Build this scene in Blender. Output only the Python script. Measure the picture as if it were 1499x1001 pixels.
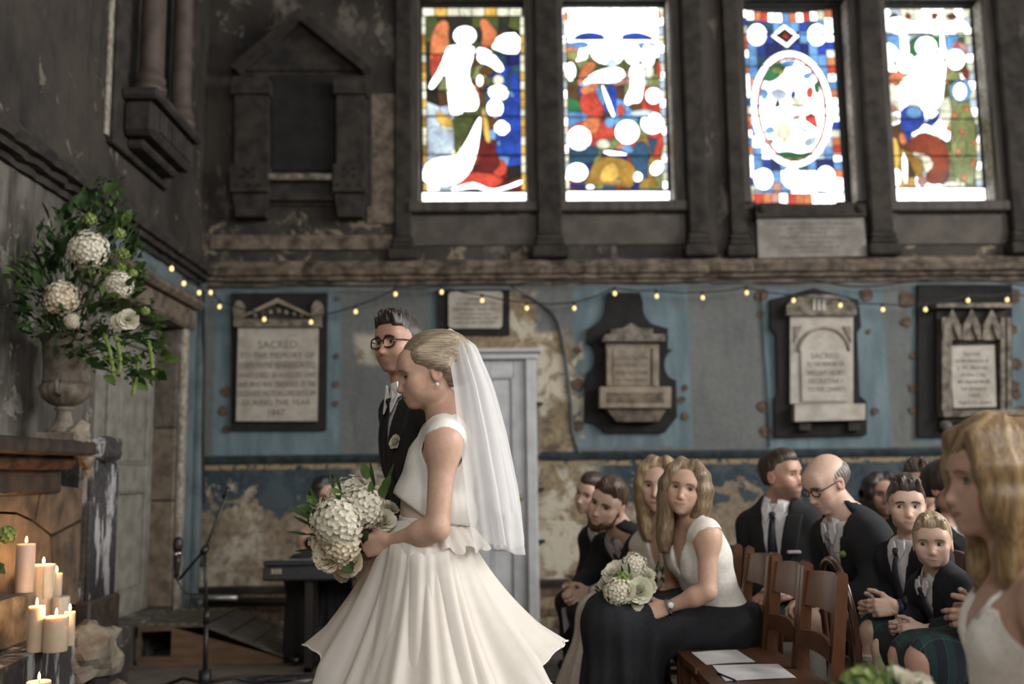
import bpy, bmesh, math, random
import numpy as np
from mathutils import Vector, Matrix, noise as mnoise
random.seed(7); RNG = np.random.default_rng(7)
for o in list(bpy.data.objects): bpy.data.objects.remove(o, do_unlink=True)
sc = bpy.context.scene
COL = sc.collection
# ------------------------------------------------------------------ camera
FPX, IW, IH = 1457.4, 1499.0, 1001.0
CAM = Vector((0, 0, 1.20))
yaw, pitch, roll = math.radians(1.16), math.atan(190 / FPX), math.radians(0.70)
FWD = Vector((math.sin(yaw) * math.cos(pitch), math.cos(yaw) * math.cos(pitch), math.sin(pitch)))
R0 = Vector((math.cos(yaw), -math.sin(yaw), 0)); U0 = R0.cross(FWD)
RGT = R0 * math.cos(roll) - U0 * math.sin(roll); UPV = RGT.cross(FWD)
cd = bpy.data.cameras.new('camera'); cam = bpy.data.objects.new('camera', cd); COL.objects.link(cam)
cam.matrix_world = Matrix(((RGT.x, UPV.x, -FWD.x, CAM.x), (RGT.y, UPV.y, -FWD.y, CAM.y), (RGT.z, UPV.z, -FWD.z, CAM.z), (0, 0, 0, 1)))
cd.sensor_width = 36; cd.lens = 35; cd.clip_start = 0.05
cd.dof.use_dof = True; cd.dof.focus_distance = 3.38; cd.dof.aperture_fstop = 1.55
sc.camera = cam
def ray(px, py): return FWD * FPX + RGT * (px - IW / 2) + UPV * (IH / 2 - py)
def onY(px, py, Y): d = ray(px, py); return CAM + d * ((Y - CAM.y) / d.y)
def onX(px, py, X): d = ray(px, py); return CAM + d * ((X - CAM.x) / d.x)
def onZ(px, py, Z): d = ray(px, py); return CAM + d * ((Z - CAM.z) / d.z)
YW, XL, XR, YR, ZC = 7.9, -2.32, 6.8, -1.6, 6.0      # back wall, left wall, right wall, rear wall, ceiling
# ------------------------------------------------------------------ world, lights, exposure
vs = sc.view_settings
vs.view_transform = 'Standard'; vs.look = 'None'; vs.gamma = 1.0; vs.use_curve_mapping = False
vs.exposure = 0.05
w = bpy.data.worlds.new('sky'); sc.world = w; w.use_nodes = True
w.node_tree.nodes['Background'].inputs[0].default_value = (0.75, 0.86, 1.0, 1)
w.node_tree.nodes['Background'].inputs[1].default_value = 1.0
def area(name, loc, target, sx, sy, energy, color):
    l = bpy.data.lights.new(name, 'AREA'); l.shape = 'RECTANGLE'; l.size = sx; l.size_y = sy
    l.energy = energy; l.color = color
    o = bpy.data.objects.new(name, l); COL.objects.link(o); o.location = loc
    d = Vector(target) - Vector(loc); o.rotation_euler = d.to_track_quat('-Z', 'Y').to_euler()
    return o
REARWIN = [(-0.5, 75), (2.1, 100), (4.4, 100)]
for (x, en) in REARWIN:      # daylight entering through the tall clear windows of the wall behind the camera; leftmost window added as fill for the bride's face
    area('window_and_fill_daylight', (x, YR - 0.35, 3.95), (x, YR + 5, 1.2), 1.2, 2.2, en, (1.0, 0.96, 0.91))
SIDEWIN = [0.2, 2.4, 4.6]
for y in SIDEWIN:            # and through the tall windows of the right wall
    area('window_and_fill_daylight', (XR + 0.35, y, 3.95), (XR - 5, y, 1.4), 1.3, 2.3, 250, (1.0, 0.97, 0.93))
# ------------------------------------------------------------------ node helpers
class S:
    """a node socket with arithmetic"""
    def __init__(s, nt, k): s.nt, s.k = nt, k
    def _m(s, op, b=None, c=None, clamp=False):
        n = s.nt.nodes.new('ShaderNodeMath'); n.operation = op; n.use_clamp = clamp
        for i, v in enumerate((s, b, c)):
            if v is None: continue
            if isinstance(v, S): s.nt.links.new(v.k, n.inputs[i])
            else: n.inputs[i].default_value = v
        return S(s.nt, n.outputs[0])
    def __add__(s, b): return s._m('ADD', b)
    def __sub__(s, b): return s._m('SUBTRACT', b)
    def __mul__(s, b): return s._m('MULTIPLY', b)
    __radd__ = __add__; __rmul__ = __mul__
    def mx(s, b): return s._m('MAXIMUM', b)
    def mn(s, b): return s._m('MINIMUM', b)
    def ab(s): return s._m('ABSOLUTE')
    def sin(s): return s._m('SINE')
    def step(s, a, b):       # smoothstep a..b (a may be > b)
        n = s.nt.nodes.new('ShaderNodeMapRange'); n.interpolation_type = 'SMOOTHSTEP'
        s.nt.links.new(s.k, n.inputs[0])
        lo, hi, t0, t1 = (a, b, 0, 1) if a < b else (b, a, 1, 0)
        for i, v in zip((1, 2, 3, 4), (lo, hi, t0, t1)): n.inputs[i].default_value = v
        return S(s.nt, n.outputs[0])
class MatB:
    def __init__(s, name):
        s.m = bpy.data.materials.new(name); s.m.use_nodes = True; s.nt = s.m.node_tree
        s.b = s.nt.nodes['Principled BSDF']; s.out = s.nt.nodes['Material Output']
        g = s.nt.nodes.new('ShaderNodeNewGeometry'); s.pos = S(s.nt, g.outputs['Position'])
        x = s.nt.nodes.new('ShaderNodeSeparateXYZ'); s.nt.links.new(s.pos.k, x.inputs[0])
        s.x, s.y, s.z = (S(s.nt, x.outputs[i]) for i in range(3))
    def vec(s, sx, sy, sz, src=None):
        n = s.nt.nodes.new('ShaderNodeVectorMath'); n.operation = 'MULTIPLY'
        s.nt.links.new((src or s.pos).k, n.inputs[0]); n.inputs[1].default_value = (sx, sy, sz)
        return S(s.nt, n.outputs[0])
    def objco(s):
        n = s.nt.nodes.new('ShaderNodeTexCoord'); return S(s.nt, n.outputs['Object'])
    def noise(s, scale, detail=4, rough=.55, v=None, dist=0.0):
        n = s.nt.nodes.new('ShaderNodeTexNoise'); s.nt.links.new((v or s.pos).k, n.inputs['Vector'])
        n.inputs['Scale'].default_value = scale; n.inputs['Detail'].default_value = detail
        n.inputs['Roughness'].default_value = rough; n.inputs['Distortion'].default_value = dist
        return S(s.nt, n.outputs['Fac'])
    def col(s, c):
        if isinstance(c, S): return c
        n = s.nt.nodes.new('ShaderNodeRGB'); n.outputs[0].default_value = (*c, 1); return S(s.nt, n.outputs[0])
    def mix(s, f, a, b):
        n = s.nt.nodes.new('ShaderNodeMix'); n.data_type = 'RGBA'
        if isinstance(f, S): s.nt.links.new(f.k, n.inputs[0])
        else: n.inputs[0].default_value = f
        for i, c in ((6, a), (7, b)):
            if isinstance(c, S): s.nt.links.new(c.k, n.inputs[i])
            else: n.inputs[i].default_value = (*c, 1)
        return S(s.nt, n.outputs[2])
    def box(s, u, v, u0, u1, v0, v1, e=.03):
        a = (u - u0).mn(u * -1 + u1); b = (v - v0).mn(v * -1 + v1)
        return a.mn(b).step(-e, e)
    def base(s, c):
        if isinstance(c, S): s.nt.links.new(c.k, s.b.inputs['Base Color'])
        else: s.b.inputs['Base Color'].default_value = (*c, 1)
    def rough(s, r): 
        if isinstance(r, S): s.nt.links.new(r.k, s.b.inputs['Roughness'])
        else: s.b.inputs['Roughness'].default_value = r
    def bump(s, h, strength=.4, dist=.01):
        n = s.nt.nodes.new('ShaderNodeBump'); n.inputs['Strength'].default_value = strength
        n.inputs['Distance'].default_value = dist
        s.nt.links.new(h.k, n.inputs['Height']); s.nt.links.new(n.outputs[0], s.b.inputs['Normal'])
    def set(s, **kw):
        for k, v in kw.items(): s.b.inputs[k.replace('_', ' ')].default_value = v
        return s
MATS = {}
def simple(name, c, rough=.6, var=.25, scale=30, bump=.15, metal=0, stretch=(1, 1, 1), c2=None, objsp=False, detail=4):
    """procedural two-tone noise material"""
    if name in MATS: return MATS[name]
    b = MatB(name); v = b.vec(*stretch, src=b.objco() if objsp else None)
    n = b.noise(scale, detail, .6, v)
    lo = c2 or tuple(x * (1 - var) for x in c); hi = c if c2 else tuple(min(1, x * (1 + var)) for x in c)
    b.base(b.mix(n.step(.3, .7), lo, hi)); b.rough(rough); b.set(Metallic=metal)
    if bump: b.bump(n, bump, .004)
    MATS[name] = b.m; return b.m
# ------------------------------------------------------------------ object helpers
ROOT = {}
def tag(o, label=None, cat=None, group=None, kind=None):
    if label: o['label'] = label
    if cat: o['category'] = cat
    if group: o['group'] = group
    if kind: o['kind'] = kind
    return o
def thing(name, label, cat, loc=(0, 0, 0), group=None, kind=None):
    o = bpy.data.objects.new(name, None); COL.objects.link(o); o.location = loc; o.empty_display_size = .05
    ROOT[o] = Vector(loc); return tag(o, label, cat, group, kind)
def worldloc(o):
    v = Vector((0, 0, 0))
    while o is not None: v = v + o.location; o = o.parent
    return v
def finish(me, name, mat, parent, smooth):
    if mat is not None:
        for m in (mat if isinstance(mat, (list, tuple)) else [mat]): me.materials.append(m)
    if smooth: me.polygons.foreach_set('use_smooth', np.ones(len(me.polygons), dtype=bool))
    me.update()
    o = bpy.data.objects.new(name, me); COL.objects.link(o)
    if parent is not None: o.parent = parent
    return o
def obj(name, verts, faces, mat, parent=None, smooth=False, mi=None):
    """world-space verts -> ONE mesh object (unrotated roots: local = world - root location)"""
    off = worldloc(parent) if parent is not None else Vector((0, 0, 0))
    if parent is None and len(verts):
        a = np.asarray(verts, float).reshape(-1, 3); lo, hi = a.min(0), a.max(0)
        off = Vector(((lo[0] + hi[0]) / 2, (lo[1] + hi[1]) / 2, lo[2]))
    a = np.asarray(verts, dtype=float).reshape(-1, 3) - np.array(off)
    me = bpy.data.meshes.new(name)
    if isinstance(faces, np.ndarray):
        n = len(faces); me.vertices.add(len(a)); me.vertices.foreach_set('co', a.astype(np.float32).ravel())
        me.loops.add(n * 4); me.loops.foreach_set('vertex_index', faces.astype(np.int32).ravel())
        me.polygons.add(n); me.polygons.foreach_set('loop_start', np.arange(0, n * 4, 4, dtype=np.int32))
        me.update(calc_edges=True)
    else: me.from_pydata([tuple(v) for v in a], [], [tuple(f) for f in faces])
    if mi is not None: me.polygons.foreach_set('material_index', np.asarray(mi, dtype=np.int32))
    o = finish(me, name, mat, parent, smooth)
    if parent is None: o.location = off
    return o
class MB:
    """collects shapes for one mesh"""
    def __init__(s): s.v, s.f, s.m = [], [], []
    def add(s, v, f, m=0):
        k = len(s.v); s.v += [Vector(p) for p in v]; s.f += [tuple(i + k for i in q) for q in f]; s.m += [m] * len(f); return s
    def box(s, a, b, m=0, bev=0.0):
        x0, y0, z0 = (min(p, q) for p, q in zip(a, b)); x1, y1, z1 = (max(p, q) for p, q in zip(a, b))
        if not bev:
            v = [(x, y, z) for x in (x0, x1) for y in (y0, y1) for z in (z0, z1)]
            return s.add(v, [(0, 1, 3, 2), (4, 6, 7, 5), (0, 4, 5, 1), (2, 3, 7, 6), (0, 2, 6, 4), (1, 5, 7, 3)], m)
        e = min(bev, (x1 - x0) / 2.1, (y1 - y0) / 2.1, (z1 - z0) / 2.1)
        bm = bmesh.new(); bmesh.ops.create_cube(bm, size=1)
        for q in bm.verts: q.co = Vector(((x0 + x1) / 2 + q.co.x * (x1 - x0), (y0 + y1) / 2 + q.co.y * (y1 - y0), (z0 + z1) / 2 + q.co.z * (z1 - z0)))
        bmesh.ops.bevel(bm, geom=bm.edges[:], offset=e, segments=1, affect='EDGES')
        bm.verts.index_update(); s.add([q.co.copy() for q in bm.verts], [[q.index for q in f.verts] for f in bm.faces], m); bm.free(); return s
    def tube(s, pts, r, seg=8, m=0, caps=True):
        pts = [Vector(p) for p in pts]; n = len(pts); rs = r if isinstance(r, (list, tuple)) else [r] * n
        ring = []; up = None
        for i, p in enumerate(pts):
            t = (pts[min(i + 1, n - 1)] - pts[max(i - 1, 0)]).normalized()
            if up is None: up = Vector((0, 0, 1)) if abs(t.z) < .9 else Vector((1, 0, 0))
            a = t.cross(up).normalized(); up = a.cross(t).normalized()
            ring.append([p + (a * math.cos(2 * math.pi * k / seg) + up * math.sin(2 * math.pi * k / seg)) * rs[i] for k in range(seg)])
        v = [q for rr in ring for q in rr]
        f = [(i * seg + k, i * seg + (k + 1) % seg, (i + 1) * seg + (k + 1) % seg, (i + 1) * seg + k) for i in range(n - 1) for k in range(seg)]
        if caps: f += [tuple(range(seg - 1, -1, -1)), tuple((n - 1) * seg + k for k in range(seg))]
        return s.add(v, f, m)
    def lathe(s, c, prof, seg=24, m=0, flute=None):
        """prof: (radius, z) pairs about the vertical through c"""
        c = Vector(c); v = []
        for (r, z) in prof:
            for k in range(seg):
                a = 2 * math.pi * k / seg; rr = r * (flute(k, z) if flute else 1)
                v.append(c + Vector((rr * math.cos(a), rr * math.sin(a), z)))
        n = len(prof)
        f = [(i * seg + k, i * seg + (k + 1) % seg, (i + 1) * seg + (k + 1) % seg, (i + 1) * seg + k) for i in range(n - 1) for k in range(seg)]
        f += [tuple(range(seg - 1, -1, -1)), tuple((n - 1) * seg + k for k in range(seg))]
        return s.add(v, f, m)
    def prism(s, poly, d, m=0):
        """poly: 3D planar points, extruded by vector d"""
        poly = [Vector(p) for p in poly]; n = len(poly); d = Vector(d)
        nrm = Vector((0, 0, 0))
        for i in range(n): nrm += poly[i].cross(poly[(i + 1) % n])
        if nrm.dot(d) > 0: poly = poly[::-1]
        v = poly + [p + d for p in poly]
        f = [tuple(range(n)), tuple(range(2 * n - 1, n - 1, -1))] + [(i, n + i, n + (i + 1) % n, (i + 1) % n) for i in range(n)]
        return s.add(v, f, m)
    def build(s, name, mat, parent=None, smooth=False): return obj(name, s.v, s.f, mat, parent, smooth, s.m)
def sub_of(o): return o
def text_mesh(name, lines, center, width, height, mat, parent, normal='-Y', bold=1.0):
    """raised lettering standing on a wall face; each entry (text, relative size); fitted in width x height"""
    out = MB(); tot = sum(l[1] for l in lines) * 1.45; sz = height / tot; z = center[2] + height / 2
    for t, rs in lines:
        cu = bpy.data.curves.new('t', 'FONT'); cu.body = t; cu.size = sz * rs * 1.25; cu.align_x = 'CENTER'; cu.extrude = .0015
        cu.offset = 0; cu.resolution_u = 2
        to = bpy.data.objects.new('t', cu); COL.objects.link(to)
        me = to.to_mesh(); z -= sz * rs * 1.45
        if len(me.vertices):
            xs = [v.co.x for v in me.vertices]; wd = max(xs) - min(xs); kx = min(1.0, width / max(wd, 1e-6)) if rs < 9 else 1
            mid = (max(xs) + min(xs)) / 2
            V = []
            for v in me.vertices:
                a, b, c = (v.co.x - mid) * kx, v.co.y, v.co.z
                V.append((center[0] + a, center[1] - c, z + b + sz * rs * .2) if normal == '-Y' else (center[0] + c, center[1] + a, z + b + sz * rs * .2))
            out.add(V, [list(p.vertices) for p in me.polygons])
        to.to_mesh_clear(); bpy.data.objects.remove(to); bpy.data.curves.remove(cu)
    o = out.build(name, mat, parent); o['kind'] = 'stuff'; return o
# ================================================================== STRUCTURE
def WX(px, py=600): return onY(px, py, YW).x
def WZ(py, px=800): return onY(px, py, YW).z
ZCOR0, ZCOR1, ZDADO = WZ(413), WZ(388), WZ(666)
# ---- wall materials
def plaster_back():
    b = MatB('old_painted_plaster'); x, z = b.x, b.z
    n1 = b.noise(1.3, 6, .62); n2 = b.noise(4.5, 6, .65, dist=.6); n3 = b.noise(22, 5, .6); ns = b.noise(9, 5, .6, b.vec(1, 1, .22))
    wx = x + (n2 - .5) * .10; wz = z + (n2 - .5) * .10
    grey = b.mix((n3 * .4 + n1 * .6).step(.3, .7), (.105, .116, .115), (.155, .165, .160)); grey = b.mix((ns.step(.5, .75)) * .6, grey, (.075, .08, .078))
    blue = b.mix(ns.step(.35, .7), (.100, .148, .172), (.160, .222, .250)); blue = b.mix(n2.step(.58, .72) * .6, blue, (.09, .14, .16))
    m = None
    for (a, c, t, u) in ((316, 500, 424, 668), (838, 1006, 420, 656), (1112, 1292, 424, 658), (1328, 1510, 416, 650), (628, 752, 424, 500)):
        q = b.box(x + (n3 - .5) * .03, z + (n3 - .5) * .03, WX(a, t), WX(c, t), WZ(u, a), WZ(t, a), .02); m = q if m is None else m.mx(q)
    mid = b.mix(m, grey, blue)
    # bare render round the door and peeling holes
    tan = b.mix(n3.step(.3, .7), (.17, .125, .075), (.33, .26, .165)); tan = b.mix(n2.step(.47, .56), tan, (.50, .46, .37)); tan = b.mix(n1.step(.56, .66), tan, (.095, .07, .05))
    dr = b.box(wx, wz, WX(786), WX(838), -1, WZ(500), .05).mx(b.box(wx, wz, WX(640), WX(830), WZ(516), WZ(486), .03)).mx(b.box(wx, wz, WX(742), WX(786), WZ(495), WZ(424), .04))
    dr = dr.mx(b.box(wx, wz, WX(833), WX(856), WZ(640), WZ(500), .03) * n2.step(.46, .52))
    dr = dr.mx(b.box(wx, wz, WX(522, 510), WX(562, 510), WZ(532, 540), WZ(488, 540), .04) * .75)
    holes = n2.step(.66, .68) * (m * .6 + .25)
    mid = b.mix(dr, mid, tan); mid = b.mix(holes, mid, (.20, .15, .10))
    # below the dado: dark blue paint flaking off brown and cream render
    lt = WX(860)
    keep = n2 * .75 + n1 * .35 + (z - .95) * .36 + x.step(WX(1080), WX(1200)) * .13
    low = b.mix(n3.step(.3, .7), (.15, .115, .08), (.27, .215, .15)); low = b.mix(b.noise(2.6, 7, .7).step(.5, .6), low, (.40, .36, .29)); low = b.mix(ns.step(.55, .7) * .5, low, (.07, .055, .04))
    dblue = b.mix(n3.step(.3, .7), (.016, .028, .040), (.036, .058, .075)); dblue = b.mix(n2.step(.45, .65), dblue, (.055, .078, .09))
    low = b.mix(keep.step(.53, .56), low, dblue)
    low = b.mix(b.box(wx, wz, WX(786), WX(870), -1, WZ(680), .10), low, tan)
    low = b.mix(b.box(wx, wz, WX(520), WX(575), WZ(722), WZ(684), .05) * n2.step(.38, .46), low, (.42, .37, .30)); low = b.mix(b.box(z, z, WZ(682), WZ(675), WZ(682), WZ(675), .008) * n3.step(.4, .5), low, (.30, .22, .12))
    # above the cornice: brown, sooty, scraped, and painted darker to imitate light fading upward
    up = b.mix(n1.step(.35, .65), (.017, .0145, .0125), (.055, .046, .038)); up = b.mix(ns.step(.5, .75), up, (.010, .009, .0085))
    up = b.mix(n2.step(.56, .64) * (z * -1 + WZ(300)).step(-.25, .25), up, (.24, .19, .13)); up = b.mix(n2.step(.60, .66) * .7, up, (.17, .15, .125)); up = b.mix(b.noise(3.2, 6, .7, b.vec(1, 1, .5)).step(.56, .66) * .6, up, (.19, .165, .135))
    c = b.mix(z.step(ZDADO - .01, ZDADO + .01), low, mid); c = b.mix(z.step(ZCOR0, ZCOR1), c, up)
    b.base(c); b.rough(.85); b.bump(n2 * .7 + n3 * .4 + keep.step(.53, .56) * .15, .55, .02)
    return b.m
def plaster_left():
    b = MatB('sooty_shaded_plaster_side_wall'); z, y = b.z, b.y
    n1 = b.noise(1.6, 6, .65); n2 = b.noise(5, 6, .68, dist=.5); n3 = b.noise(24, 4, .6); ns = b.noise(8, 6, .65, b.vec(1, 1, .2))
    lo = b.mix(ns.step(.35, .7), (.050, .043, .036), (.155, .142, .122)); lo = b.mix(n2.step(.56, .63), lo, (.28, .262, .232)); lo = b.mix(n1.step(.56, .64) * .7, lo, (.055, .042, .032))
    bl = b.mix(n2.step(.4, .6), (.085, .115, .13), (.13, .17, .185)); lo = b.mix((y + (n2 - .5) * .3).step(7.42, 7.5), lo, bl)
    bl2 = (z + (n2 - .5) * .2).step(2.3, 2.42); lo = b.mix(bl2 * y.step(5.6, 6.0), lo, bl)
    up = b.mix(n1.step(.35, .65), (.015, .0125, .0105), (.048, .039, .031)); up = b.mix(ns.step(.52, .75), up, (.010, .009, .008)); up = b.mix(n2.step(.6, .66) * .8, up, (.17, .145, .115))  # upper plaster colour lowered to stand for the light fading with height
    c = b.mix(z.step(ZCOR0 - .05, ZCOR1), lo, up); b.base(c); b.rough(.88); b.bump(n2 * .8 + n3 * .4, .6, .025); return b.m
M_back, M_left = plaster_back(), plaster_left()
M_stone = simple('weathered_brown_stone', (.20, .155, .115), .85, .5, 9, .5, c2=(.045, .036, .028), detail=8)
M_stone2 = simple('shade_darkened_stone', (.044, .036, .029), .9, .5, 8, .5, c2=(.011, .0098, .0088), detail=8)  # stone colour darkened to imitate dim light on the high monuments
M_brick = simple('old_brown_brick', (.20, .13, .085), .9, .4, 18, .5, c2=(.07, .05, .036), detail=6)
M_floor = simple('worn_concrete_floor', (.165, .14, .115), .75, .3, 3.5, .25, c2=(.085, .072, .06), detail=9)
M_ceil = simple('plain_plaster_ceiling', (.35, .33, .30), .9, .2, 3, 0)
M_rail = simple('dark_blue_rail_paint', (.020, .032, .040), .6, .5, 14, .2)
M_cream = simple('flaking_cream_paint', (.42, .39, .33), .7, .3, 25, .3, c2=(.18, .155, .12))
M_black = simple('black_metal', (.012, .012, .013), .45, .2, 30, 0)
def struct(o): o['kind'] = 'structure'; return o
struct(MB().box((XL - .6, YR - .6, -.1), (XR + .6, YW + .6, 0)).build('floor', M_floor))
struct(MB().box((XL - .6, YR - .6, ZC), (XR + .6, YW + .6, ZC + .1)).build('ceiling', M_ceil))
# ---- windows layout (glass plane) from the photograph
YG = YW + .17
WINS = [(618, 768, 10, 303), (826, 977, 10, 302), (1088, 1237, 10, 301), (1293, 1432, 12, 302)]
WREC = []
for (a, c, t, u) in WINS:
    m = (t + u) / 2
    WREC.append((onY(a, m, YG).x, onY(c, m, YG).x, onY((a + c) / 2, u, YG).z, onY((a + c) / 2, t, YG).z))
wb = MB(); x = XL - .5; T = .45
zs = min(r[2] for r in WREC) - .03; zt = max(r[3] for r in WREC) + .03
wb.box((XL - .5, YW, 0), (XR + .5, YW + T, zs)).box((XL - .5, YW, zt), (XR + .5, YW + T, ZC))
for r in WREC: wb.box((x, YW, zs), (r[0] - .03, YW + T, zt)); x = r[1] + .03
wb.box((x, YW, zs), (XR + .5, YW + T, zt))
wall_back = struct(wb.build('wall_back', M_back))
# bricks bared along the foot of the back wall (each brick its own piece)
bm0 = MB().box((-.108, -.012, -.032), (.108, .02, .032), 0, .006)
brick_me = None; xx = XL + .12; k = 0
for row in range(4):
    xx = XL + .12 + (.115 if row % 2 else 0)
    while xx < 3.4:
        if not (WX(640) < xx < WX(796)):
            if brick_me is None:
                bo = bm0.build('brick', M_brick, wall_back); brick_me = bo.data
                bo.data.transform(Matrix.Translation(worldloc(wall_back)))
            else: bo = bpy.data.objects.new('brick', brick_me); COL.objects.link(bo); bo.parent = wall_back
            bo.location = Vector((xx, YW - .004 + random.uniform(-.006, .006), .045 + row * .075)) - wall_back.location
            bo.rotation_euler = (0, random.uniform(-.02, .02), random.uniform(-.03, .03))
        xx += .232
# left wall with the recessed doorway
DY0, DY1, DZ0, DZ1 = 5.85, 7.42, .26, onX(267, 481, XL).z
wl = MB().box((XL - .5, YR - .5, 0), (XL, DY0, ZC)).box((XL - .5, DY1, 0), (XL, YW, ZC)).box((XL - .5, DY0, DZ1), (XL, DY1, ZC)).box((XL - .5, DY0, 0), (XL, DY1, DZ0)).box((XL - .5, DY0, DZ0), (XL - .22, DY1, DZ1))
wall_left = struct(wl.build('wall_left', M_left))
# rear wall behind the camera with tall clear windows (leftmost added for fill light), right wall with the open entrance
wr = MB(); x = XL - .5
for (cx, hw) in REARWIN: wr.box((x, YR - .4, 0), (cx - .65, YR, ZC)); wr.box((cx - .65, YR - .4, 0), (cx + .65, YR, 2.75)); wr.box((cx - .65, YR - .4, 5.15), (cx + .65, YR, ZC)); x = cx + .65
wr.box((x, YR - .4, 0), (XR + .5, YR, ZC)); struct(wr.build('wall_rear', M_left))
wq = MB(); y = YR
for yy in SIDEWIN: wq.box((XR, y, 0), (XR + .4, yy - .7, ZC)).box((XR, yy - .7, 0), (XR + .4, yy + .7, 2.75)).box((XR, yy - .7, 5.15), (XR + .4, yy + .7, ZC)); y = yy + .7
struct(wq.box((XR, y, 0), (XR + .4, YW, ZC)).build('wall_right', M_left))
# ---- trims on the back wall
tn = [0]
def trim(mb, mat, smooth=False):
    tn[0] += 1; return struct(mb.build('trim_%d' % tn[0], mat, None, smooth))
def moulding_x(x0, x1, steps, mat, jag=0.0, seed=0):
    """horizontal moulding on the back wall, profile steps = (z, projection); worn edges"""
    rnd = random.Random(seed); n = max(2, int((x1 - x0) / .09)); mb = MB(); V = []; m = len(steps)
    for i in range(n + 1):
        xx = x0 + (x1 - x0) * i / n; wv = rnd.random() ** 3
        for (z, p) in steps: V.append((xx, YW - max(.004, p - jag * wv * rnd.random()), z + rnd.uniform(-1, 1) * jag * .07))
    F = [(i * m + k, (i + 1) * m + k, (i + 1) * m + k + 1, i * m + k + 1) for i in range(n) for k in range(m - 1)]
    F = [f[::-1] for f in F] if False else F
    return mb.add(V, F)
zc = ZCOR0
trim(moulding_x(XL, XR, [(zc - .02, 0), (zc - .02, .03), (zc + .015, .035), (zc + .02, .075), (zc + .05, .085), (zc + .055, .12), (zc + .10, .14), (zc + .125, .10), (zc + .17, .07), (zc + .19, .0)], M_stone, .05, 3), M_stone)
for (xa, xb) in ((XL, WX(640) - .0), (WX(790) + .0, XR)): trim(moulding_x(xa, xb, [(ZDADO - .035, 0), (ZDADO - .035, .022), (ZDADO + .0, .034), (ZDADO + .02, .018), (ZDADO + .025, 0)], M_rail, .006, 5), M_rail)
zsk = WZ(851)
trim(moulding_x(WX(786), XR, [(zsk - .03, 0), (zsk - .03, .05), (zsk, .06), (zsk + .012, .04), (zsk + .02, 0)], M_stone2, .01, 8), M_stone2)
trim(moulding_x(XL, WX(640), [(zsk - .05, 0), (zsk - .05, .04), (zsk - .01, .05), (zsk, 0)], M_stone2, .01, 9), M_stone2)
# cornice on the left wall
rnd = random.Random(11); V = []; st = [(zc - .02, 0), (zc - .02, .03), (zc + .015, .035), (zc + .02, .075), (zc + .05, .085), (zc + .055, .12), (zc + .10, .14), (zc + .125, .10), (zc + .17, .07), (zc + .19, 0)]
n = 110
for i in range(n + 1):
    yy = 0.5 + (YW - .5) * i / n; wv = rnd.random() ** 3
    for (z, p) in st: V.append((XL + max(.004, p - .03 * wv * rnd.random()), yy, z + rnd.uniform(-.003, .003)))
m = len(st)
trim(MB().add(V, [(i * m + k, i * m + k + 1, (i + 1) * m + k + 1, (i + 1) * m + k) for i in range(n) for k in range(m - 1)]), M_stone2)
# string course + corner strip + pilasters with bases
def pil(px0, px1, proj, mat, ztop=ZC - .3):
    a, c = WX(px0, 370), WX(px1, 370); z0 = ZCOR1 + .06
    mb = MB().box((a, YW - proj, z0 + .17), (c, YW + .01, ztop), 0, .012)
    mb.box((a - .05, YW - proj - .05, z0 - .02), (c + .05, YW + .01, z0 + .07), 0, .012).box((a - .03, YW - proj - .03, z0 + .07), (c + .03, YW + .01, z0 + .12), 0, .02).box((a - .015, YW - proj - .015, z0 + .12), (c + .015, YW + .01, z0 + .17), 0, .012)
    trim(mb, mat)
for a, c, p, m in ((578, 603, .05, M_stone2), (787, 822, .10, M_stone2), (1007, 1035, .11, M_stone2), (1069, 1092, .07, M_stone2), (1272, 1304, .10, M_stone2), (1478, 1510, .10, M_stone2)): pil(a, c, p, m)
# dark timber window surrounds, sills and apron panels
M_frame = simple('dark_stained_timber', (.055, .046, .038), .7, .4, 20, .25, stretch=(1, 1, .15))
for i, r in enumerate(WREC):
    x0, x1, z0, z1 = r; mb = MB()
    mb.box((x0 - .09, YW - .03, z0 - .02), (x0 - .012, YW + .05, z1 + .10), 0, .008).box((x1 + .012, YW - .03, z0 - .02), (x1 + .09, YW + .05, z1 + .10), 0, .008)
    mb.box((x0 - .09, YW - .03, z1 + .012), (x1 + .09, YW + .05, z1 + .10), 0, .008)
    trim(mb, M_frame)
    if i != 2:
        mb = MB().box((x0 - .1, YW - .075, z0 - .10), (x1 + .1, YW + .16, z0 - .012), 0, .012); trim(mb, M_frame)
        mb = MB().box((x0 - .08, YW - .02, z0 - .37), (x1 + .08, YW + .01, z0 - .12), 0, .008); trim(mb, simple('apron_board', (.10, .086, .072), .8, .35, 6, .3, c2=(.055, .048, .042), detail=7))
    # pale plaster reveal on the right of the opening
    mb = MB().box((x1 + .004, YW + .02, z0), (x1 + .03, YG + .02, z1)); trim(mb, M_cream)
# corner quoin strip and conduit
mb = MB().box((XL, YW - .10, 0), (XL + .05, YW, ZCOR0), 0, .01); trim(mb, M_left)
# doorway trim on the left wall (white flaking architrave, lintel)
tz = DZ1
trim(MB().box((XL - .01, DY1 + .005, .05), (XL + .03, DY1 + .10, tz + .10), 0, .008), M_cream)
trim(MB().box((XL - .01, DY0 - .3, tz), (XL + .06, DY1 + .16, tz + .16), 0, .02).box((XL - .01, DY0 - .3, tz + .16), (XL + .12, DY1 + .2, tz + .24), 0, .03), M_stone)
for (z0, z1, c) in ((DZ0, 1.02, (.17, .13, .095)), (1.02, 1.55, (.13, .105, .08)), (1.55, tz - .005, (.10, .085, .07))):    # masonry blocks of the jamb reveal
    trim(MB().box((XL - .215, DY1 - .035, z0 + .004), (XL - .012, DY1 + .002, z1 - .004), 0, .008), simple('jamb_block_%d' % int(z0 * 100), c, .85, .4, 12, .5, detail=7))
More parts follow.
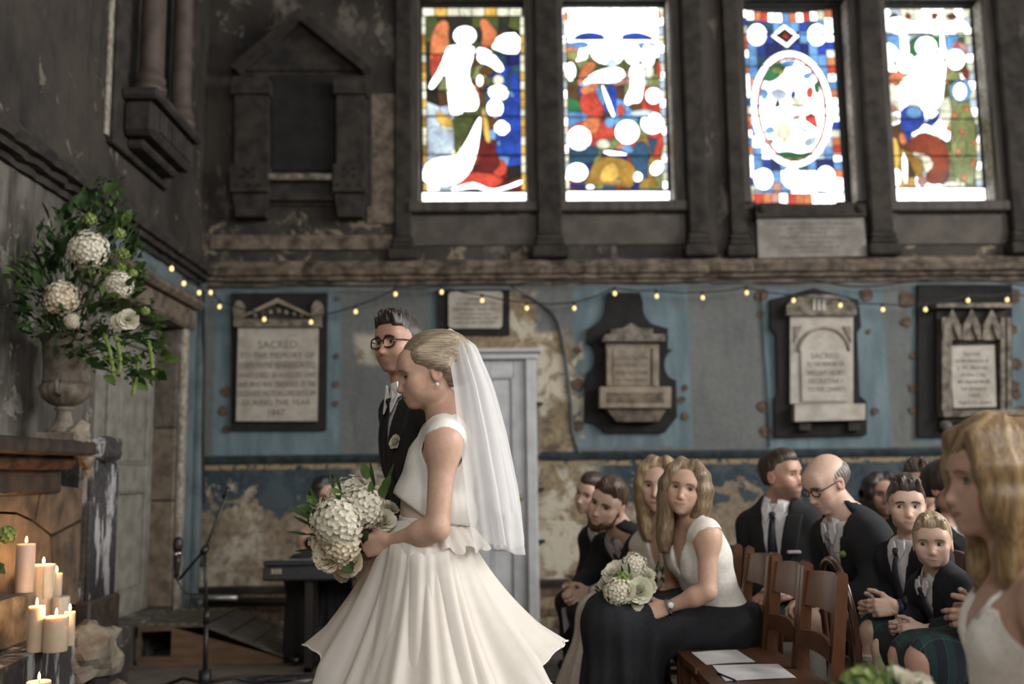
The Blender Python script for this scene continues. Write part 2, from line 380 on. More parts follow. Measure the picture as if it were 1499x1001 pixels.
# ---- doors
def door_leaf(name, mat, place, wd, ht, panels, label=None, handle=None):
    """place(u, d, v): u across, d out of the face, v up"""
    def bx(mb, u0, u1, d0, d1, v0, v1, bev=.006):
        mb.box(place(u0, d0, v0), place(u1, d1, v1), 0, bev)
    us = sorted({p[0] for p in panels} | {p[1] for p in panels}); mb = MB(); bx(mb, 0, wd, -.045, -.012, 0, ht, .002)
    root = struct(mb.build(name, mat))
    # stiles and rails: each a piece
    def piece(n, *a):
        q = MB(); bx(q, *a); return q.build(n, mat, root)
    u_edges = sorted({(p[0], p[1]) for p in panels}); v_edges = sorted({(p[2], p[3]) for p in panels})
    last = 0
    for (a, c) in u_edges: piece('stile', last, a, -.02, .012, 0, ht); last = c
    piece('stile', last, wd, -.02, .012, 0, ht)
    for (a, c) in u_edges:
        lv = 0
        for (v0, v1) in v_edges: piece('rail', a, c, -.02, .010, lv, v0); lv = v1
        piece('rail', a, c, -.02, .010, lv, ht)
        for (v0, v1) in v_edges:
            piece('panel', a + .02, c - .02, -.02, -.002, v0 + .02, v1 - .02, .012)
            q = MB()
            for (b0, b1, w0, w1) in ((a, a + .015, v0, v1), (c - .015, c, v0, v1), (a, c, v0, v0 + .015), (a, c, v1 - .015, v1)): bx(q, b0, b1, -.02, .016, w0, w1, .004)
            q.build('panel_moulding', mat, root)
    return root
M_white = simple('white_gloss_door_paint', (.50, .51, .53), .45, .12, 8, .08)
M_beige = simple('drab_beige_door_paint', (.27, .26, .225), .6, .25, 10, .15, c2=(.17, .16, .135))
dx0, dx1, dtop = WX(650, 530), WX(768, 530), WZ(527, 770)
d2 = door_leaf('door_1', M_white, lambda u, d, v: (dx0 + u, YW - .02 - d, v), dx1 - dx0, dtop, [(.09, .28, .14, .62), (.36, .55, .14, .62), (.09, .28, .74, 1.16), (.36, .55, .74, 1.16), (.09, .28, 1.28, 1.95), (.36, .55, 1.28, 1.95)])
kx = dx1 - .06
MB().lathe((kx, YW - .075, 1.0), [(.0, -.028), (.02, -.02), (.028, 0), (.02, .02), (0, .028)], 12).build('door_knob', simple('aged_brass', (.35, .26, .12), .35, .2, 20, 0, 1.0), d2, True)
mb = MB().box((dx1, YW - .075, 0), (dx1 + .085, YW + .01, dtop), 0, .01).box((dx0 - .085, YW - .075, 0), (dx0, YW + .01, dtop), 0, .01)
mb.box((dx0 - .10, YW - .085, dtop), (dx1 + .10, YW + .01, dtop + .05), 0, .008).box((dx0 - .13, YW - .12, dtop + .05), (dx1 + .135, YW + .01, dtop + .085), 0, .01)
trim(mb, M_white)
for zz in (.65, 1.05, 1.72):      # hinges and iron pintles on the door frame edge
    MB().box((dx1 + .085, YW - .05, zz), (dx1 + .14, YW - .005, zz + .025), 0, .004).build('hinge_pin', M_black, d2)
d1 = door_leaf('door_2', M_beige, lambda u, d, v: (XL - .19 + d, DY0 + u, DZ0 + v), DY1 - DY0, DZ1 - DZ0 - .003, [(.14, .68, .16, .84), (.89, 1.43, .16, .84), (.14, .68, 1.02, 1.86), (.89, 1.43, 1.02, 1.86)])
# ================================================================== STAINED GLASS
GM = {}
def gmat(c, s):
    key = (tuple(round(v, 3) for v in c), s)
    if key not in GM:
        b = MatB('stained_glass'); n = b.noise(7, 4, .6); n2 = b.noise(40, 3, .5)
        cc = b.mix((n * .7 + n2 * .3).step(.36, .66), tuple(v * .58 for v in c), tuple(min(1, v * 1.25) for v in c))
        b.base((.02, .02, .02)); b.rough(.15); b.nt.links.new(cc.k, b.b.inputs['Emission Color']); b.set(Emission_Strength=s * GK); GM[key] = b.m
    return GM[key]
M_lead = simple('lead_came', (.012, .012, .012), .6, .2, 20, 0)
GK = 1.3
GC = {'w': ((1, 1, 1), 3.2), 'c': ((1, .90, .66), 1.05), 'y': ((.85, .50, .10), .9), 'a': ((.62, .34, .05), .62), 'r': ((.80, .09, .05), .75), 'o': ((.90, .26, .10), .85), 'd': ((.34, .025, .02), .42),
      'b': ((.03, .10, .62), .62), 'B': ((.02, .035, .25), .5), 's': ((.18, .42, .85), .85), 'k': ((.045, .035, .02), .3), 'g': ((.16, .20, .05), .5), 'G': ((.05, .30, .10), .55), 'l': ((.34, .38, .14), .75), 'n': ((.22, .10, .03), .45),
      'p': ((.75, .38, .30), .7), 't': ((.05, .16, .30), .5), 'v': ((.60, .72, .86), .9), 'R': ((.42, .075, .025), .6), 'm': ((.80, .80, .60), 1.1), 'x': ((.07, .065, .05), .4)}
def pane(root, pts, key, layer, lead=.0045, name='pane'):
    """one piece of glass with its lead edge; pts = world (x, z) on the glass plane"""
    y = YG - .0035 * layer; bm = bmesh.new()
    a = sum(pts[i][0] * pts[(i + 1) % len(pts)][1] - pts[(i + 1) % len(pts)][0] * pts[i][1] for i in range(len(pts)))
    if a < 0: pts = pts[::-1]
    vs_ = [bm.verts.new((p[0], y, p[1])) for p in pts]; f = bm.faces.new(vs_); bm.normal_update()
    if f.normal.y > 0: f.normal_flip()
    r = bmesh.ops.inset_individual(bm, faces=[f], thickness=lead, use_even_offset=False)
    for q in bm.faces: q.material_index = 1
    f.material_index = 0
    e = bmesh.ops.extrude_face_region(bm, geom=[]) if False else None
    off = worldloc(root)
    for q in bm.verts: q.co -= off
    me = bpy.data.meshes.new(name); bm.to_mesh(me); bm.free()
    o = finish(me, name, [gmat(*GC[key]), M_lead], root, False); return o
def zfun(ox): return lambda zx, zy: (lambda p: (p.x, p.z))(onY(ox + zx / 3.1275, zy / 3.128, YG))
def ell(cx, cy, rx, ry, n=14, a0=0, a1=2 * math.pi, rot=0):
    o = []
    for i in range(n):
        t = a0 + (a1 - a0) * i / n; px, py = rx * math.cos(t), ry * math.sin(t)
        o.append((cx + px * math.cos(rot) - py * math.sin(rot), cy + px * math.sin(rot) + py * math.cos(rot)))
    return o
def rect(a, b, c, d): return [(a, b), (c, b), (c, d), (a, d)]
def smoothp(pts, it=1):
    for _ in range(it):
        o = []
        for i in range(len(pts)):
            p, q = pts[i], pts[(i + 1) % len(pts)]
            o += [(.75 * p[0] + .25 * q[0], .75 * p[1] + .25 * q[1]), (.25 * p[0] + .75 * q[0], .25 * p[1] + .75 * q[1])]
        pts = o
    return pts
def win_root(i):
    x0, x1, z0, z1 = WREC[i]; mb = MB(); y0, y1 = YG - .02, YG + .05; t = .022
    mb.box((x0 - t, y0, z0 - t), (x0, y1, z1 + t)).box((x1, y0, z0 - t), (x1 + t, y1, z1 + t)).box((x0, y0, z0 - t), (x1, y1, z0)).box((x0, y0, z1), (x1, y1, z1 + t))
    mb.box((x0 - .025, YG + .006, z0 - .025), (x1 + .025, YG + .012, z1 + .025))      # dark backing of lead and wire guard
    r = struct(mb.build('window_%d' % (i + 1), M_lead)); return r
def put(root, Z, key, pts, layer=1, sm=0, lead=.0045):
    if sm: pts = smoothp(pts, sm)
    pane(root, [Z(*p) for p in pts], key, layer, lead)
def gridbg(root, Z, x0, y0, x1, y1, nx, ny, pick, jit=.22, layer=0, sk=lambda y: 0):
    rnd = random.Random(nx * 31 + ny); P = {}
    for i in range(nx + 1):
        for j in range(ny + 1):
            jx = 0 if i in (0, nx) else rnd.uniform(-jit, jit); jy = 0 if j in (0, ny) else rnd.uniform(-jit, jit)
            yy = y0 + (y1 - y0) * (j + jy) / ny; P[i, j] = (x0 + (x1 - x0) * (i + jx) / nx + sk(yy), yy)
    for i in range(nx):
        for j in range(ny):
            c = [P[i, j], P[i + 1, j], P[i + 1, j + 1], P[i, j + 1]]
            put(root, Z, pick((c[0][0] + c[2][0]) / 2, (c[0][1] + c[2][1]) / 2, rnd), c, layer)
def bars(root, x0f, x1f, ys, Z):
    for yy in ys:
        a, c = Z(x0f(yy), yy), Z(x1f(yy), yy); MB().tube([(a[0], YG - .03, a[1]), (c[0], YG - .03, c[1])], .006, 6).build('saddle_bar', M_lead, root)
def skewf(xa, ya, xb, yb): return lambda y: xa + (xb - xa) * (y - ya) / (yb - ya)
# ---------- window 1: winged figure in white, kneeling figures in blue, red robe at the foot
r1, Z = win_root(0), zfun(600); sk = lambda y: (y - 500) * .010
def pk1(x, y, r):
    if y < 190: return r.choice('gkxg')
    if x > 370 and y < 740: return r.choice('bBbst')
    if y > 640 and x > 230: return r.choice('ddkRd')
    if x < 120 and 380 < y < 480: return 'k'
    if y > 460 and x < 230: return r.choice('vwmv')
    return r.choice('ngxnl')
gridbg(r1, Z, 77, 75, 508, 878, 8, 14, pk1, sk=sk)
for j in range(19):
    y = 76 + j * 42.2; put(r1, Z, 'yca'[j % 3] if j % 4 else 'm', rect(58 + sk(y), y, 76 + sk(y), y + 41), 0); put(r1, Z, 'ycy'[j % 3] if j % 5 else 'm', rect(508 + sk(y), y, 527 + sk(y), y + 41), 0)
for j in range(8): put(r1, Z, 'cycm'[j % 4], rect(57 + j * 57, 36, 57 + (j + 1) * 57 - 1, 73), 0)
for j in range(4): put(r1, Z, 'w', rect(57 + j * 119, 882, 57 + (j + 1) * 119, 949), 0, lead=.0012)
L = [('o', [(160, 90), (182, 110), (175, 165), (185, 215), (150, 245), (120, 340), (95, 355), (90, 240), (100, 150), (130, 100)]), ('r', [(95, 255), (150, 245), (130, 330), (100, 350)]), ('o', [(320, 90), (345, 85), (385, 125), (403, 165), (380, 215), (320, 215), (335, 160), (318, 120)]), ('r', [(380, 170), (403, 165), (375, 220), (315, 225)]),
     ('w', [(190, 205), (300, 205), (295, 260), (270, 330), (285, 390), (310, 420), (320, 480), (300, 515), (235, 510), (185, 540), (170, 420), (165, 330), (120, 400), (95, 415), (80, 395), (140, 300), (165, 220)]), ('w', ell(252, 165, 55, 46, 16)), ('o', ell(295, 440, 26, 58, 10)), ('w', ell(265, 440, 45, 60, 12)),
     ('w', [(365, 220), (410, 155), (505, 150), (505, 255), (440, 250), (400, 235)]), ('v', [(440, 170), (500, 175), (500, 240), (450, 235)]), ('p', ell(330, 250, 32, 20)), ('w', [(300, 225), (330, 215), (380, 240), (440, 315), (410, 340), (360, 300), (310, 290)]), ('n', ell(350, 325, 36, 24)), ('t', [(385, 235), (440, 245), (445, 310), (400, 270)]), ('c', ell(405, 370, 26, 26)), ('w', ell(320, 370, 17, 28)), ('g', [(340, 360), (380, 350), (385, 385), (345, 400)]),
     ('w', [(360, 400), (420, 385), (455, 415), (445, 460), (380, 460), (355, 430)]), ('w', ell(390, 495, 40, 45)), ('b', [(430, 480), (500, 460), (500, 530), (430, 535)]), ('b', [(455, 340), (500, 330), (500, 460), (460, 420)]), ('s', ell(470, 425, 18, 22)), ('w', [(415, 540), (470, 585), (425, 632), (375, 590)]), ('b', [(400, 635), (470, 610), (495, 730), (440, 720)]), ('s', ell(415, 655, 18, 15)),
     ('y', [(120, 500), (200, 545), (200, 590), (150, 580), (118, 550)]), ('g', [(190, 535), (310, 500), (280, 590), (225, 690), (205, 710), (200, 600)]), ('l', [(200, 620), (235, 600), (230, 690), (205, 715)]), ('y', [(325, 490), (350, 510), (375, 650), (350, 660), (335, 600)]), ('w', [(310, 540), (330, 535), (322, 640), (295, 760), (255, 820), (190, 860), (60, 850), (58, 760), (120, 720), (210, 715), (250, 660)]), ('v', [(75, 600), (120, 570), (210, 610), (200, 705), (85, 710)]), ('c', [(75, 780), (110, 770), (115, 820), (85, 820)]),
     ('d', [(330, 650), (400, 680), (420, 780), (300, 800), (320, 720)]), ('r', [(255, 800), (300, 785), (400, 800), (440, 830), (370, 870), (320, 850), (190, 860)]), ('r', ell(410, 770, 36, 42)), ('w', [(180, 862), (280, 835), (310, 838), (370, 868), (430, 855), (515, 820), (518, 845), (420, 878), (350, 882), (300, 862), (200, 880)])]
for i, (k, p) in enumerate(L): put(r1, Z, k, p, 1 + (i % 3), 1)
bars(r1, lambda y: 57 + sk(y), lambda y: 527 + sk(y), (255, 420, 537, 715, 879), Z)
# ---------- window 2
r2, Z = win_root(1), zfun(600); sk = lambda y: (y - 500) * .027
def pk2(x, y, r):
    if y < 150: return 'w' if 730 < x < 1130 else r.choice('wcow')
    if y < 230: return r.choice('svsw')
    if y < 420: return r.choice('lvgowlp')
    if y < 560: return r.choice('rbnGrs')
    if y < 660: return r.choice('rrol')
    return r.choice('tatBlR')
gridbg(r2, Z, 722, 35, 1148, 870, 8, 14, pk2, sk=sk)
for j in range(20):
    y = 36 + j * 41.7; put(r2, Z, 'wmv'[j % 3], rect(704 + sk(y), y, 722 + sk(y), y + 40), 0); put(r2, Z, 'mwv'[j % 3], rect(1148 + sk(y), y, 1172 + sk(y), y + 40), 0)
for j in range(4): put(r2, Z, 'w', rect(717 + j * 118, 876, 717 + (j + 1) * 118, 944), 0, lead=.0012)
L = [('w', [(720, 150), (745, 70), (860, 60), (930, 45), (1010, 60), (1110, 60), (1140, 140), (1110, 210), (720, 210)]), ('b', [(740, 185), (770, 155), (830, 147), (890, 160), (892, 186)]), ('b', [(968, 186), (972, 158), (1040, 147), (1100, 165), (1122, 186)]), ('o', [(700, 60), (722, 50), (730, 85), (710, 110)]), ('o', [(1130, 45), (1150, 50), (1150, 110), (1140, 90)]), ('s', [(720, 195), (820, 190), (815, 225), (740, 225)]), ('s', [(985, 192), (1120, 190), (1125, 225), (1000, 215)]),
     ('w', [(820, 200), (930, 190), (985, 215), (975, 290), (900, 300), (850, 285), (818, 240)]), ('w', ell(1020, 250, 42, 50)), ('w', ell(1090, 255, 34, 62)), ('l', ell(745, 255, 28, 24)), ('w', ell(735, 330, 26, 45)), ('o', [(760, 380), (790, 300), (830, 275), (860, 300), (815, 350), (780, 390)]), ('w', [(780, 390), (830, 335), (900, 310), (975, 310), (990, 360), (930, 385), (850, 380)]), ('v', ell(925, 295, 26, 24)), ('w', [(1000, 300), (1070, 290), (1075, 380), (1060, 480), (985, 485), (980, 450), (1010, 400)]), ('w', ell(1115, 440, 40, 40)), ('c', ell(1095, 330, 22, 34)), ('r', [(1125, 280), (1150, 290), (1150, 370), (1130, 350)]),
     ('r', [(780, 430), (850, 420), (890, 520), (870, 545), (800, 530), (775, 490)]), ('o', [(775, 400), (840, 390), (850, 425), (785, 440)]), ('b', [(895, 385), (950, 385), (945, 530), (915, 500)]), ('w', [(870, 390), (890, 390), (945, 535), (920, 538)]), ('s', [(840, 400), (872, 395), (900, 470), (880, 490)]), ('r', ell(965, 505, 18, 30)), ('n', [(995, 475), (1070, 470), (1060, 510), (1010, 510)]), ('v', [(1000, 510), (1110, 500), (1110, 535), (1010, 535)]),
     ('r', [(735, 590), (780, 550), (880, 545), (935, 580), (940, 640), (860, 640), (790, 640)]), ('o', [(780, 560), (850, 520), (880, 560), (850, 620), (800, 600)]), ('w', ell(775, 635, 57, 58, 16)), ('w', ell(995, 605, 58, 58, 16)), ('w', ell(1110, 565, 56, 52, 16)), ('s', ell(915, 560, 26, 28)), ('m', ell(885, 660, 34, 24)), ('l', ell(940, 655, 26, 18)), ('t', [(740, 690), (830, 660), (880, 690), (820, 760), (735, 740)]), ('t', [(1000, 690), (1050, 640), (1095, 660), (1100, 720), (1080, 800), (1040, 790), (1010, 740)]), ('s', [(955, 680), (1000, 660), (1030, 690), (1000, 710)]), ('r', [(1110, 720), (1135, 630), (1160, 600), (1165, 690), (1120, 740)]), ('w', ell(1130, 770, 30, 38, rot=.6)),
     ('w', [(880, 685), (995, 700), (990, 722), (890, 710)]), ('w', ell(765, 790, 52, 45)), ('a', [(840, 740), (900, 712), (990, 730), (1040, 770), (1020, 870), (960, 850), (830, 845), (790, 850), (820, 800)]), ('y', [(880, 760), (950, 740), (960, 830), (860, 840)]), ('a', [(1050, 840), (1100, 805), (1150, 855), (1045, 862)]), ('w', ell(1042, 810, 24, 24)), ('B', [(730, 835), (800, 845), (800, 865), (728, 862)]), ('w', ell(825, 858, 20, 14)), ('c', ell(950, 830, 16, 8))]
for i, (k, p) in enumerate(L): put(r2, Z, k, p, 1 + (i % 3), 1)
bars(r2, lambda y: 704 + sk(y), lambda y: 1172 + sk(y), (187, 365, 542, 718, 872), Z)
# ---------- window 3: patterned, oval medallion
r3, Z = win_root(2), zfun(1060); lf = skewf(65, 40, 105, 930); rf = skewf(492, 40, 552, 930)
def U(u, y): return lf(y) + (rf(y) - lf(y)) * u
rnd = random.Random(5)
for j in range(24):
    y = 45 + j * 36.6; q = 'worbwwmwso'
    for (u0, u1) in ((0, .085), (.915, 1)): put(r3, Z, q[(j * 3 + (u0 > 0)) % 10], [(U(u0, y), y), (U(u1, y), y), (U(u1, y + 36), y + 36), (U(u0, y + 36), y + 36)], 0)
for j in range(11):
    u0, u1 = .085 + j * .0755, .085 + (j + 1) * .0755; dy = 14 * math.sin(math.pi * (j + .5) / 11)
    put(r3, Z, 'worwwsowrwm'[j], [(U(u0, 50), 48 + dy), (U(u1, 50), 48 + dy), (U(u1, 90), 90 + dy), (U(u0, 90), 90 + dy)], 1)
nx, ny = 9, 15
for i in range(nx):
    for j in range(ny):
        u0, u1 = .085 + i * .83 / nx, .085 + (i + 1) * .83 / nx; y0 = 92 + j * 53; y1 = y0 + 53
        key = rnd.choice('bBsbts') if y0 < 330 or 690 < y0 < 760 else (rnd.choice('swvsp') if y0 < 690 else rnd.choice('wvswsp'))
        put(r3, Z, key, [(U(u0, y0), y0), (U(u1, y0), y0), (U(u1, y1), y1), (U(u0, y1), y1)], 0)
cx, cy = 310, 500
for i in range(30):
    a, c = 2 * math.pi * i / 30, 2 * math.pi * (i + 1) / 30
    for (rx, ry, rx2, ry2, k, la) in ((188, 268, 160, 240, 'w', 1), (159, 239, 148, 228, 'R' if i % 2 else 'o', 1)):
        tl = lambda X, Y: (X + (Y - cy) * .045, Y)
        put(r3, Z, k, [tl(cx + rx * math.cos(a), cy + ry * math.sin(a)), tl(cx + rx * math.cos(c), cy + ry * math.sin(c)), tl(cx + rx2 * math.cos(c), cy + ry2 * math.sin(c)), tl(cx + rx2 * math.cos(a), cy + ry2 * math.sin(a))], la)
put(r3, Z, 'w', [(x + (y - cy) * .045, y) for x, y in ell(cx, cy, 148, 228, 28)], 1, lead=.002)
L = [('G', [(175, 350), (215, 290), (270, 285), (290, 310), (240, 370), (190, 380)]), ('s', [(250, 290), (300, 275), (335, 285), (290, 320)]), ('l', ell(235, 320, 22, 18)), ('y', ell(262, 335, 12, 10)), ('s', [(350, 345), (400, 325), (405, 350), (375, 370)]), ('w', [(265, 370), (300, 330), (380, 290), (330, 380), (260, 400)]), ('G', [(405, 385), (430, 370), (440, 430), (415, 430)]), ('r', [(370, 415), (395, 390), (412, 420), (400, 455), (375, 450)]), ('b', [(305, 420), (325, 410), (330, 445), (300, 455)]), ('s', [(160, 430), (180, 400), (210, 430), (180, 470)]), ('v', [(200, 420), (260, 400), (300, 440), (240, 470)]), ('n', [(235, 455), (260, 470), (245, 500), (230, 490)]), ('m', ell(340, 470, 40, 26)), ('r', [(355, 545), (410, 505), (435, 600), (400, 575)]), ('p', [(300, 540), (350, 530), (345, 550), (305, 555)]), ('v', [(330, 560), (390, 600), (370, 615), (325, 590)]), ('p', [(175, 640), (230, 635), (220, 665), (185, 665)]), ('m', ell(270, 600, 50, 40)), ('c', ell(290, 650, 34, 14)), ('v', [(360, 640), (430, 620), (420, 660), (370, 680)]), ('G', [(235, 700), (290, 690), (350, 705), (400, 690), (380, 725), (300, 730), (255, 722)]), ('s', [(180, 590), (220, 575), (230, 610), (190, 620)])]
for i, (k, p) in enumerate(L): put(r3, Z, k, p, 2 + i % 2, 1, .003)
for (x, y) in ((150, 160), (425, 160), (180, 820), (465, 810), (310, 815)):
    put(r3, Z, 'w', ell(x, y, 46, 52, 16), 1)
    for i in range(8): put(r3, Z, 'ospr'[i % 4], ell(x + 27 * math.cos(i * .785), y + 30 * math.sin(i * .785), 8, 9, 8), 2, 0, .0015)
put(r3, Z, 'w', [(275, 112), (345, 165), (288, 220), (212, 165)], 1); put(r3, Z, 'k', [(276, 130), (322, 165), (286, 202), (232, 165)], 2); put(r3, Z, 'r', [(278, 148), (298, 166), (284, 184), (260, 166)], 3)
for j in range(5): put(r3, Z, 'w', [(U(.55 + j * .08, 850), 820), (U(.63 + j * .08, 850), 812), (U(.63 + j * .08, 850), 880), (U(.55 + j * .08, 850), 880)], 2, lead=.002)
for j in range(10): put(r3, Z, 'ropwroowww'[j], [(U(.085 + j * .083, 890), 886), (U(.168 + j * .083, 890), 886), (U(.168 + j * .083, 930), 934), (U(.085 + j * .083, 930), 934)], 1)
bars(r3, lf, rf, (165, 310, 490, 535, 715, 880), Z)
# ---------- window 4
r4, Z = win_root(3), zfun(1060); lf = skewf(697, 40, 765, 945); rf = skewf(1122, 40, 1196, 945)
def pk4(x, y, r):
    if y < 160: return r.choice('wwcv')
    if y < 270: return r.choice('wGvws')
    if y < 420: return r.choice('lowRg')
    if x > 1010: return r.choice('lglm')
    if y > 560 and x < 880: return r.choice('nayn')
    return r.choice('wvwcm')
skw = lambda y: (y - 500) * .078
gridbg(r4, Z, 752, 40, 1128, 862, 8, 14, pk4, sk=skw)
for j in range(20):
    y = 42 + j * 41; put(r4, Z, 'wmc'[j % 3], rect(732 + skw(y), y, 752 + skw(y), y + 40), 0); put(r4, Z, 'mvw'[j % 3], rect(1128 + skw(y), y, 1160 + skw(y), y + 40), 0)
for j in range(4): put(r4, Z, 'w', [(760 + j * 109, 862), (760 + (j + 1) * 109, 862), (766 + (j + 1) * 108, 944), (766 + j * 108, 944)], 1, lead=.0012)
L = [('n', [(745, 75), (790, 55), (800, 90), (760, 100)]), ('R', [(830, 55), (860, 70), (850, 95), (825, 85)]), ('R', [(945, 60), (985, 60), (965, 100), (945, 85)]), ('n', [(1010, 70), (1050, 55), (1075, 85), (1030, 95)]), ('w', [(700, 110), (790, 70), (860, 100), (940, 110), (1040, 95), (1120, 100), (1120, 152), (715, 152)]), ('s', [(725, 155), (805, 155), (805, 230), (780, 215), (740, 190)]), ('G', [(845, 165), (978, 165), (980, 270), (850, 250)]), ('s', [(1012, 155), (1085, 160), (1050, 215), (1015, 235)]), ('w', [(808, 150), (838, 150), (850, 260), (812, 260)]), ('w', [(985, 155), (1008, 155), (1015, 260), (990, 260)]), ('w', ell(755, 245, 38, 50)), ('w', ell(922, 215, 52, 48, 16)), ('w', [(860, 250), (980, 260), (1020, 290), (1010, 380), (1000, 480), (930, 530), (880, 470), (805, 470), (800, 410), (850, 340)]), ('w', ell(830, 290, 44, 50)), ('w', ell(1058, 275, 46, 50)), ('r', [(1040, 220), (1060, 185), (1095, 190), (1060, 225)]), ('p', [(1060, 200), (1110, 195), (1118, 260), (1085, 225)]),
     ('o', [(745, 370), (770, 325), (830, 340), (820, 390), (770, 392)]), ('R', [(1085, 310), (1120, 310), (1125, 370), (1090, 360)]), ('l', [(1010, 350), (1040, 320), (1085, 340), (1080, 370), (1015, 372)]), ('c', ell(762, 430, 36, 48)), ('s', ell(1083, 415, 50, 55, 16)), ('w', ell(1078, 420, 32, 42)), ('w', ell(838, 410, 40, 60)), ('y', ell(930, 400, 18, 10)), ('p', ell(770, 500, 22, 20)), ('m', ell(775, 545, 24, 22)),
     ('b', [(805, 500), (850, 478), (910, 495), (925, 560), (880, 605), (830, 615), (802, 580)]), ('s', ell(868, 515, 38, 28)), ('b', [(905, 560), (960, 540), (985, 505), (985, 550), (950, 582), (920, 572)]), ('b', [(825, 605), (865, 600), (850, 650), (830, 650)]), ('o', [(795, 610), (825, 610), (840, 660), (805, 665)]), ('R', [(840, 650), (900, 600), (980, 625), (1025, 680), (1035, 760), (1010, 845), (925, 848), (915, 800), (960, 760), (930, 710), (860, 700), (820, 680)]), ('n', [(930, 620), (985, 640), (945, 690), (905, 680)]), ('R', [(960, 690), (1020, 690), (1030, 760), (975, 750)]), ('a', [(845, 720), (905, 720), (915, 800), (880, 815), (855, 770)]), ('y', [(755, 620), (800, 640), (805, 780), (765, 780)]), ('w', [(810, 690), (840, 720), (840, 850), (815, 830)]), ('p', ell(905, 830, 26, 24)), ('B', [(985, 840), (1025, 770), (1035, 800), (1005, 855)]), ('w', ell(785, 815, 26, 45)), ('c', ell(1040, 845, 40, 14)),
     ('w', [(930, 590), (1005, 560), (1040, 600), (1030, 660), (975, 620)]), ('l', [(1050, 470), (1145, 470), (1165, 850), (1050, 830), (1035, 700), (1045, 580)]), ('l', [(1065, 640), (1110, 640), (1105, 740), (1060, 735)]), ('g', [(1115, 560), (1155, 550), (1165, 650), (1125, 660)])]
for i, (k, p) in enumerate(L): put(r4, Z, k, p, 1 + (i % 3), 1)
for (x, y) in ((1105, 502), (1052, 530), (1085, 605), (1143, 655), (1070, 695), (1138, 750), (1095, 815), (1025, 590)): put(r4, Z, 'o', ell(x, y, 14, 15, 10), 4)
bars(r4, lambda y: 732 + skw(y), lambda y: 1160 + skw(y), (165, 375, 550, 718, 860), Z)
# ================================================================== MEMORIALS ON THE WALLS
M_marble = simple('stained_pale_marble', (.46, .43, .38), .55, .2, 6, .1, c2=(.30, .265, .22), detail=8)
M_marble2 = simple('brown_stained_marble', (.30, .25, .185), .6, .3, 9, .2, c2=(.15, .115, .08), detail=8)
M_slate = simple('black_slate_backing', (.0105, .0102, .010), .9, .4, 10, .2)
M_carved = simple('dirty_carved_stone', (.26, .225, .18), .8, .5, 14, .5, c2=(.06, .052, .044), detail=8)
M_letter = simple('worn_incised_lettering', (.13, .115, .10), .8, .3, 60, 0)
def WP(px, py, d=0.0): p = onY(px, py, YW); return Vector((p.x, YW - d, p.z))
def slab(mb, poly, d0, d1, m=0): return mb.prism([WP(x, y, d0) for x, y in poly], (0, -(d1 - d0), 0), m)
def pr(a, b, c, d): return [(a, b), (c, b), (c, d), (a, d)]
def cr(ox, oy, k): return lambda pts: [(ox + x / k, oy + y / k) for x, y in pts]
def part(name, poly, d0, d1, mat, root): return slab(MB(), poly, d0, d1).build(name, mat, root)
def arc(cx, cy, rx, ry, a0, a1, n=10): return [(cx + rx * math.cos(math.radians(a0 + (a1 - a0) * i / n)), cy - ry * math.sin(math.radians(a0 + (a1 - a0) * i / n))) for i in range(n + 1)]
def wtext(lines, px0, py0, px1, py1, d, root):
    a, c = WP(px0, py0), WP(px1, py1); ctr = WP((px0 + px1) / 2, (py0 + py1) / 2)
    text_mesh('inscription', lines, (ctr.x, YW - d, ctr.z), c.x - a.x, a.z - c.z, M_letter, root)
# 1: pedimented marble tablet
t = thing('wall_memorial', 'white marble tablet under a carved triangular pediment on black backing', 'memorial', WP(410, 630))
bt = [(340, 630), (340, 428), (352, 428)] + arc(371, 428, 17, 18, 180, 360)[1:] + arc(410, 447, 22, 17, 180, 0)[1:-1] + arc(449, 428, 17, 18, 180, 360)[:-1] + [(468, 428), (480, 428), (478, 630)]
bt = [(340, 630), (340, 430), (480, 430), (478, 630)]
part('backing_slab', bt, 0, .04, M_slate, t)
part('tablet', [(352, 482), (468, 482), (466, 617), (349, 617)], .03, .075, M_marble, t)
part('cornice', pr(347, 470, 473, 481), .03, .11, M_carved, t)
pd = part('pediment', [(348, 470), (410, 439), (472, 470), (463, 468), (410, 446), (357, 468)], .03, .10, M_marble2, t)
part('tympanum_carving', [(360, 469), (410, 447), (460, 469)], .03, .065, M_stone2, t)
for i in range(7): MB().lathe(WP(376 + i * 11.3, 464 - (3 - abs(i - 3)) * 2.2, .07), [(0, -.02), (.018, -.012), (.022, 0), (.012, .018), (0, .024)], 8).build('leaf_boss', M_carved, pd, True)
for sgn in (-1, 1):
    c0 = 410 + sgn * 55; part('acroterion', [(c0 - 8, 470)] + arc(c0 + sgn * 2, 459, 9, 17, 180, 0, 8) + [(c0 + 8, 470)], .03, .08, M_carved, t)
wtext([('SACRED', 1.1), ('TO THE MEMORY OF', .8), ('JOSEPH PAYNE HENDERSON ESQ.', .95), ('WHO DIED 20 AUGUST 1847', .8), ('AND WHO WAS TREASURER OF THE', .8), ('LICENSED VICTUALLERS ASYLUM', .8), ('DURING THE YEAR', .8), ('1847', .9)], 353, 496, 464, 610, .0755, t)
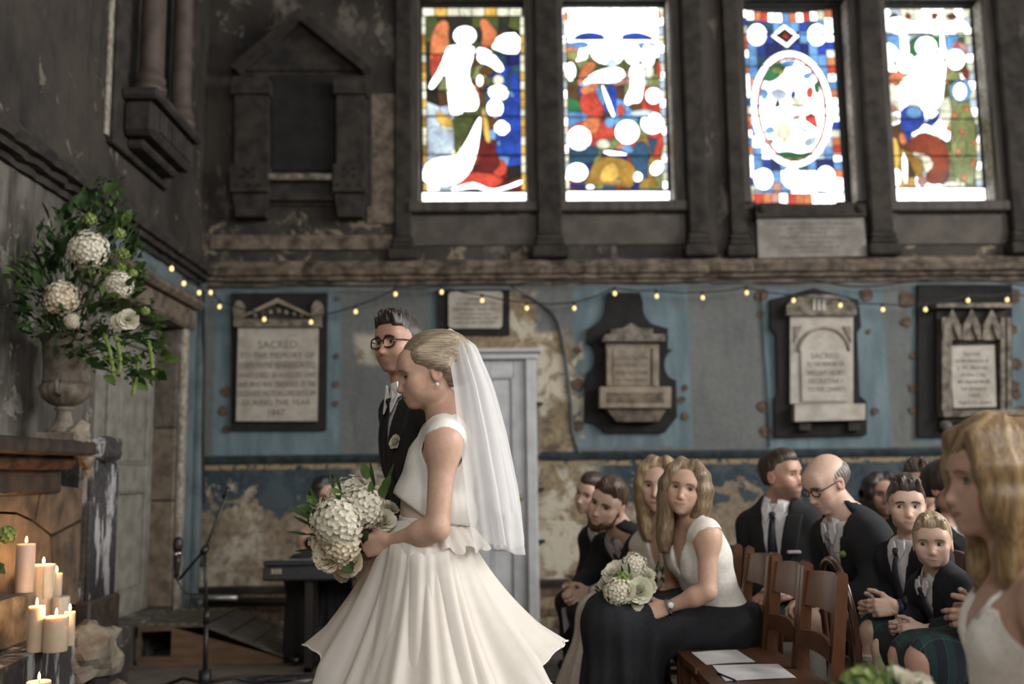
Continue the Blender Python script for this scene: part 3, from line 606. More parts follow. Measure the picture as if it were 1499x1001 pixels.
# 2: small tablet over the door
t = thing('wall_memorial', 'small pale tablet with rounded corners on black panel above the white door', 'memorial', WP(692, 492))
part('backing_slab', pr(640, 425, 746, 491), 0, .035, M_slate, t)
part('tablet', [(657, 433), (660, 429), (733, 428), (736, 432), (735, 478), (731, 482), (660, 482), (657, 478)], .03, .06, M_marble, t)
wtext([('SACRED', .8), ('TO THE MEMORY OF', .8), ('MRS MARY ANN HILL', .9), ('LATE OF LONDON', .7), ('WHO DEPARTED THIS LIFE', .7), ('AND OF HER CHILDREN', .7)], 660, 436, 732, 476, .0605, t)
# 3: waisted black slab with sarcophagus tablet
k = cr(780, 380, 3.336)
t = thing('wall_memorial', 'brown stone sarcophagus tablet on a waisted black backing with scooped sides', 'memorial', WP(920, 633))
left = [(360, 165)] + arc(262, 235, 90, 95, 10, -60, 6)[1:] + [(265, 345), (258, 410)] + arc(258, 480, 44, 72, 80, -80, 8) + [(255, 590), (250, 790), (300, 800), (350, 845)]
rgt = [(640, 845), (700, 770), (695, 592)] + arc(690, 515, 52, 72, 260, 100, 8) + [(655, 440), (655, 340)] + arc(622, 235, 88, 95, 240, 170, 6) + [(520, 165)]
part('backing_slab', k(left + rgt), 0, .045, M_slate, t)
part('die', k(pr(350, 410, 605, 630)), .04, .11, M_marble2, t); part('tablet', k(pr(384, 448, 560, 618)), .10, .125, M_marble2, t)
for x in (365, 585): part('pilaster', k(pr(x - 12, 440, x + 12, 622)), .10, .14, M_marble2, t)
part('cornice', k([(328, 412), (340, 380), (628, 378), (628, 412)]), .04, .18, M_carved, t); part('cresting', k([(370, 378), (372, 352), (430, 345), (470, 320), (510, 345), (574, 350), (574, 378)]), .04, .13, M_carved, t)
bs = part('base', k(pr(315, 630, 655, 730)), .04, .19, M_marble2, t); part('base_rim', k([(315, 630), (655, 630), (655, 730), (315, 730), (315, 648), (345, 660), (345, 708), (625, 708), (625, 655), (315, 648)][:4]), .0, .02, M_marble2, bs)
part('base_panel', k(pr(348, 658, 622, 706)), .185, .195, M_stone, bs)
part('corbel', k([(345, 730), (640, 730), (600, 795), (400, 795)]), .04, .15, M_stone, t)
wtext([('SACRED TO THE', .7), ('MEMORY OF', .7), ('JOHN VALENTINE', .8), ('OF THIS PARISH', .7)], 780 + 390 / 3.336, 380 + 470 / 3.336, 780 + 552 / 3.336, 380 + 610 / 3.336, .1255, t)
# 4: arched tablet
k = cr(1060, 280, 2.503)
t = thing('wall_memorial', 'pale marble memorial with plain arched panel on shouldered black backing', 'memorial', WP(1198, 640))
part('backing_slab', k([(165, 400), (320, 358), (485, 400), (495, 500), (480, 520), (490, 750), (515, 772), (516, 893), (180, 900), (180, 762), (190, 740), (186, 530), (165, 502)]), 0, .045, M_slate, t)
part('body', k(pr(232, 462, 460, 780)), .04, .08, M_marble, t)
part('arched_panel', k([(272, 772)] + [(268, 590)] + arc(352, 590, 84, 78, 180, 0, 14)[1:] + [(440, 772)]), .075, .10, M_marble, t)
part('arch_moulding', k([(258, 590)] + arc(352, 590, 94, 88, 180, 0, 14)[1:-1] + [(446, 590), (440, 590)] + arc(352, 590, 86, 80, 0, 180, 14)[1:-1] + [(266, 590)]), .075, .115, M_marble2, t)
for s in (245, 450): part('spandrel_carving', k([(s, 500), (s + (28 if s < 300 else -28), 500), (s, 560)]), .075, .095, M_carved, t)
part('entablature', k(pr(214, 425, 466, 462)), .04, .12, M_carved, t); part('top_arch', k([(216, 425)] + arc(340, 430, 124, 45, 178, 2, 12) + [(464, 425)]), .04, .10, M_carved, t)
for i in range(3): part('triglyph', k(pr(308 + i * 17, 402, 318 + i * 17, 446)), .09, .125, M_marble, t)
part('sill', k([(240, 785), (494, 782), (494, 840), (240, 846)]), .04, .14, M_marble, t)
for s in (262, 440): part('bracket', k(pr(s, 845, s + 42, 878)), .04, .10, M_stone2, t)
wtext([('SACRED', .8), ('TO THE MEMORY OF', .7), ('WILLIAM HENRY', .8), ('SECRETARY', .7), ('TO THIS CHARITY', .7)], 1060 + 285 / 2.503, 280 + 590 / 2.503, 1060 + 430 / 2.503, 280 + 740 / 2.503, .1005, t)
# 5: gothic tablet
t = thing('wall_memorial', 'white inscribed tablet in dark stone frame under three pointed gothic canopies', 'memorial', WP(1412, 640))
part('backing_slab', k(pr(703, 345, 1046, 900)), 0, .04, M_slate, t)
part('frame', k(pr(765, 440, 1020, 810)), .035, .07, M_stone2, t); part('tablet', k([(808, 572), (970, 568), (978, 792), (822, 796)]), .065, .09, M_marble, t)
for (x, w_) in ((782, 14), (800, 8), (992, 10), (1015, 9)): part('colonnette', k(pr(x - w_ / 2, 470, x + w_ / 2 + 6, 806)), .06, .12, M_carved, t)
part('cornice', k(pr(748, 420, 1020, 436)), .035, .15, M_carved, t); part('base_ledge', k([(772, 808), (1066, 802), (1070, 824), (776, 830)]), .035, .15, M_carved, t); part('plinth', k(pr(790, 828, 1040, 850)), .035, .10, M_stone2, t)
for i, cx_ in enumerate((810, 880, 952)):
    part('gothic_canopy', k([(cx_ - 34, 550), (cx_ - 30, 500), (cx_, 440), (cx_ + 30, 500), (cx_ + 34, 550), (cx_ + 22, 550), (cx_, 490), (cx_ - 22, 550)]), .06, .13, M_carved, t)
    part('carved_cusp', k([(cx_ - 20, 550), (cx_ - 12, 512), (cx_, 498), (cx_ + 12, 512), (cx_ + 20, 550)]), .06, .095, M_marble2, t)
MB().lathe(WP(1060 + 795 / 2.503, 280 + 858 / 2.503, .08), [(0, -.05), (.04, -.03), (.05, 0), (.035, .03), (0, .045)], 10).build('corbel_boss', M_carved, t, True)
wtext([('Sacred', .8), ('to the memory of', .8), ('J. W. Barrett', .8), ('of the City', .8), ('who departed this life', .8), ('1st January', .8), ('1860', .8), ('Aged 66 years', .8)], 1060 + 826 / 2.503, 280 + 585 / 2.503, 1060 + 960 / 2.503, 280 + 785 / 2.503, .0905, t)
# 6: wide tablet below the patterned window
t = thing('wall_memorial', 'wide grey inscribed tablet with dark carved scroll top below the patterned window', 'memorial', WP(1183, 380))
part('tablet', [(1104, 322), (1258, 320), (1264, 378), (1106, 381)], 0, .09, M_marble2 and simple('grey_weathered_marble', (.24, .225, .205), .7, .25, 9, .2, c2=(.15, .135, .12)), t)
part('pediment', [(1101, 324), (1101, 304), (1130, 302), (1180, 308), (1225, 302), (1258, 304), (1260, 322)], 0, .13, M_stone2, t)
for x in (1110, 1250): MB().lathe(WP(x, 311, .12), [(0, -.045), (.035, -.03), (.045, 0), (.03, .03), (0, .04)], 10).build('scroll', M_stone2, t, True)
wtext([('ERECTED BY SUBSCRIPTION AMONG HIS FRIENDS', .7), ('AS A TRIBUTE OF RESPECT', .7), ('TO THE MEMORY OF', .6), ('WILLIAM GEORGE JOHN ESQ', .9), ('ONE OF THE TRUSTEES', .7), ('AND A LIBERAL SUPPORTER OF', .7), ('THIS CHARITY', .7)], 1112, 328, 1254, 374, .0905, t)
# 7: big dark gabled monument high in the corner
k = cr(280, 0, 2.382)
t = thing('wall_memorial', 'large dark gabled stone monument with corbels high beside the corner', 'memorial', WP(440, 322))
part('back_panel', k(pr(150, 240, 630, 720)), 0, .03, M_stone2, t); part('dark_slab', k(pr(285, 270, 515, 600)), .02, .05, M_slate, t)
for (a, b_) in ((165, 280), (515, 612)):
    part('column', k(pr(a, 350, b_, 600)), .02, .13, M_stone2, t); part('capital', k(pr(a - 8, 300, b_ + 8, 352)), .02, .17, M_stone2, t)
    cb = part('corbel', k(pr(a - 8, 596, b_ + 4, 690)), .02, .19, M_stone2, t); part('corbel_foot', k([(a - 6, 690), (b_ + 2, 690), (b_ - 8, 770), (a + 6, 770)]), .02, .14, M_stone2, t)
    mx = (a + b_) / 2
    for (dx, dy) in ((0, 625), (-16, 612), (16, 612), (-16, 638), (16, 638), (-40, 668), (0, 668), (36, 668)): part('quatrefoil', k([(mx + dx - 6, dy), (mx + dx, dy - 6), (mx + dx + 6, dy), (mx + dx, dy + 6)]), .18, .20, M_slate, cb)
part('shelf', k(pr(276, 628, 502, 648)), .02, .18, M_carved, t); part('shelf_apron', k(pr(276, 648, 502, 708)), .02, .09, M_stone2, t)
for sgn in (-1, 1): part('gable_coping', k([(390, 55), (390, 100), (390 + sgn * 215, 270), (390 + sgn * 240, 258)]), .02, .16, M_stone2, t)
part('gable_field', k([(390, 100), (200, 255), (590, 255)]), .02, .06, M_stone2, t)
trim(slab(MB(), k(pr(70, 822, 700, 872)), 0, .03), M_stone); trim(slab(MB(), k(pr(615, 330, 725, 780)), 0, .02), M_stone)
# 8: columned monument on the left wall
def LP(px, py, d=0.0): p = onX(px, py, XL); return Vector((XL + d, p.y, p.z))
ya, yb = LP(168, 120).y, LP(240, 120).y; zb = LP(200, 225).z
t = thing('wall_memorial', 'dark stone monument with two columns on heavy bracket base, high on side wall', 'memorial', (XL, (ya + yb) / 2, zb))
def lb(name, y0, y1, z0, z1, d0, d1, mat, bev=.01): return MB().box((XL + d0, y0, z0), (XL + d1, y1, z1), 0, bev).build(name, mat, t)
lb('back_panel', ya - .1, yb + .05, zb - .10, zb + 2.3, 0, .05, M_stone2); lb('inner_slab', ya + .22, yb - .2, zb + .42, zb + 1.6, .04, .07, simple('grey_slab', (.12, .11, .10), .7, .3, 6, .2))
lb('bracket_base', ya + .02, yb - .02, zb, zb + .22, .04, .24, M_stone2, .03); lb('base_moulding', ya - .02, yb + .02, zb + .22, zb + .29, .04, .28, M_stone2, .02); lb('foot_moulding', ya + .1, yb - .1, zb - .06, zb, .04, .16, M_stone2, .02)
for i in range(9): lb('fret', ya + .12 + i * (yb - ya - .3) / 8.0, ya + .17 + i * (yb - ya - .3) / 8.0, zb + .04, zb + .18, .2, .255, M_stone2, .005)
for yy in (ya + .14, yb - .14):
    c = MB().lathe((XL + .17, yy, zb + .29), [(.10, 0), (.10, .05), (.085, .06), (.095, .10), (.08, .13), (.07, .17), (.066, .8), (.06, 1.45), (.075, 1.5), (.10, 1.62), (.10, 1.70)], 18).build('column', simple('purplish_column', (.07, .05, .042), .6, .3, 10, .2), t, True)
lb('entablature', ya - .05, yb + .05, zb + 1.98, zb + 2.2, .04, .28, M_stone2, .02)
trim(MB().box((XL, LP(156, 120).y - .02, LP(156, 200).z), (XL + .02, LP(156, 120).y + .05, ZC - .2), 0, .004), M_cream)
# holes and old fixings round the memorials
M_rust = simple('rusty_fixing', (.10, .065, .045), .9, .5, 40, .3)
for (px, py, r) in ((494, 437, 4), (494, 488, 3), (493, 521, 4), (493, 562, 5), (492, 590, 5), (331, 573, 8), (327, 602, 8), (332, 628, 6), (330, 496, 3), (998, 585, 6), (1003, 568, 5), (1003, 609, 6), (845, 513, 5), (846, 563, 10), (846, 623, 9), (1268, 432, 10), (1271, 485, 4), (1275, 517, 3), (1276, 554, 3), (1280, 602, 6), (1115, 433, 10), (1114, 460, 6), (1116, 595, 9), (1121, 630, 9), (1327, 439, 14), (1327, 471, 9), (1338, 520, 7), (1337, 568, 8), (1336, 600, 7), (1480, 483, 9), (1487, 533, 9), (1484, 565, 9), (1488, 577, 7), (1494, 604, 12), (1480, 434, 14)):
    rr = r / 184.0
    if r >= 4: MB().prism([WP(px, py) + Vector((rr * math.cos(q) * random.uniform(.75, 1.15), 0, rr * math.sin(q) * random.uniform(.75, 1.15))) for q in [i * .628 for i in range(10)]], (0, -.012, 0)).build('plaster_patch', M_rust, wall_back)
# ================================================================== CABLES AND FESTOON LIGHTS
def blackline(name, pts, r, label, mat=M_black, cat='cable', seg=6, smoothit=True):
    pts = [Vector(p) for p in pts]; out = []
    if smoothit and len(pts) > 2:
        for i in range(len(pts) - 1):
            p0, p1, p2, p3 = pts[max(i - 1, 0)], pts[i], pts[i + 1], pts[min(i + 2, len(pts) - 1)]
            for j in range(6):
                u = j / 6; out.append(.5 * ((2 * p1) + (p2 - p0) * u + (2 * p0 - 5 * p1 + 4 * p2 - p3) * u * u + (3 * p1 - p0 - 3 * p2 + p3) * u ** 3))
        out.append(pts[-1])
    else: out = pts
    return tag(MB().tube(out, r, seg).build(name, mat, None, True), label, cat)
blackline('wall_cable', [WP(292, 415, .13), WP(420, 421, .15), WP(560, 424, .15), WP(700, 421, .15), WP(752, 421, .15), WP(800, 417, .15), WP(960, 419, .15), WP(1150, 412, .15), WP(1250, 424, .13), WP(1380, 412, .15), WP(1499, 424, .14)], .008, 'black cable pinned along the underside of the back wall cornice')
blackline('wall_conduit', [WP(748, 422, .1), WP(780, 437, .02), WP(808, 458, .02), WP(820, 482, .02), WP(828, 530, .02), WP(834, 580, .02), WP(838, 630, .02), WP(848, 664, .02)], .013, 'thick grey conduit curving down the wall beside the white door', simple('grey_conduit', (.08, .09, .10), .5, .2, 20, 0))
blackline('wall_cable', [WP(1113, 430, .02), WP(1117, 500, .015), WP(1121, 560, .015), WP(1125, 655, .015)], .006, 'thin black cable running down left of the arched memorial')
blackline('wall_cable', [LP(287, 425, .06), LP(288, 520, .06), LP(286, 640, .06), LP(287, 760, .06), LP(284, 830, .06)], .012, 'black cable running down the side wall beside the corner')
M_bulb = MatB('lit_festoon_bulb'); M_bulb.base((.9, .8, .5)); M_bulb.nt.links.new(M_bulb.mix(M_bulb.noise(30), (1, .66, .18), (1, .74, .28)).k, M_bulb.b.inputs['Emission Color']); M_bulb.set(Emission_Strength=1.35); M_bulb = M_bulb.m
bul = [(219, 391, 0), (238, 413, 0), (262, 427, 0), (280, 427, 0), (330, 453, 1), (394, 471, 1), (461, 475, 1), (525, 460, 1), (582, 435, 1), (648, 432, 1), (706, 444, 1), (770, 455, 1), (838, 455, 1), (896, 434, 1), (956, 438, 1), (1022, 440, 1), (1085, 433, 1), (1152, 444, 1), (1219, 451, 1), (1280, 457, 1), (1341, 457, 1), (1402, 444, 1), (1458, 443, 1)]
fl = thing('festoon_lights', 'string of small warm festoon bulbs draped along the walls', 'string lights', WP(900, 450, .2))
pts = []
for (px, py, s) in bul: pts.append(LP(px, py - 7, .15) if s == 0 else WP(px, py - 7, .17))
pts = [LP(150, 352, .15), LP(190, 372, .15)] + pts + [WP(1520, 436, .17)]
MB().tube([q for i in range(len(pts) - 1) for q in (pts[i], pts[i].lerp(pts[i + 1], .5) - Vector((0, 0, .012)))] + [pts[-1]], .006, 6).build('cable', M_black, fl, True)
for p in pts[2:-1]:
    so = MB().lathe(p, [(.010, -.028), (.012, -.02), (.012, .004), (.006, .01)], 10).build('socket', M_black, fl, True)
    MB().lathe(p + Vector((0, 0, -.047)), [(0, -.016), (.010, -.012), (.0145, -.002), (.0125, .009), (.008, .02)], 12).build('bulb', M_bulb, so, True)
# ================================================================== FIREPLACE AND ALTAR LEDGE ON THE LEFT WALL
XF = -2.17
def FP(px, py, X): return onX(px, py, X)
M_fstone = simple('smoke_browned_stone_slab', (.16, .105, .066), .75, .4, 7, .4, c2=(.045, .031, .022), detail=8)
M_fdark = simple('blackened_mantel_timber', (.055, .036, .026), .55, .5, 12, .4, c2=(.018, .014, .012), detail=8)
M_fred = simple('reddish_marble_moulding', (.11, .055, .035), .4, .5, 10, .2, c2=(.03, .018, .014), detail=7)
def peel():
    b = MatB('peeling_white_paint_on_dark_wood'); n = b.noise(9, 8, .7, b.vec(1.0, 1.0, .22)); n2 = b.noise(26, 5, .6)
    c = b.mix(n2.step(.3, .7), (.022, .021, .022), (.05, .047, .047)); c = b.mix(n.step(.50, .57), c, (.36, .36, .37)); c = b.mix(n.step(.66, .7) * .8, c, (.13, .09, .065))
    b.base(c); b.rough(.8); b.bump(n.step(.5, .62) + n2 * .4, .5, .008); return b.m
M_peel = peel()
M_pale = simple('broken_pale_plaster', (.30, .26, .20), .9, .4, 10, .6, c2=(.13, .105, .08), detail=8)
mz = onX(65, 641, -1.99).z
fp = thing('fireplace', 'broken stone fireplace with smoke-browned slabs, fluted pilaster and dark mantel shelf', 'fireplace', (XF, 4.2, 0))
YE = 5.08
MB().box((XL, 3.1, 0), (XF - .03, YE, mz - .1)).build('core', M_stone2, fp)
def kf(pts): return [FP(x / 2.628, 620 + y / 2.628, XF) for x, y in pts]
for pts in ([(-60, 235), (150, 232), (122, 368), (60, 340), (-60, 335)], [(160, 230), (345, 255), (345, 345), (192, 425), (130, 378)], [(197, 437), (345, 358), (345, 610), (330, 690), (215, 700)], [(-60, 345), (58, 350), (122, 380), (186, 432), (205, 700), (-60, 700)]):
    q = kf(pts); q = [Vector((XF - .04, p.y, p.z)) for p in q]
    MB().prism(q, (.045 + random.uniform(0, .012), 0, 0)).build('stone_slab', M_fstone, fp)
MB().box((XF - .04, 3.1, mz - .25), (XF + .035, YE - .06, mz - .13), 0, .01).build('frieze', M_fdark, fp)
mb = MB(); V = []; rr = random.Random(4)
prof = [(XF - .03, mz - .14), (XF + .09, mz - .135), (XF + .115, mz - .105), (XF + .10, mz - .075), (XF + .125, mz - .06)]
for i in range(26):
    yy = 3.1 + (YE - .09 - 3.1) * i / 25
    for (X, Z_) in prof: V.append((X + rr.uniform(-.006, .004), yy, Z_ + rr.uniform(-.004, .004)))
m = len(prof); mb.add(V, [(i * m + j, i * m + j + 1, (i + 1) * m + j + 1, (i + 1) * m + j) for i in range(25) for j in range(m - 1)]).build('mantel_moulding', M_fred, fp)
MB().box((XL, 3.1, mz - .07), (-1.985, YE - .02, mz), 0, .012).build('mantel_shelf', M_fdark, fp)
def rock(c, r, mat, name, parent, seed=0, sub=2, flat=1.0, amp=.35):
    bm = bmesh.new(); bmesh.ops.create_icosphere(bm, subdivisions=sub, radius=1); V = []
    for v in bm.verts:
        n = v.co.normalized(); q = max(abs(n.x), abs(n.y), abs(n.z)); kx = .75 + .25 / q * .9
        d = kx * (1 + amp * mnoise.noise(n * 1.6 + Vector((seed * 3.1, seed, 0))) + amp * .4 * mnoise.noise(n * 4 + Vector((seed, 0, 5))))
        V.append(Vector(c) + Vector((n.x * r[0], n.y * r[1], n.z * r[2])) * d)
    F = [[v.index for v in f.verts] for f in bm.faces]; bm.free()
    return MB().add(V, F).build(name, mat, parent)
for i, (px, py, r) in enumerate(((112, 640, .06), (122, 656, .055), (127, 672, .05), (119, 630, .05), (130, 690, .03))):
    p = FP(px, py, -2.03); rock((p.x, p.y, p.z), (r * .8, r * .9, r), M_pale, 'broken_edge', fp, i, 2)
# fluted pilaster
y0, y1 = FP(130, 750, -2.125).y, FP(177, 750, -2.10).y; zp0, zp1 = .56, FP(150, 648, -2.10).z
mb = MB().box((XL, y0, 0), (-2.13, y1, zp1), 0, .01)
pl = mb.build('pilaster', M_peel, fp)
for i in range(10):
    yy = y0 + (i + .5) * (y1 - y0) / 10; MB().tube([(-2.13, yy, zp0), (-2.13, yy, zp1 - .09 + random.uniform(-.04, .05))], (y1 - y0) / 22, 8).build('reed', M_peel, pl, True)
MB().box((XL, y0 - .02, .30), (-2.09, y1 + .015, zp0), 0, .012).build('pilaster_base', M_fdark, fp)
rock((-2.12, (y0 + y1) / 2, zp1 - .03), (.05, (y1 - y0) / 2, .07), M_peel, 'broken_capital', fp, 9, 3, amp=.3)
# ledge with candles, broken pale end stone, rubble
ZL = .50
lp = [onZ(-30, 992, ZL), onZ(60, 952, ZL), onZ(125, 923, ZL)]
MB().prism([Vector((XF - .01, 3.1, ZL)), Vector((lp[0].x + .04, 3.1, ZL)), lp[1], lp[2], Vector((XF - .01, lp[2].y + .05, ZL))], (0, 0, -.30)).build('ledge', M_peel, fp)
e0, e1 = onZ(126, 921, ZL + .01), onZ(168, 900, ZL + .05)
rock(((e0.x + e1.x) / 2 - .06, (e0.y + e1.y) / 2 + .02, .39), (.12, .25, .13), M_pale, 'ledge_end_stone', fp, 3, 3, amp=.42)
MB().box((XL, 3.1, 0), (-1.62, 4.35, .19), 0, .02).build('hearth_step', M_stone2, fp)
MB().box((XL, 4.35, 0), (-1.95, YE + .45, .30), 0, .02).build('side_plinth', M_stone2, fp)
tag(rock((-1.72, 4.62, .125), (.17, .22, .15), M_stone, 'rubble_stone', None, 5, 3), 'lump of grey rubble lying on the floor below the candle ledge', 'stone')
tag(rock((-1.80, 5.05, .085), (.10, .12, .10), M_stone, 'rubble_stone', None, 6, 3), 'small piece of rubble on the floor beside the fluted pilaster', 'stone')
sb = FP(18, 872, -2.07)
tag(MB().box((XF - .0, 3.6, ZL), (-2.0, FP(44, 872, -2.03).y, FP(30, 866, -2.08).z), 0, .012).build('stone_block', M_stone), 'low rough stone block carrying the tallest pillar candle', 'stone')
# ================================================================== CANDLES
def waxmat(name, c):
    b = MatB(name); n = b.noise(14, 4, .6, b.objco()); b.base(b.mix(n.step(.35, .65), tuple(v * .9 for v in c), c)); b.rough(.45)
    b.set(Subsurface_Weight=.6, Subsurface_Scale=.03); b.b.inputs['Subsurface Radius'].default_value = (1.0, .45, .2); return b.m
M_wax, M_wax2, M_wax3 = waxmat('ivory_wax', (.66, .55, .42)), waxmat('pinkish_wax', (.50, .42, .39)), waxmat('grey_wax', (.42, .41, .41))
M_flame = MatB('candle_flame'); M_flame.nt.links.new(M_flame.mix(M_flame.noise(20), (1, .62, .22), (1, .78, .42)).k, M_flame.b.inputs['Emission Color']); M_flame.set(Emission_Strength=9); M_flame = M_flame.m
M_wick = simple('charred_wick', (.01, .008, .007), .9, .2, 20, 0)
def candle(pos, r, h, mat, label, lit=True, drip=0, power=1.6):
    t = thing('pillar_candle', label, 'candle', pos, 'lit pillar candles on the altar ledge' if lit else None); pos = Vector(pos)
    rn = random.Random(int(pos.x * 1000)); wob = [1 + .04 * rn.uniform(-1, 1) for _ in range(20)]
    fl_ = (lambda k, z: wob[k] if z > h * .5 else 1) if not drip else (lambda k, z: 1 + drip * .12 * math.sin(k * 1.9) * (z / h))
    b = MB().lathe(pos, [(r * .96, 0), (r, .004), (r, h * .5), (r * .99, h - .006), (r * .95, h), (r * .82, h - .004), (r * .6, h - .010), (.001, h - .013)], 20, 0, fl_).build('wax_body', mat, t, True)
    if drip:
        for i in range(6):
            a = i * 1.05; MB().tube([pos + Vector((r * math.cos(a), r * math.sin(a), h - .002)), pos + Vector((r * 1.03 * math.cos(a), r * 1.03 * math.sin(a), h * rn.uniform(.5, .8)))], [.006, .004], 6).build('wax_drip', mat, b, True)
    MB().tube([pos + Vector((0, 0, h - .014)), pos + Vector((.001, 0, h + .006))], .0015, 5).build('wick', M_wick, t)
    if lit:
        MB().lathe(pos + Vector((0, 0, h + .004)), [(.0008, 0), (.004, .005), (.0052, .010), (.0035, .018), (.0006, .028)], 8).build('flame', M_flame, t, True)
        l = bpy.data.lights.new('candle_light', 'POINT'); l.energy = power * .75; l.color = (1, .56, .22); l.shadow_soft_size = .012
        o = bpy.data.objects.new('candle_light', l); COL.objects.link(o); o.parent = t; o.location = (0, 0, h + .03)
def cand_at(px, ytop, ybot, Y, rpx, mat, label, z0=ZL, **kw):
    p = onY(px, ybot, Y); s = FPX / Y; top = onY(px, ytop, Y).z
    candle((p.x, Y, z0), rpx / s, top - z0, mat, label, **kw)
bt = FP(30, 866, -2.08)
cand_at(35, 796, 866, bt.y - .03, 12.5, M_wax2, 'tall pinkish pillar candle standing on the low stone block', z0=bt.z, power=.7)
cand_at(60, 826, 905, 4.62, 15.5, M_wax, 'tallest ivory pillar candle with melted dripping rim in the cluster', drip=1, power=3.0)
cand_at(80, 839, 900, 4.80, 8, M_wax, 'slim ivory candle half hidden behind the dripping pillar candle', power=.8)
cand_at(88, 873, 905, 4.58, 12, M_wax3, 'short grey unlit candle behind the wide candle', lit=False)
cand_at(52, 887, 932, 4.20, 11, M_wax, 'ivory pillar candle with bright flame at the ledge edge', power=2.0)
cand_at(81, 902, 935, 4.20, 16.5, M_wax, 'short wide glowing candle at the front of the ledge', power=2.2)
cand_at(101, 895, 928, 4.34, 7.5, M_wax, 'slim short candle at the right end of the candle cluster', power=1.2)
p = onY(57, 997, 3.66); candle((p.x, 3.66, .19), .042, p.z - .19, M_wax, 'wide candle standing on the low hearth step', power=1.2)
# ================================================================== URN AND FLOWERS
M_urn = simple('lichened_cast_iron_urn', (.23, .20, .165), .75, .4, 16, .3, c2=(.11, .085, .062), detail=7)
UP = Vector((0, 0, 0)); u0 = FP(95, 637, -2.11); UP = Vector((u0.x, u0.y - .02, mz)); q = .00141
ur = thing('garden_urn', 'weathered fluted garden urn standing on the mantel shelf', 'urn', UP)
MB().box(UP + Vector((-.10, -.10, 0)), UP + Vector((.10, .10, .042)), 0, .006).build('plinth', M_urn, ur)
MB().lathe(UP, [(.085, .042), (.082, .055), (.06, .07), (.042, .10), (.034, .135), (.036, .15), (.046, .155), (.046, .165), (.034, .172)], 28).build('stem', M_urn, ur, True)
MB().lathe(UP, [(.034, .17), (.07, .185), (.105, .215), (.119, .25), (.116, .27), (.108, .285)], 64, 0, lambda k, z: 1 + (.075 * abs(math.sin(k * math.pi / 4)) - .02 if .18 < z < .28 else 0)).build('fluted_bowl', M_urn, ur, True)
MB().lathe(UP, [(.106, .283), (.108, .30), (.104, .31), (.108, .40), (.116, .48), (.128, .505), (.135, .515), (.132, .525), (.118, .52), (.11, .49), (.10, .44), (0.001, .43)], 32).build('body', M_urn, ur, True)
for s in (-1, 1): MB().tube([UP + Vector((0.02, s * .10, .22)), UP + Vector((0.02, s * .145, .24)), UP + Vector((0.02, s * .15, .29)), UP + Vector((0.02, s * .112, .32))], .010, 8).build('handle', M_urn, ur, True)
def leafmat(name, a, c):
    b = MatB(name); n = b.noise(5, 4, .6); b.base(b.mix(n.step(.35, .65), a, c)); b.rough(.5); b.set(Specular_IOR_Level=.3)
    tr = b.nt.nodes.new('ShaderNodeBsdfTranslucent'); tr.inputs[0].default_value = (*c, 1); mx = b.nt.nodes.new('ShaderNodeMixShader'); mx.inputs[0].default_value = .25
    b.nt.links.new(b.b.outputs[0], mx.inputs[1]); b.nt.links.new(tr.outputs[0], mx.inputs[2]); b.nt.links.new(mx.outputs[0], b.out.inputs[0]); return b.m
M_leaf, M_leaf2, M_lime = leafmat('dark_green_leaf', (.018, .045, .014), (.05, .10, .03)), leafmat('mid_green_leaf', (.05, .10, .02), (.12, .19, .05)), leafmat('lime_green_bloom', (.16, .24, .05), (.34, .42, .14))
M_petal, M_cpetal, M_ypetal = leafmat('white_petal', (.70, .66, .53), (.82, .79, .68)), leafmat('cream_petal', (.76, .67, .50), (.85, .77, .62)), leafmat('pale_green_white_petal', (.70, .71, .54), (.83, .82, .71))
def localmesh(name, mb, mats, smooth=True):
    me = bpy.data.meshes.new(name); me.from_pydata([tuple(v) for v in mb.v], [], mb.f)
    for m in mats: me.materials.append(m)
    me.polygons.foreach_set('material_index', np.asarray(mb.m, dtype=np.int32))
    if smooth: me.polygons.foreach_set('use_smooth', np.ones(len(me.polygons), dtype=bool))
    me.update(); return me
def place(me, name, parent, loc, rot=None, scale=1.0):
    o = bpy.data.objects.new(name, me); COL.objects.link(o); o.parent = parent
    o.location = Vector(loc) - (worldloc(parent) if parent else Vector((0, 0, 0)))
    if rot is not None: o.rotation_mode = 'QUATERNION'; o.rotation_quaternion = rot
    o.scale = (scale,) * 3 if not isinstance(scale, (tuple, list)) else scale; return o
def qdir(d, spin=0.0):
    from mathutils import Quaternion
    d = Vector(d).normalized(); return d.to_track_quat('Z', 'Y') @ Quaternion((0, 0, 1), spin)
def leaf_mesh(name, L, W, mat, curl=.25, n=5):
    mb = MB(); V = []; F = []
    for i in range(n + 1):
        t = i / n; wv = W * math.sin(math.pi * min(1, t * .92 + .06)) ** .8 * (1 - .25 * t); zz = curl * L * (t * t) * -.6
        V += [(-wv, t * L, zz + wv * .35), (0, t * L, zz), (wv, t * L, zz + wv * .35)]
    for i in range(n):
        for k in range(2): F.append((i * 3 + k, i * 3 + k + 1, (i + 1) * 3 + k + 1, (i + 1) * 3 + k))
    # modest thickness
    m = len(V); V2 = [(x, y, z - .0012) for x, y, z in V]; return localmesh(name, mb.add(V + V2, F + [tuple(i + m for i in f[::-1]) for f in F]), [mat])
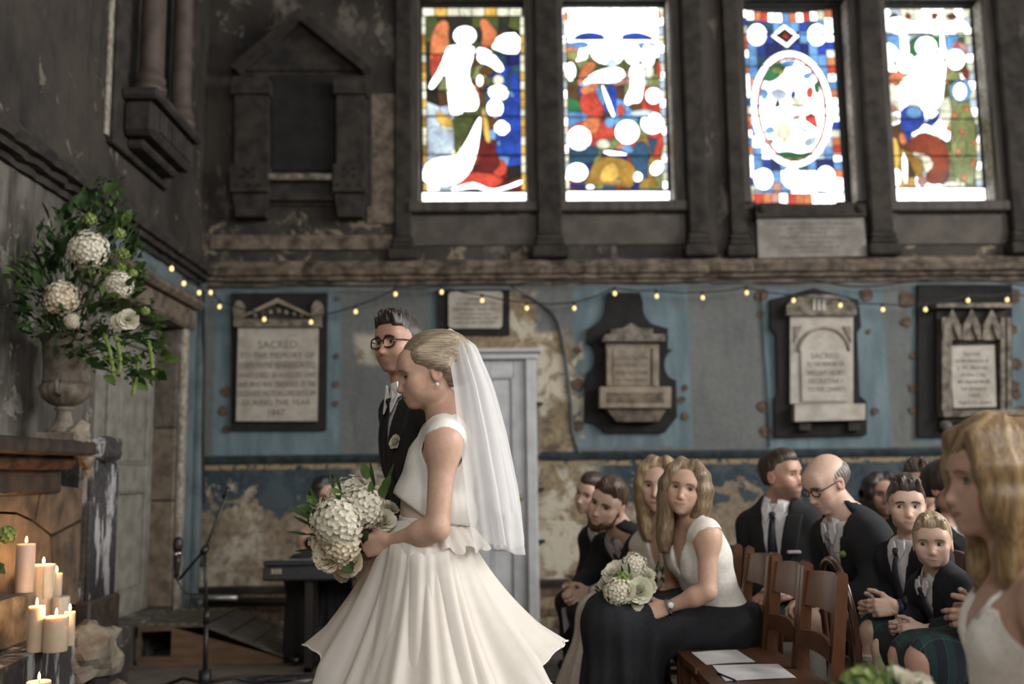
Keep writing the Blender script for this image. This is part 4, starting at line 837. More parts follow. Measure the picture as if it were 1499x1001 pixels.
def petal(mb, base, d, nrm, L, W, cup, m=0):
    d = Vector(d).normalized(); nrm = Vector(nrm).normalized(); s = d.cross(nrm).normalized(); base = Vector(base)
    V = []
    for (t, w_, h) in ((0, .3, 0), (.4, .9, .18), (.8, 1.0, .5), (1.0, .6, .62)):
        V += [base + d * (L * t) - s * (W * w_) + nrm * (cup * h + cup * .25 * w_), base + d * (L * t) + nrm * cup * h, base + d * (L * t) + s * (W * w_) + nrm * (cup * h + cup * .25 * w_)]
    mb.add(V, [(i * 3 + k, i * 3 + k + 1, (i + 1) * 3 + k + 1, (i + 1) * 3 + k) for i in range(3) for k in range(2)], m)
def fib(n):
    o = []
    for i in range(n):
        z = 1 - 2 * (i + .5) / n; r = math.sqrt(1 - z * z); a = i * 2.39996; o.append(Vector((r * math.cos(a), r * math.sin(a), z)))
    return o
def hydrangea_mesh(name, R=.08, n=80, mat=None, fl=.0135, zmin=-.45):
    rn = random.Random(n); mb = MB()
    bm = bmesh.new(); bmesh.ops.create_icosphere(bm, subdivisions=2, radius=R * .86); mb.add([v.co.copy() for v in bm.verts], [[v.index for v in f.verts] for f in bm.faces], 0); bm.free()
    for d in fib(n):
        if d.z < zmin: continue
        c = d * (R * (1 + .10 * mnoise.noise(d * 3.1)) * rn.uniform(.90, 1.10)); a = d.cross(Vector((.3, .5, .8))).normalized(); b = d.cross(a); ph = rn.uniform(0, 1.5)
        for k in range(4):
            e = a * math.cos(ph + k * 1.571) + b * math.sin(ph + k * 1.571); petal(mb, c, e + d * rn.uniform(0, .4), d, fl * rn.uniform(.8, 1.2), fl * .55, fl * rn.uniform(.1, .5))
    return localmesh(name, mb, [mat])
def rose_mesh(name, R=.05, mat=None, layers=5, core=None):
    mb = MB(); rn = random.Random(int(R * 1000))
    for l in range(layers):
        t = l / (layers - 1); n = 4 + int(l * 1.6)
        for k in range(n):
            a = 2 * math.pi * (k + rn.uniform(-.25, .25)) / n + l * .9; out = Vector((math.cos(a), math.sin(a), 0))
            tilt = .10 + t * 1.25 + rn.uniform(-.16, .16); d = out * math.sin(tilt) + Vector((0, 0, math.cos(tilt)))
            nrm = Vector((0, 0, 1)) * math.sin(tilt) - out * math.cos(tilt)
            petal(mb, out * R * .12 * l + Vector((0, 0, -R * .25 * t)), d, nrm, R * (.75 + .35 * t) * rn.uniform(.9, 1.1), R * (.36 + .12 * t) * rn.uniform(.8, 1.15), R * rn.uniform(.1, .42), 1 if (core and l == 0) else 0)
    return localmesh(name, mb, [mat, core or mat])
ME_leafA, ME_leafB, ME_leafC = leaf_mesh('leaf_a', .085, .026, M_leaf), leaf_mesh('leaf_b', .075, .024, M_leaf2), leaf_mesh('leaf_c', .11, .010, M_leaf)
ME_hyd, ME_hydC, ME_lime = hydrangea_mesh('hydrangea', .08, 170, M_petal), hydrangea_mesh('hydrangea_cream', .08, 150, M_cpetal, .0145), hydrangea_mesh('viburnum', .03, 36, M_lime, .011, -2)
ME_rose, ME_roseC, ME_roseY = rose_mesh('rose', .05, M_petal, 7), rose_mesh('peony', .06, M_cpetal, 8), rose_mesh('rose_pale', .05, M_ypetal, 8, M_ypetal)
fa = thing('flower_arrangement', 'large loose arrangement of white hydrangeas and trailing greenery in the urn', 'flowers', UP + Vector((0, 0, .45)))
rn = random.Random(21); base = UP + Vector((0, 0, .47)); tips = []
def inside(px, py):
    import bisect
    prof = [(262, 148, 176), (300, 100, 182), (330, 55, 195), (360, 15, 205), (400, -15, 210), (450, -15, 225), (485, 10, 236), (515, 90, 240), (565, 165, 235)]
    for i in range(len(prof) - 1):
        if prof[i][0] <= py < prof[i + 1][0]:
            t = (py - prof[i][0]) / (prof[i + 1][0] - prof[i][0]); return prof[i][1] + t * (prof[i + 1][1] - prof[i][1]) < px < prof[i][2] + t * (prof[i + 1][2] - prof[i][2])
    return False
cnt = 0
while cnt < 285:
    px, py = rn.uniform(-30, 240), rn.uniform(265, 555)
    if not inside(px, py): continue
    Y = (4.80 if px > 70 else 4.52 + max(0, px) * .004) + rn.gauss(0, .10); p = onY(px, py, Y)
    if p.x < XL + .16: p.x = XL + .16 + rn.random() * .05
    d = (p - base); out = d.normalized() + Vector((rn.uniform(-.5, .5) + .25, rn.uniform(-.8, .3), rn.uniform(-.6, .4)))
    dirv = out.normalized(); nn = Vector((rn.uniform(-.3, .6), rn.uniform(-1, -.1), rn.uniform(.1, 1)))
    side = dirv.cross(nn).normalized(); nn = side.cross(dirv); rot = Matrix((side, dirv, nn)).transposed().to_quaternion()
    me = rn.choice([ME_leafA, ME_leafA, ME_leafB, ME_leafA, ME_leafC]) if px < 150 else rn.choice([ME_leafA, ME_leafB, ME_leafB, ME_leafA])
    place(me, 'leaf', fa, p, rot, rn.uniform(.6, 1.25)); cnt += 1
    if cnt % 9 == 0: tips.append(p)
fs = MB(); rs = random.Random(77); kk = 0
while kk < 1100:
    px, py = rs.uniform(-25, 240), rs.uniform(262, 560)
    if not inside(px, py): continue
    Y = (4.82 if px > 70 else 4.54 + max(0, px) * .004) + rs.gauss(0, .10); p = onY(px, py, Y); p.x = max(p.x, XL + .14 + rs.random() * .04)
    d = ((p - base).normalized() + Vector((rs.uniform(-.7, .9), rs.uniform(-.9, .4), rs.uniform(-.8, .5)))).normalized(); nn = Vector((rs.uniform(-.3, .6), rs.uniform(-1, -.1), rs.uniform(.1, 1))); sd = d.cross(nn).normalized(); nn = sd.cross(d); L_ = rs.uniform(.022, .05); W_ = L_ * rs.uniform(.18, .3); m_ = 0 if rs.random() < .6 else 1
    fs.add([p, p + d * L_ * .45 - sd * W_ + nn * W_ * .4, p + d * L_ * .5, p + d * L_ * .45 + sd * W_ + nn * W_ * .4, p + d * L_ - nn * L_ * .15], [(0, 2, 1), (0, 3, 2), (1, 2, 4), (2, 3, 4)], m_); kk += 1
fo_ = fs.build('small_foliage', [M_leaf, M_leaf2], fa, True); fo_['kind'] = 'stuff'
for p in tips:
    MB().tube([base + Vector((0, 0, -.06)), base.lerp(p, .5) + Vector((0, 0, .05)), p], [.004, .003, .002], 5).build('stem', M_leaf, fa, True)
for (px, py, r, me) in ((130, 366, 28, ME_hyd), (90, 436, 25, ME_hydC), (174, 417, 20, ME_hyd), (106, 470, 12, ME_hyd)):
    p = onY(px, py, 4.66); place(me, 'hydrangea', fa, p, qdir((.3, -1, .25), px), r / 312 / .088)
for (px, py, r) in ((132, 321, 9), (175, 342, 8), (180, 372, 9), (177, 392, 7), (213, 455, 6), (195, 400, 6)): place(ME_lime, 'viburnum_ball', fa, onY(px, py, 4.68), None, r / 312 / .034)
for (px, py, r) in ((188, 468, 10), (174, 470, 7)): place(ME_rose, 'rose', fa, onY(px, py, 4.68), qdir((.4, -1, .2)), r / 312 / .055)
for (a, c, d) in (((152, 488), (166, 520), (167, 560)), ((168, 490), (180, 520), (174, 548)), ((216, 498), (224, 520), (223, 552)), ((204, 520), (200, 550), (194, 580)), ((150, 395), (165, 400), (183, 398))):
    P = [onY(*a, 4.70), onY(*c, 4.68), onY(*d, 4.68)]; rr_ = random.Random(a[0]); L_ = []
    for i in range(13):
        t = i / 12; L_.append(P[0] * (1 - t) ** 2 + P[1] * 2 * t * (1 - t) + P[2] * t * t)
    MB().tube(L_, [.011 + .004 * rr_.random() if i % 2 else .007 for i in range(13)], 7).build('amaranth_tassel', M_lime, fa, True)
gp = FP(10, 782, -1.98); gf = thing('flower_sprig', 'small green bloom hanging at the edge of the fireplace', 'flowers', gp)
place(ME_lime, 'bloom', gf, gp, None, 1.0); place(ME_lime, 'bloom', gf, gp + Vector((-.03, -.06, -.02)), None, .8)
for i in range(6): place(ME_leafA, 'leaf', gf, gp + Vector((-.02, -.04 * i * .4, -.03 - .02 * i)), qdir((.5, -.4, -.6 + .2 * i), i), .8)
MB().tube([gp, gp + Vector((-.06, -.10, -.10)), Vector((XF, gp.y - .2, gp.z - .2))], .004, 6).build('stem', M_leaf, gf, True)
# ================================================================== RAMP, KEYBOARD, MICROPHONE, CABLES
M_ply = simple('plywood', (.17, .10, .055), .6, .25, 5, .1, stretch=(1, 1, 6), c2=(.10, .057, .032), detail=6)
M_mat = simple('rubber_ramp_mat', (.10, .09, .075), .85, .3, 9, .3)
rx0, rx1, ry0, ry1, rz = XL + .03, -1.36, 6.62, 7.40, .235
rp = thing('wheelchair_ramp', 'low plywood ramp with dark hole in its side leading up to side door', 'ramp', ((rx0 + rx1) / 2, (ry0 + ry1) / 2, 0))
hx0, hx1 = onY(206, 930, ry0).x, onY(251, 930, ry0).x
def rtop(x): return rz - (rz - .03) * max(0, (x - (rx0 + .42))) / (rx1 - rx0 - .42)
P2 = lambda x, z: Vector((x, ry0, z))
mb = MB().prism([P2(rx0, 0), P2(hx0, 0), P2(hx0, rz), P2(rx0, rz)], (0, .018, 0)).prism([P2(hx0, 0), P2(hx1, 0), P2(hx1, .055), P2(hx0, .055)], (0, .018, 0)).prism([P2(hx0, rz - .025), P2(hx1, rtop(hx1) - .02), P2(hx1, rtop(hx1)), P2(hx0, rz)], (0, .018, 0))
mb.prism([P2(hx1, 0), P2(rx1, 0), P2(rx1, .03), P2(hx1, rtop(hx1))], (0, .018, 0)).build('side_board', M_ply, rp)
MB().prism([Vector((rx0, ry1 - .02, 0)), Vector((rx1, ry1 - .02, 0)), Vector((rx1, ry1 - .02, .03)), Vector((rx0 + .42, ry1 - .02, rz)), Vector((rx0, ry1 - .02, rz))], (0, .018, 0)).build('far_side_board', M_ply, rp)
MB().prism([P2(rx0, rz), P2(rx0 + .42, rz), P2(rx1 + .02, .03), P2(rx1 + .02, .045), P2(rx0 + .42, rz + .015), P2(rx0, rz + .015)], (0, ry1 - ry0, 0)).build('ramp_surface', M_mat, rp)
for i in range(6):
    x = rx0 + .42 + i * .15; MB().box((x, ry0 + .02, rtop(x) + .008), (x + .012, ry1 - .02, rtop(x) + .019)).build('grip_strip', M_black, rp)
M_tape = simple('yellow_tape', (.42, .34, .08), .6, .3, 20, 0)
for i in range(6):
    MB().box((rx0 + .05 + i * .07, ry0 + .03, rz + .015), (rx0 + .085 + i * .07, ry0 + .055, rz + .017)).build('hazard_mark', M_tape, rp)
    MB().box((rx0 + .05 + i * .07, ry1 - .055, rz + .015), (rx0 + .085 + i * .07, ry1 - .03, rz + .017)).build('hazard_mark', M_tape, rp)
# keyboard on X stand
KY = 6.25; kx0 = onY(384, 840, KY).x; kzt, kzb = onY(400, 824, KY).z, onY(400, 851, KY).z
kb = thing('electric_piano', 'dark electric piano on a folding stand behind the bride', 'keyboard', (kx0 + .65, KY + .15, 0))
M_kb = simple('dark_blue_black_plastic', (.022, .028, .038), .4, .25, 30, 0)
MB().box((kx0, KY, kzb), (kx0 + 1.32, KY + .33, kzt - .02), 0, .012).build('case', M_kb, kb)
MB().box((kx0, KY, kzt - .02), (kx0 + 1.32, KY + .10, kzt + .01), 0, .01).build('back_panel', M_kb, kb)
M_ivory, M_gold = simple('white_keys', (.7, .69, .66), .3, .05, 10, 0), simple('pale_badge_print', (.34, .31, .24), .5, .2, 10, 0)
for i in range(40): MB().box((kx0 + .06 + i * .030, KY + .15, kzt - .02), (kx0 + .088 + i * .030, KY + .325, kzt - .006)).build('key', M_ivory, kb)
for i in range(3): MB().box((kx0 + .055 + i * .022, KY - .003, (kzt + kzb) / 2 - .01), (kx0 + .072 + i * .022, KY, (kzt + kzb) / 2 + .02)).build('badge_mark', M_gold, kb)
for (xa, xb) in ((kx0 + .25, kx0 + .30), (kx0 + 1.0, kx0 + 1.05)):
    MB().box((xa, KY + .05, 0), (xb, KY + .09, kzb), 0, .004).build('stand_leg', M_black, kb); MB().box((xa, KY + .25, 0), (xb, KY + .29, kzb), 0, .004).build('stand_leg', M_black, kb); MB().box((xa, KY + .05, .0), (xb, KY + .29, .03)).build('stand_foot', M_black, kb)
MB().box((kx0 + .27, KY + .1, .22), (kx0 + 1.03, KY + .13, .26)).build('stand_bar', M_black, kb)
# microphone stand
MY = 5.75; b0 = onY(300, 985, MY); bz = lambda px, py: onY(px, py, MY)
ms = thing('microphone_stand', 'black microphone boom stand with tripod foot beside the ramp', 'microphone stand', (b0.x, MY, 0))
piv = bz(300, 804)
MB().tube([(b0.x, MY, .05), (b0.x, MY, .42)], .013, 10).build('lower_pole', M_black, ms, True); MB().tube([(b0.x, MY, .40), piv], .009, 10).build('upper_pole', M_black, ms, True)
MB().tube([(b0.x, MY, .38), (b0.x, MY, .45)], .019, 10).build('clutch', M_black, ms, True); MB().tube([piv + Vector((0, -.03, -.01)), piv + Vector((0, .03, .01))], .02, 10).build('pivot_knob', M_black, ms, True)
for a in (.5, 2.6, 4.7): MB().tube([(b0.x, MY, .06), (b0.x + .17 * math.cos(a), MY + .17 * math.sin(a), .07), (b0.x + .33 * math.cos(a), MY + .33 * math.sin(a), .012)], .010, 8).build('leg', M_black, ms, True)
MB().tube([(b0.x, MY, .02), (b0.x, MY, .13)], .035, 10).build('hub', M_black, ms, True)
bm_ = MB().tube([bz(336, 713), piv, bz(262, 848)], .008, 8).build('boom', M_black, ms, True); MB().tube([bz(336, 713), bz(327, 729)], .013, 8).build('counterweight', M_black, bm_, True)
M_chrome = simple('chrome', (.6, .6, .62), .2, .05, 10, 0, 1.0)
mc = thing('microphone', 'black microphone with silver ring clipped to the boom stand', 'microphone', bz(259, 845))
MB().lathe(bz(259, 845), [(.010, -.01), (.014, .03), (.020, .08), (.022, .12)], 12).build('body', M_black, mc, True); MB().lathe(bz(259, 845), [(.0225, .12), (.0235, .125), (.0235, .135), (.0225, .14)], 12).build('ring', M_chrome, mc, True); MB().lathe(bz(259, 845), [(.022, .14), (.028, .165), (.028, .20), (.018, .22), (.001, .225)], 12).build('grille', M_black, mc, True)
MB().tube([bz(262, 848), bz(259, 846), bz(257, 840)], .012, 8).build('clip', M_black, mc, True)
blackline('microphone_cable', [bz(259, 848), bz(272, 868), bz(296, 872), bz(303, 900), bz(299, 940), (b0.x + .05, MY, .02), (b0.x + .3, MY - .1, .012), (b0.x + .6, MY + .05, .012), (b0.x + .9, MY - .12, .012)], .005, 'black microphone cable hanging from the boom and running over floor')
blackline('heating_pipe', [(onY(279, 875, 7.7).x, 7.7, onY(279, 875, 7.7).z), (onY(347, 875, 7.7).x, 7.7, onY(347, 875, 7.7).z)], .02, 'short pale metal pipe against the wall behind the microphone stand', simple('dull_aluminium', (.45, .45, .46), .4, .1, 20, 0, .8), 'pipe', 10, False)
blackline('heating_pipe', [(XL + .12, 7.78, .25), (-.5, 7.78, .23)], .035, 'black heating pipe running along the foot of the back wall', M_black, 'pipe', 10, False)
for i in range(3):
    c = onZ(385 + i * 22, 994, .01); blackline('floor_cable', [(c.x + .09 * math.cos(a * .7) * (1 + .1 * a), c.y + .07 * math.sin(a * .7 + i), .014 + .002 * i) for a in range(12)], .008, ('tangled black cable heap on the floor beside the microphone stand', 'looped black cable on the floor between stand and bride', 'coil of black cable on the floor under the keyboard')[i])
M_paper = simple('white_paper', (.72, .71, .72), .6, .06, 5, 0)
M_print = simple('grey_print', (.42, .42, .45), .7, .1, 5, 0)
c = onZ(438, 993, 0); tag(MB().prism([Vector((c.x + a, c.y + b, .002)) for a, b in ((-.12, -.05), (.06, -.10), (.13, .06), (-.05, .11))], (0, 0, .002)).build('loose_paper', M_paper), 'loose white sheet of paper on the floor near the cables', 'paper')
# ================================================================== CHAIRS
M_wood = simple('varnished_brown_chair_wood', (.135, .058, .026), .32, .3, 14, .08, stretch=(.5, .5, .35), c2=(.075, .032, .016), objsp=True, detail=6)
M_wood2 = simple('dark_bentwood', (.06, .025, .016), .25, .3, 20, .05, stretch=(1, 1, .2), objsp=True)
def lthing(name, label, cat, loc, rz, group=None):
    o = thing(name, label, cat, loc, group); o.rotation_euler = (0, 0, rz); return o
def lobj(name, mb, mat, parent, smooth=False): return finish(localmesh(name, mb, [mat], smooth), name, None, parent, False)
def make_chair(loc, rz, label, group, proto=[None]):
    """ladder-back chair; local +x is forward, back posts at x = 0"""
    if proto[0] is None:
        P = proto[0] = []
        for s in (-1, 1):
            P.append(('back_post', MB().prism([Vector((x, s * .185 - .017, z)) for x, z in ((.0, 0), (.042, 0), (.040, .46), (-.005, .835), (-.022, .85), (-.04, .84), (-.042, .82), (-.004, .45))], (0, .034, 0))))
            P.append(('front_leg', MB().box((.36, s * .185 - .017, 0), (.395, s * .185 + .017, .435), 0, .005)))
            P.append(('side_stretcher', MB().box((.03, s * .185 - .010, .18), (.37, s * .185 + .010, .205), 0, .004)))
            P.append(('side_rail', MB().box((.03, s * .185 - .011, .38), (.37, s * .185 + .011, .435), 0, .004)))
        def slat(z0, z1, x0, x1, bow):
            m = MB(); V = []
            for i in range(21):
                t = i / 20; y = -.185 + .37 * t; b = bow * math.sin(math.pi * t); up = .012 * math.sin(math.pi * t)
                for (zz, xx) in ((z0, x0), (z1 + up, x1)): V += [(xx - b - .009, y, zz), (xx - b + .009, y, zz)]
            F = []
            for i in range(20):
                a, c = i * 4, (i + 1) * 4; F += [(a, c, c + 2, a + 2), (a + 1, a + 3, c + 3, c + 1), (a + 2, c + 2, c + 3, a + 3), (a, a + 1, c + 1, c)]
            return m.add(V, F)
        P += [('top_slat', slat(.695, .815, .0, -.02, .028)), ('lower_slat', slat(.545, .60, .024, .018, .02)), ('seat', MB().prism([Vector((x, y, .435)) for x, y in ((.005, -.165), (.005, .165), (.03, .185), (.38, .20), (.41, .185), (.415, 0), (.41, -.185), (.38, -.20), (.03, -.185))], (0, 0, .022))), ('front_stretcher', MB().box((.365, -.18, .24), (.385, .18, .265), 0, .004)), ('back_stretcher', MB().box((.01, -.18, .26), (.03, .18, .29), 0, .004)), ('front_rail', MB().box((.362, -.18, .38), (.385, .18, .435), 0, .004))]
        proto[0] = [(n, localmesh(n, m, [M_wood], False)) for n, m in P]
    t = lthing('wooden_chair', label, 'chair', loc, rz, group)
    for n, me in proto[0]:
        o = bpy.data.objects.new(n, me); COL.objects.link(o); o.parent = t
    return t
XB = 1.165; FR = 'ladder-back chairs of the front row'
make_chair((XB, 3.65, 0), math.pi, 'empty ladder-back wooden chair with printed sheet and pen on its seat', FR)
make_chair((XB, 4.06, 0), math.pi, 'empty ladder-back wooden chair with plain sheet, beside the seated bridesmaid', FR)
make_chair((XB - .01, 4.47, 0), math.pi, 'ladder-back wooden chair occupied by the bridesmaid in navy skirt', FR)
make_chair((XB - .03, 4.98, 0), math.pi, 'ladder-back wooden chair occupied by the woman in ivory dress', FR)
make_chair((XB - .03, 5.55, 0), math.pi, 'ladder-back wooden chair occupied by the bearded man', FR)
make_chair((XB - .03, 6.15, 0), math.pi, 'ladder-back wooden chair occupied by the man behind the bearded man', FR)
make_chair((1.27, 2.22, 0), math.pi, 'ladder-back wooden chair occupied by the blonde woman in a strappy dress', FR)
SR = "chairs of the second row"
for (x, y, who) in ((1.73, 5.05, 'the man in a navy tie'), (2.02, 4.5, 'the bald man'), (2.02, 4.03, 'the dark-haired boy'), (1.90, 3.5, 'the small blond boy'), (1.95, 3.02, 'the guest in a dark tartan kilt')): make_chair((x, y, 0), math.pi, 'ladder-back wooden chair occupied by ' + who, SR)
# bentwood chair
t = lthing('bentwood_chair', 'dark glossy bentwood chair with hooped back behind the front row', 'chair', (1.30, 3.79, 0), 0)
hoop = [(0.0, -.165, .0), (-.005, -.168, .45)] + [(-.02 - .02 * math.sin(a), -.168 * math.cos(a), .66 + .20 * math.sin(a)) for a in [i * math.pi / 12 for i in range(13)]] + [(-.005, .168, .45), (0.0, .165, 0)]
lobj('hoop_back', MB().tube(hoop, .013, 10), M_wood2, t, True)
lobj('inner_hoop', MB().tube([(0, -.09, .45)] + [(-.015 - .01 * math.sin(a), -.10 * math.cos(a), .60 + .15 * math.sin(a)) for a in [i * math.pi / 10 for i in range(11)]] + [(0, .09, .45)], .009, 8), M_wood2, t, True)
lobj('seat', MB().lathe((.10, 0, .435), [(.15, 0), (.165, .006), (.165, .02), (.15, .028)], 28), M_wood2, t, True)
for s in (-1, 1): lobj('front_leg', MB().tube([(.20, s * .10, .44), (.22, s * .13, 0)], [.014, .011], 8), M_wood2, t, True)
lobj('ring_stretcher', MB().tube([(.10 + .115 * math.cos(a), .13 * math.sin(a), .22) for a in [i * math.pi / 10 for i in range(21)]], .008, 6), M_wood2, t, True)
# printed sheets on the seats
def sheet(pts, label, extra=None):
    z = .459; P = [onZ(x, y, z) for x, y in pts]; c = sum(P, Vector()) / 4
    t = thing('order_of_service', label, 'paper', (c.x, c.y, z - .001))
    V = []; n = 8
    for i in range(n + 1):
        for j in range(n + 1):
            u, v = i / n, j / n; p = (P[0] * (1 - u) + P[1] * u) * (1 - v) + (P[3] * (1 - u) + P[2] * u) * v; p.z = z + .001 + .006 * (math.sin(u * 3.1) ** 2) * .5 * (1 if extra else .4); V.append(p)
    F = [(i * (n + 1) + j, (i + 1) * (n + 1) + j, (i + 1) * (n + 1) + j + 1, i * (n + 1) + j + 1) for i in range(n) for j in range(n)]
    m = len(V); MB().add(V + [v - Vector((0, 0, .0015)) for v in V], F + [tuple(k + m for k in f[::-1]) for f in F]).build('sheet', M_paper, t, True)
    return t, P
s1, P = sheet([(1012, 955), (1078, 951), (1106, 969), (1034, 973)], 'white order of service lying on the chair next to the bridesmaid')
s2, P = sheet([(1043, 974), (1139, 972), (1166, 992), (1062, 997)], 'printed white order of service with a small emblem on empty chair seat')
c = P[0] * .25 + P[1] * .25 + P[2] * .3 + P[3] * .2; MB().tube([c + Vector((.018 * math.cos(a), .018 * math.sin(a), .010)) for a in [i * .52 for i in range(13)]], .0008, 4).build('printed_emblem', M_print, s2)
MB().tube([c + Vector((-.006, 0, .010)), c + Vector((.006, 0, .010))], .0012, 4).build('printed_emblem', M_print, s2)
a, b = onZ(1050, 985, .462), onZ(1082, 998, .462); pn = thing('pen', 'dark blue pen lying on the printed sheet', 'pen', a); MB().tube([a, a.lerp(b, .8)], .004, 8).build('barrel', simple('blue_pen', (.02, .03, .09), .3, .1, 10, 0), pn, True); MB().tube([a.lerp(b, .8), b], [.003, .0008], 8).build('tip', M_chrome, pn, True)
# ================================================================== FIGURE LIBRARY (smooth-blended solid shapes, one continuous surface per body)
def v3(p): return np.array((p[0], p[1], p[2]), dtype=np.float64)
def unit(a): a = np.asarray(a, float); return a / max(1e-9, np.linalg.norm(a))
class Fig:
    def __init__(s): s.p = []
    def rc(s, a, b, r1, r2, k=.02, grp='', op='u'):
        a, b = v3(a), v3(b); r = max(r1, r2); s.p.append(dict(t='rc', a=a, b=b, r1=r1, r2=r2, k=k, op=op, g=grp, lo=np.minimum(a, b) - r, hi=np.maximum(a, b) + r))
    def el(s, c, r, R=None, k=.02, grp='', op='u'):
        c = v3(c); r = np.asarray(r, float); R = np.eye(3) if R is None else R
        e = np.sqrt(((R * r[None, :]) ** 2).sum(1)); s.p.append(dict(t='el', c=c, r=r, R=R, k=k, op=op, g=grp, lo=c - e, hi=c + e))
    def sel(s, groups): return [q for q in s.p if q['g'].split('.')[0] in groups or q['g'] in groups]
def pdist(q, X, Y, Z):
    if q['t'] == 'rc':
        a, b = q['a'], q['b']; ba = b - a; L2 = max(1e-12, ba @ ba)
        px, py, pz = X - a[0], Y - a[1], Z - a[2]
        t = np.clip((px * ba[0] + py * ba[1] + pz * ba[2]) / L2, 0, 1)
        return np.sqrt((px - ba[0] * t) ** 2 + (py - ba[1] * t) ** 2 + (pz - ba[2] * t) ** 2) - (q['r1'] + (q['r2'] - q['r1']) * t)
    c, r, R = q['c'], q['r'], q['R']; px, py, pz = X - c[0], Y - c[1], Z - c[2]
    u = [px * R[0, i] + py * R[1, i] + pz * R[2, i] for i in range(3)]
    k0 = np.sqrt(sum((u[i] / r[i]) ** 2 for i in range(3))); k1 = np.sqrt(sum((u[i] / r[i] ** 2) ** 2 for i in range(3)))
    return k0 * (k0 - 1) / np.maximum(k1, 1e-6)
def smin(a, b, k):
    h = np.maximum(k - np.abs(a - b), 0) / k; return np.minimum(a, b) - h * h * k * .25
def field(prims, X, Y, Z, infl=0.0, shape=None):
    F = np.full(np.broadcast(X, Y, Z).shape, 9.0)
    for q in prims:
        d = pdist(q, X, Y, Z) - (infl if q['op'] == 'u' else 0)
        F = smin(F, d, q['k']) if q['op'] == 'u' else -smin(-F, d, q['k'])
    return F
def eval_grid(prims, lo, n, h, infl=0.0, cuts=()):
    F = np.full(n, 1.0, dtype=np.float32)
    ax = [lo[i] + h * np.arange(n[i]) for i in range(3)]
    for q in prims:
        pad = q['k'] + 3 * h + max(0, infl)
        i0 = [int(max(0, np.floor((q['lo'][i] - pad - lo[i]) / h))) for i in range(3)]; i1 = [int(min(n[i], np.ceil((q['hi'][i] + pad - lo[i]) / h) + 1)) for i in range(3)]
        if any(a >= b for a, b in zip(i0, i1)): continue
        sl = tuple(slice(a, b) for a, b in zip(i0, i1))
        X = ax[0][sl[0]][:, None, None]; Y = ax[1][sl[1]][None, :, None]; Z = ax[2][sl[2]][None, None, :]
        d = (pdist(q, X, Y, Z) - (infl if q['op'] == 'u' else 0)).astype(np.float32)
        F[sl] = smin(F[sl], d, q['k']) if q['op'] == 'u' else -smin(-F[sl], d, q['k'])
    for c in cuts:
        X, Y, Z = np.meshgrid(*ax, indexing='ij', sparse=True); F = np.maximum(F, c(X, Y, Z).astype(np.float32))
    return F
def nets(F, lo, h):
    s = F < 0; n = F.shape
    c = np.zeros((n[0] - 1, n[1] - 1, n[2] - 1), dtype=np.int8)
    for i in (0, 1):
        for j in (0, 1):
            for k in (0, 1): c += s[i:n[0] - 1 + i, j:n[1] - 1 + j, k:n[2] - 1 + k]
    act = (c > 0) & (c < 8); idx = np.argwhere(act)
    if len(idx) == 0: return np.zeros((0, 3)), np.zeros((0, 4), int)
    P = np.zeros((len(idx), 3)); W = np.zeros(len(idx)); corners = [(i, j, k) for i in (0, 1) for j in (0, 1) for k in (0, 1)]
    vals = {cc: F[idx[:, 0] + cc[0], idx[:, 1] + cc[1], idx[:, 2] + cc[2]] for cc in corners}
    for a in corners:
        for ax in range(3):
            if a[ax] == 1: continue
            b = tuple(a[m] + (1 if m == ax else 0) for m in range(3)); fa, fb = vals[a], vals[b]; m = (fa < 0) != (fb < 0)
            t = np.where(m, fa / np.where(m, fa - fb, 1), 0)
            q = np.array(a, float)[None, :] + 0 * P; q[:, ax] = t; P += q * m[:, None]; W += m
    V = lo + h * (idx + P / W[:, None]); vid = np.full(act.shape, -1, dtype=np.int64); vid[act] = np.arange(len(idx))
    faces = []
    for ax in range(3):
        a1, a2 = [(1, 2), (2, 0), (0, 1)][ax]
        sl0 = [slice(None)] * 3; sl1 = [slice(None)] * 3; sl0[ax] = slice(0, n[ax] - 1); sl1[ax] = slice(1, n[ax])
        A, B = s[tuple(sl0)], s[tuple(sl1)]; E = np.argwhere(A != B)
        ok = (E[:, a1] > 0) & (E[:, a2] > 0) & (E[:, a1] < n[a1] - 1) & (E[:, a2] < n[a2] - 1); E = E[ok]; inside = A[E[:, 0], E[:, 1], E[:, 2]]
        def g(d1, d2):
            e = E.copy(); e[:, a1] -= d1; e[:, a2] -= d2; return vid[e[:, 0], e[:, 1], e[:, 2]]
        q = np.stack([g(1, 1), g(0, 1), g(0, 0), g(1, 0)], 1); q[~inside] = q[~inside][:, ::-1]; faces.append(q)
    Q = np.concatenate(faces); return V, Q[(Q >= 0).all(1)]
def mesh_prims(prims, h, infl=0.0, cuts=(), box=None):
    us = [q for q in prims if q['op'] == 'u']; lo = np.min([q['lo'] for q in us], 0) - infl - 4 * h; hi = np.max([q['hi'] for q in us], 0) + infl + 4 * h
    if box is not None: lo = np.maximum(lo, box[0]); hi = np.minimum(hi, box[1])
    n = np.maximum(np.ceil((hi - lo) / h).astype(int) + 1, 4); return nets(eval_grid(prims, lo, tuple(n), h, infl, cuts), lo, h)
def vnormals(V, Q):
    fn = np.cross(V[Q[:, 2]] - V[Q[:, 0]], V[Q[:, 3]] - V[Q[:, 1]]); N = np.zeros_like(V)
    for i in range(4): np.add.at(N, Q[:, i], fn)
    return N / np.maximum(np.linalg.norm(N, axis=1), 1e-9)[:, None]
def compact(V, Q):
    u, inv = np.unique(Q, return_inverse=True); return V[u], inv.reshape(Q.shape)
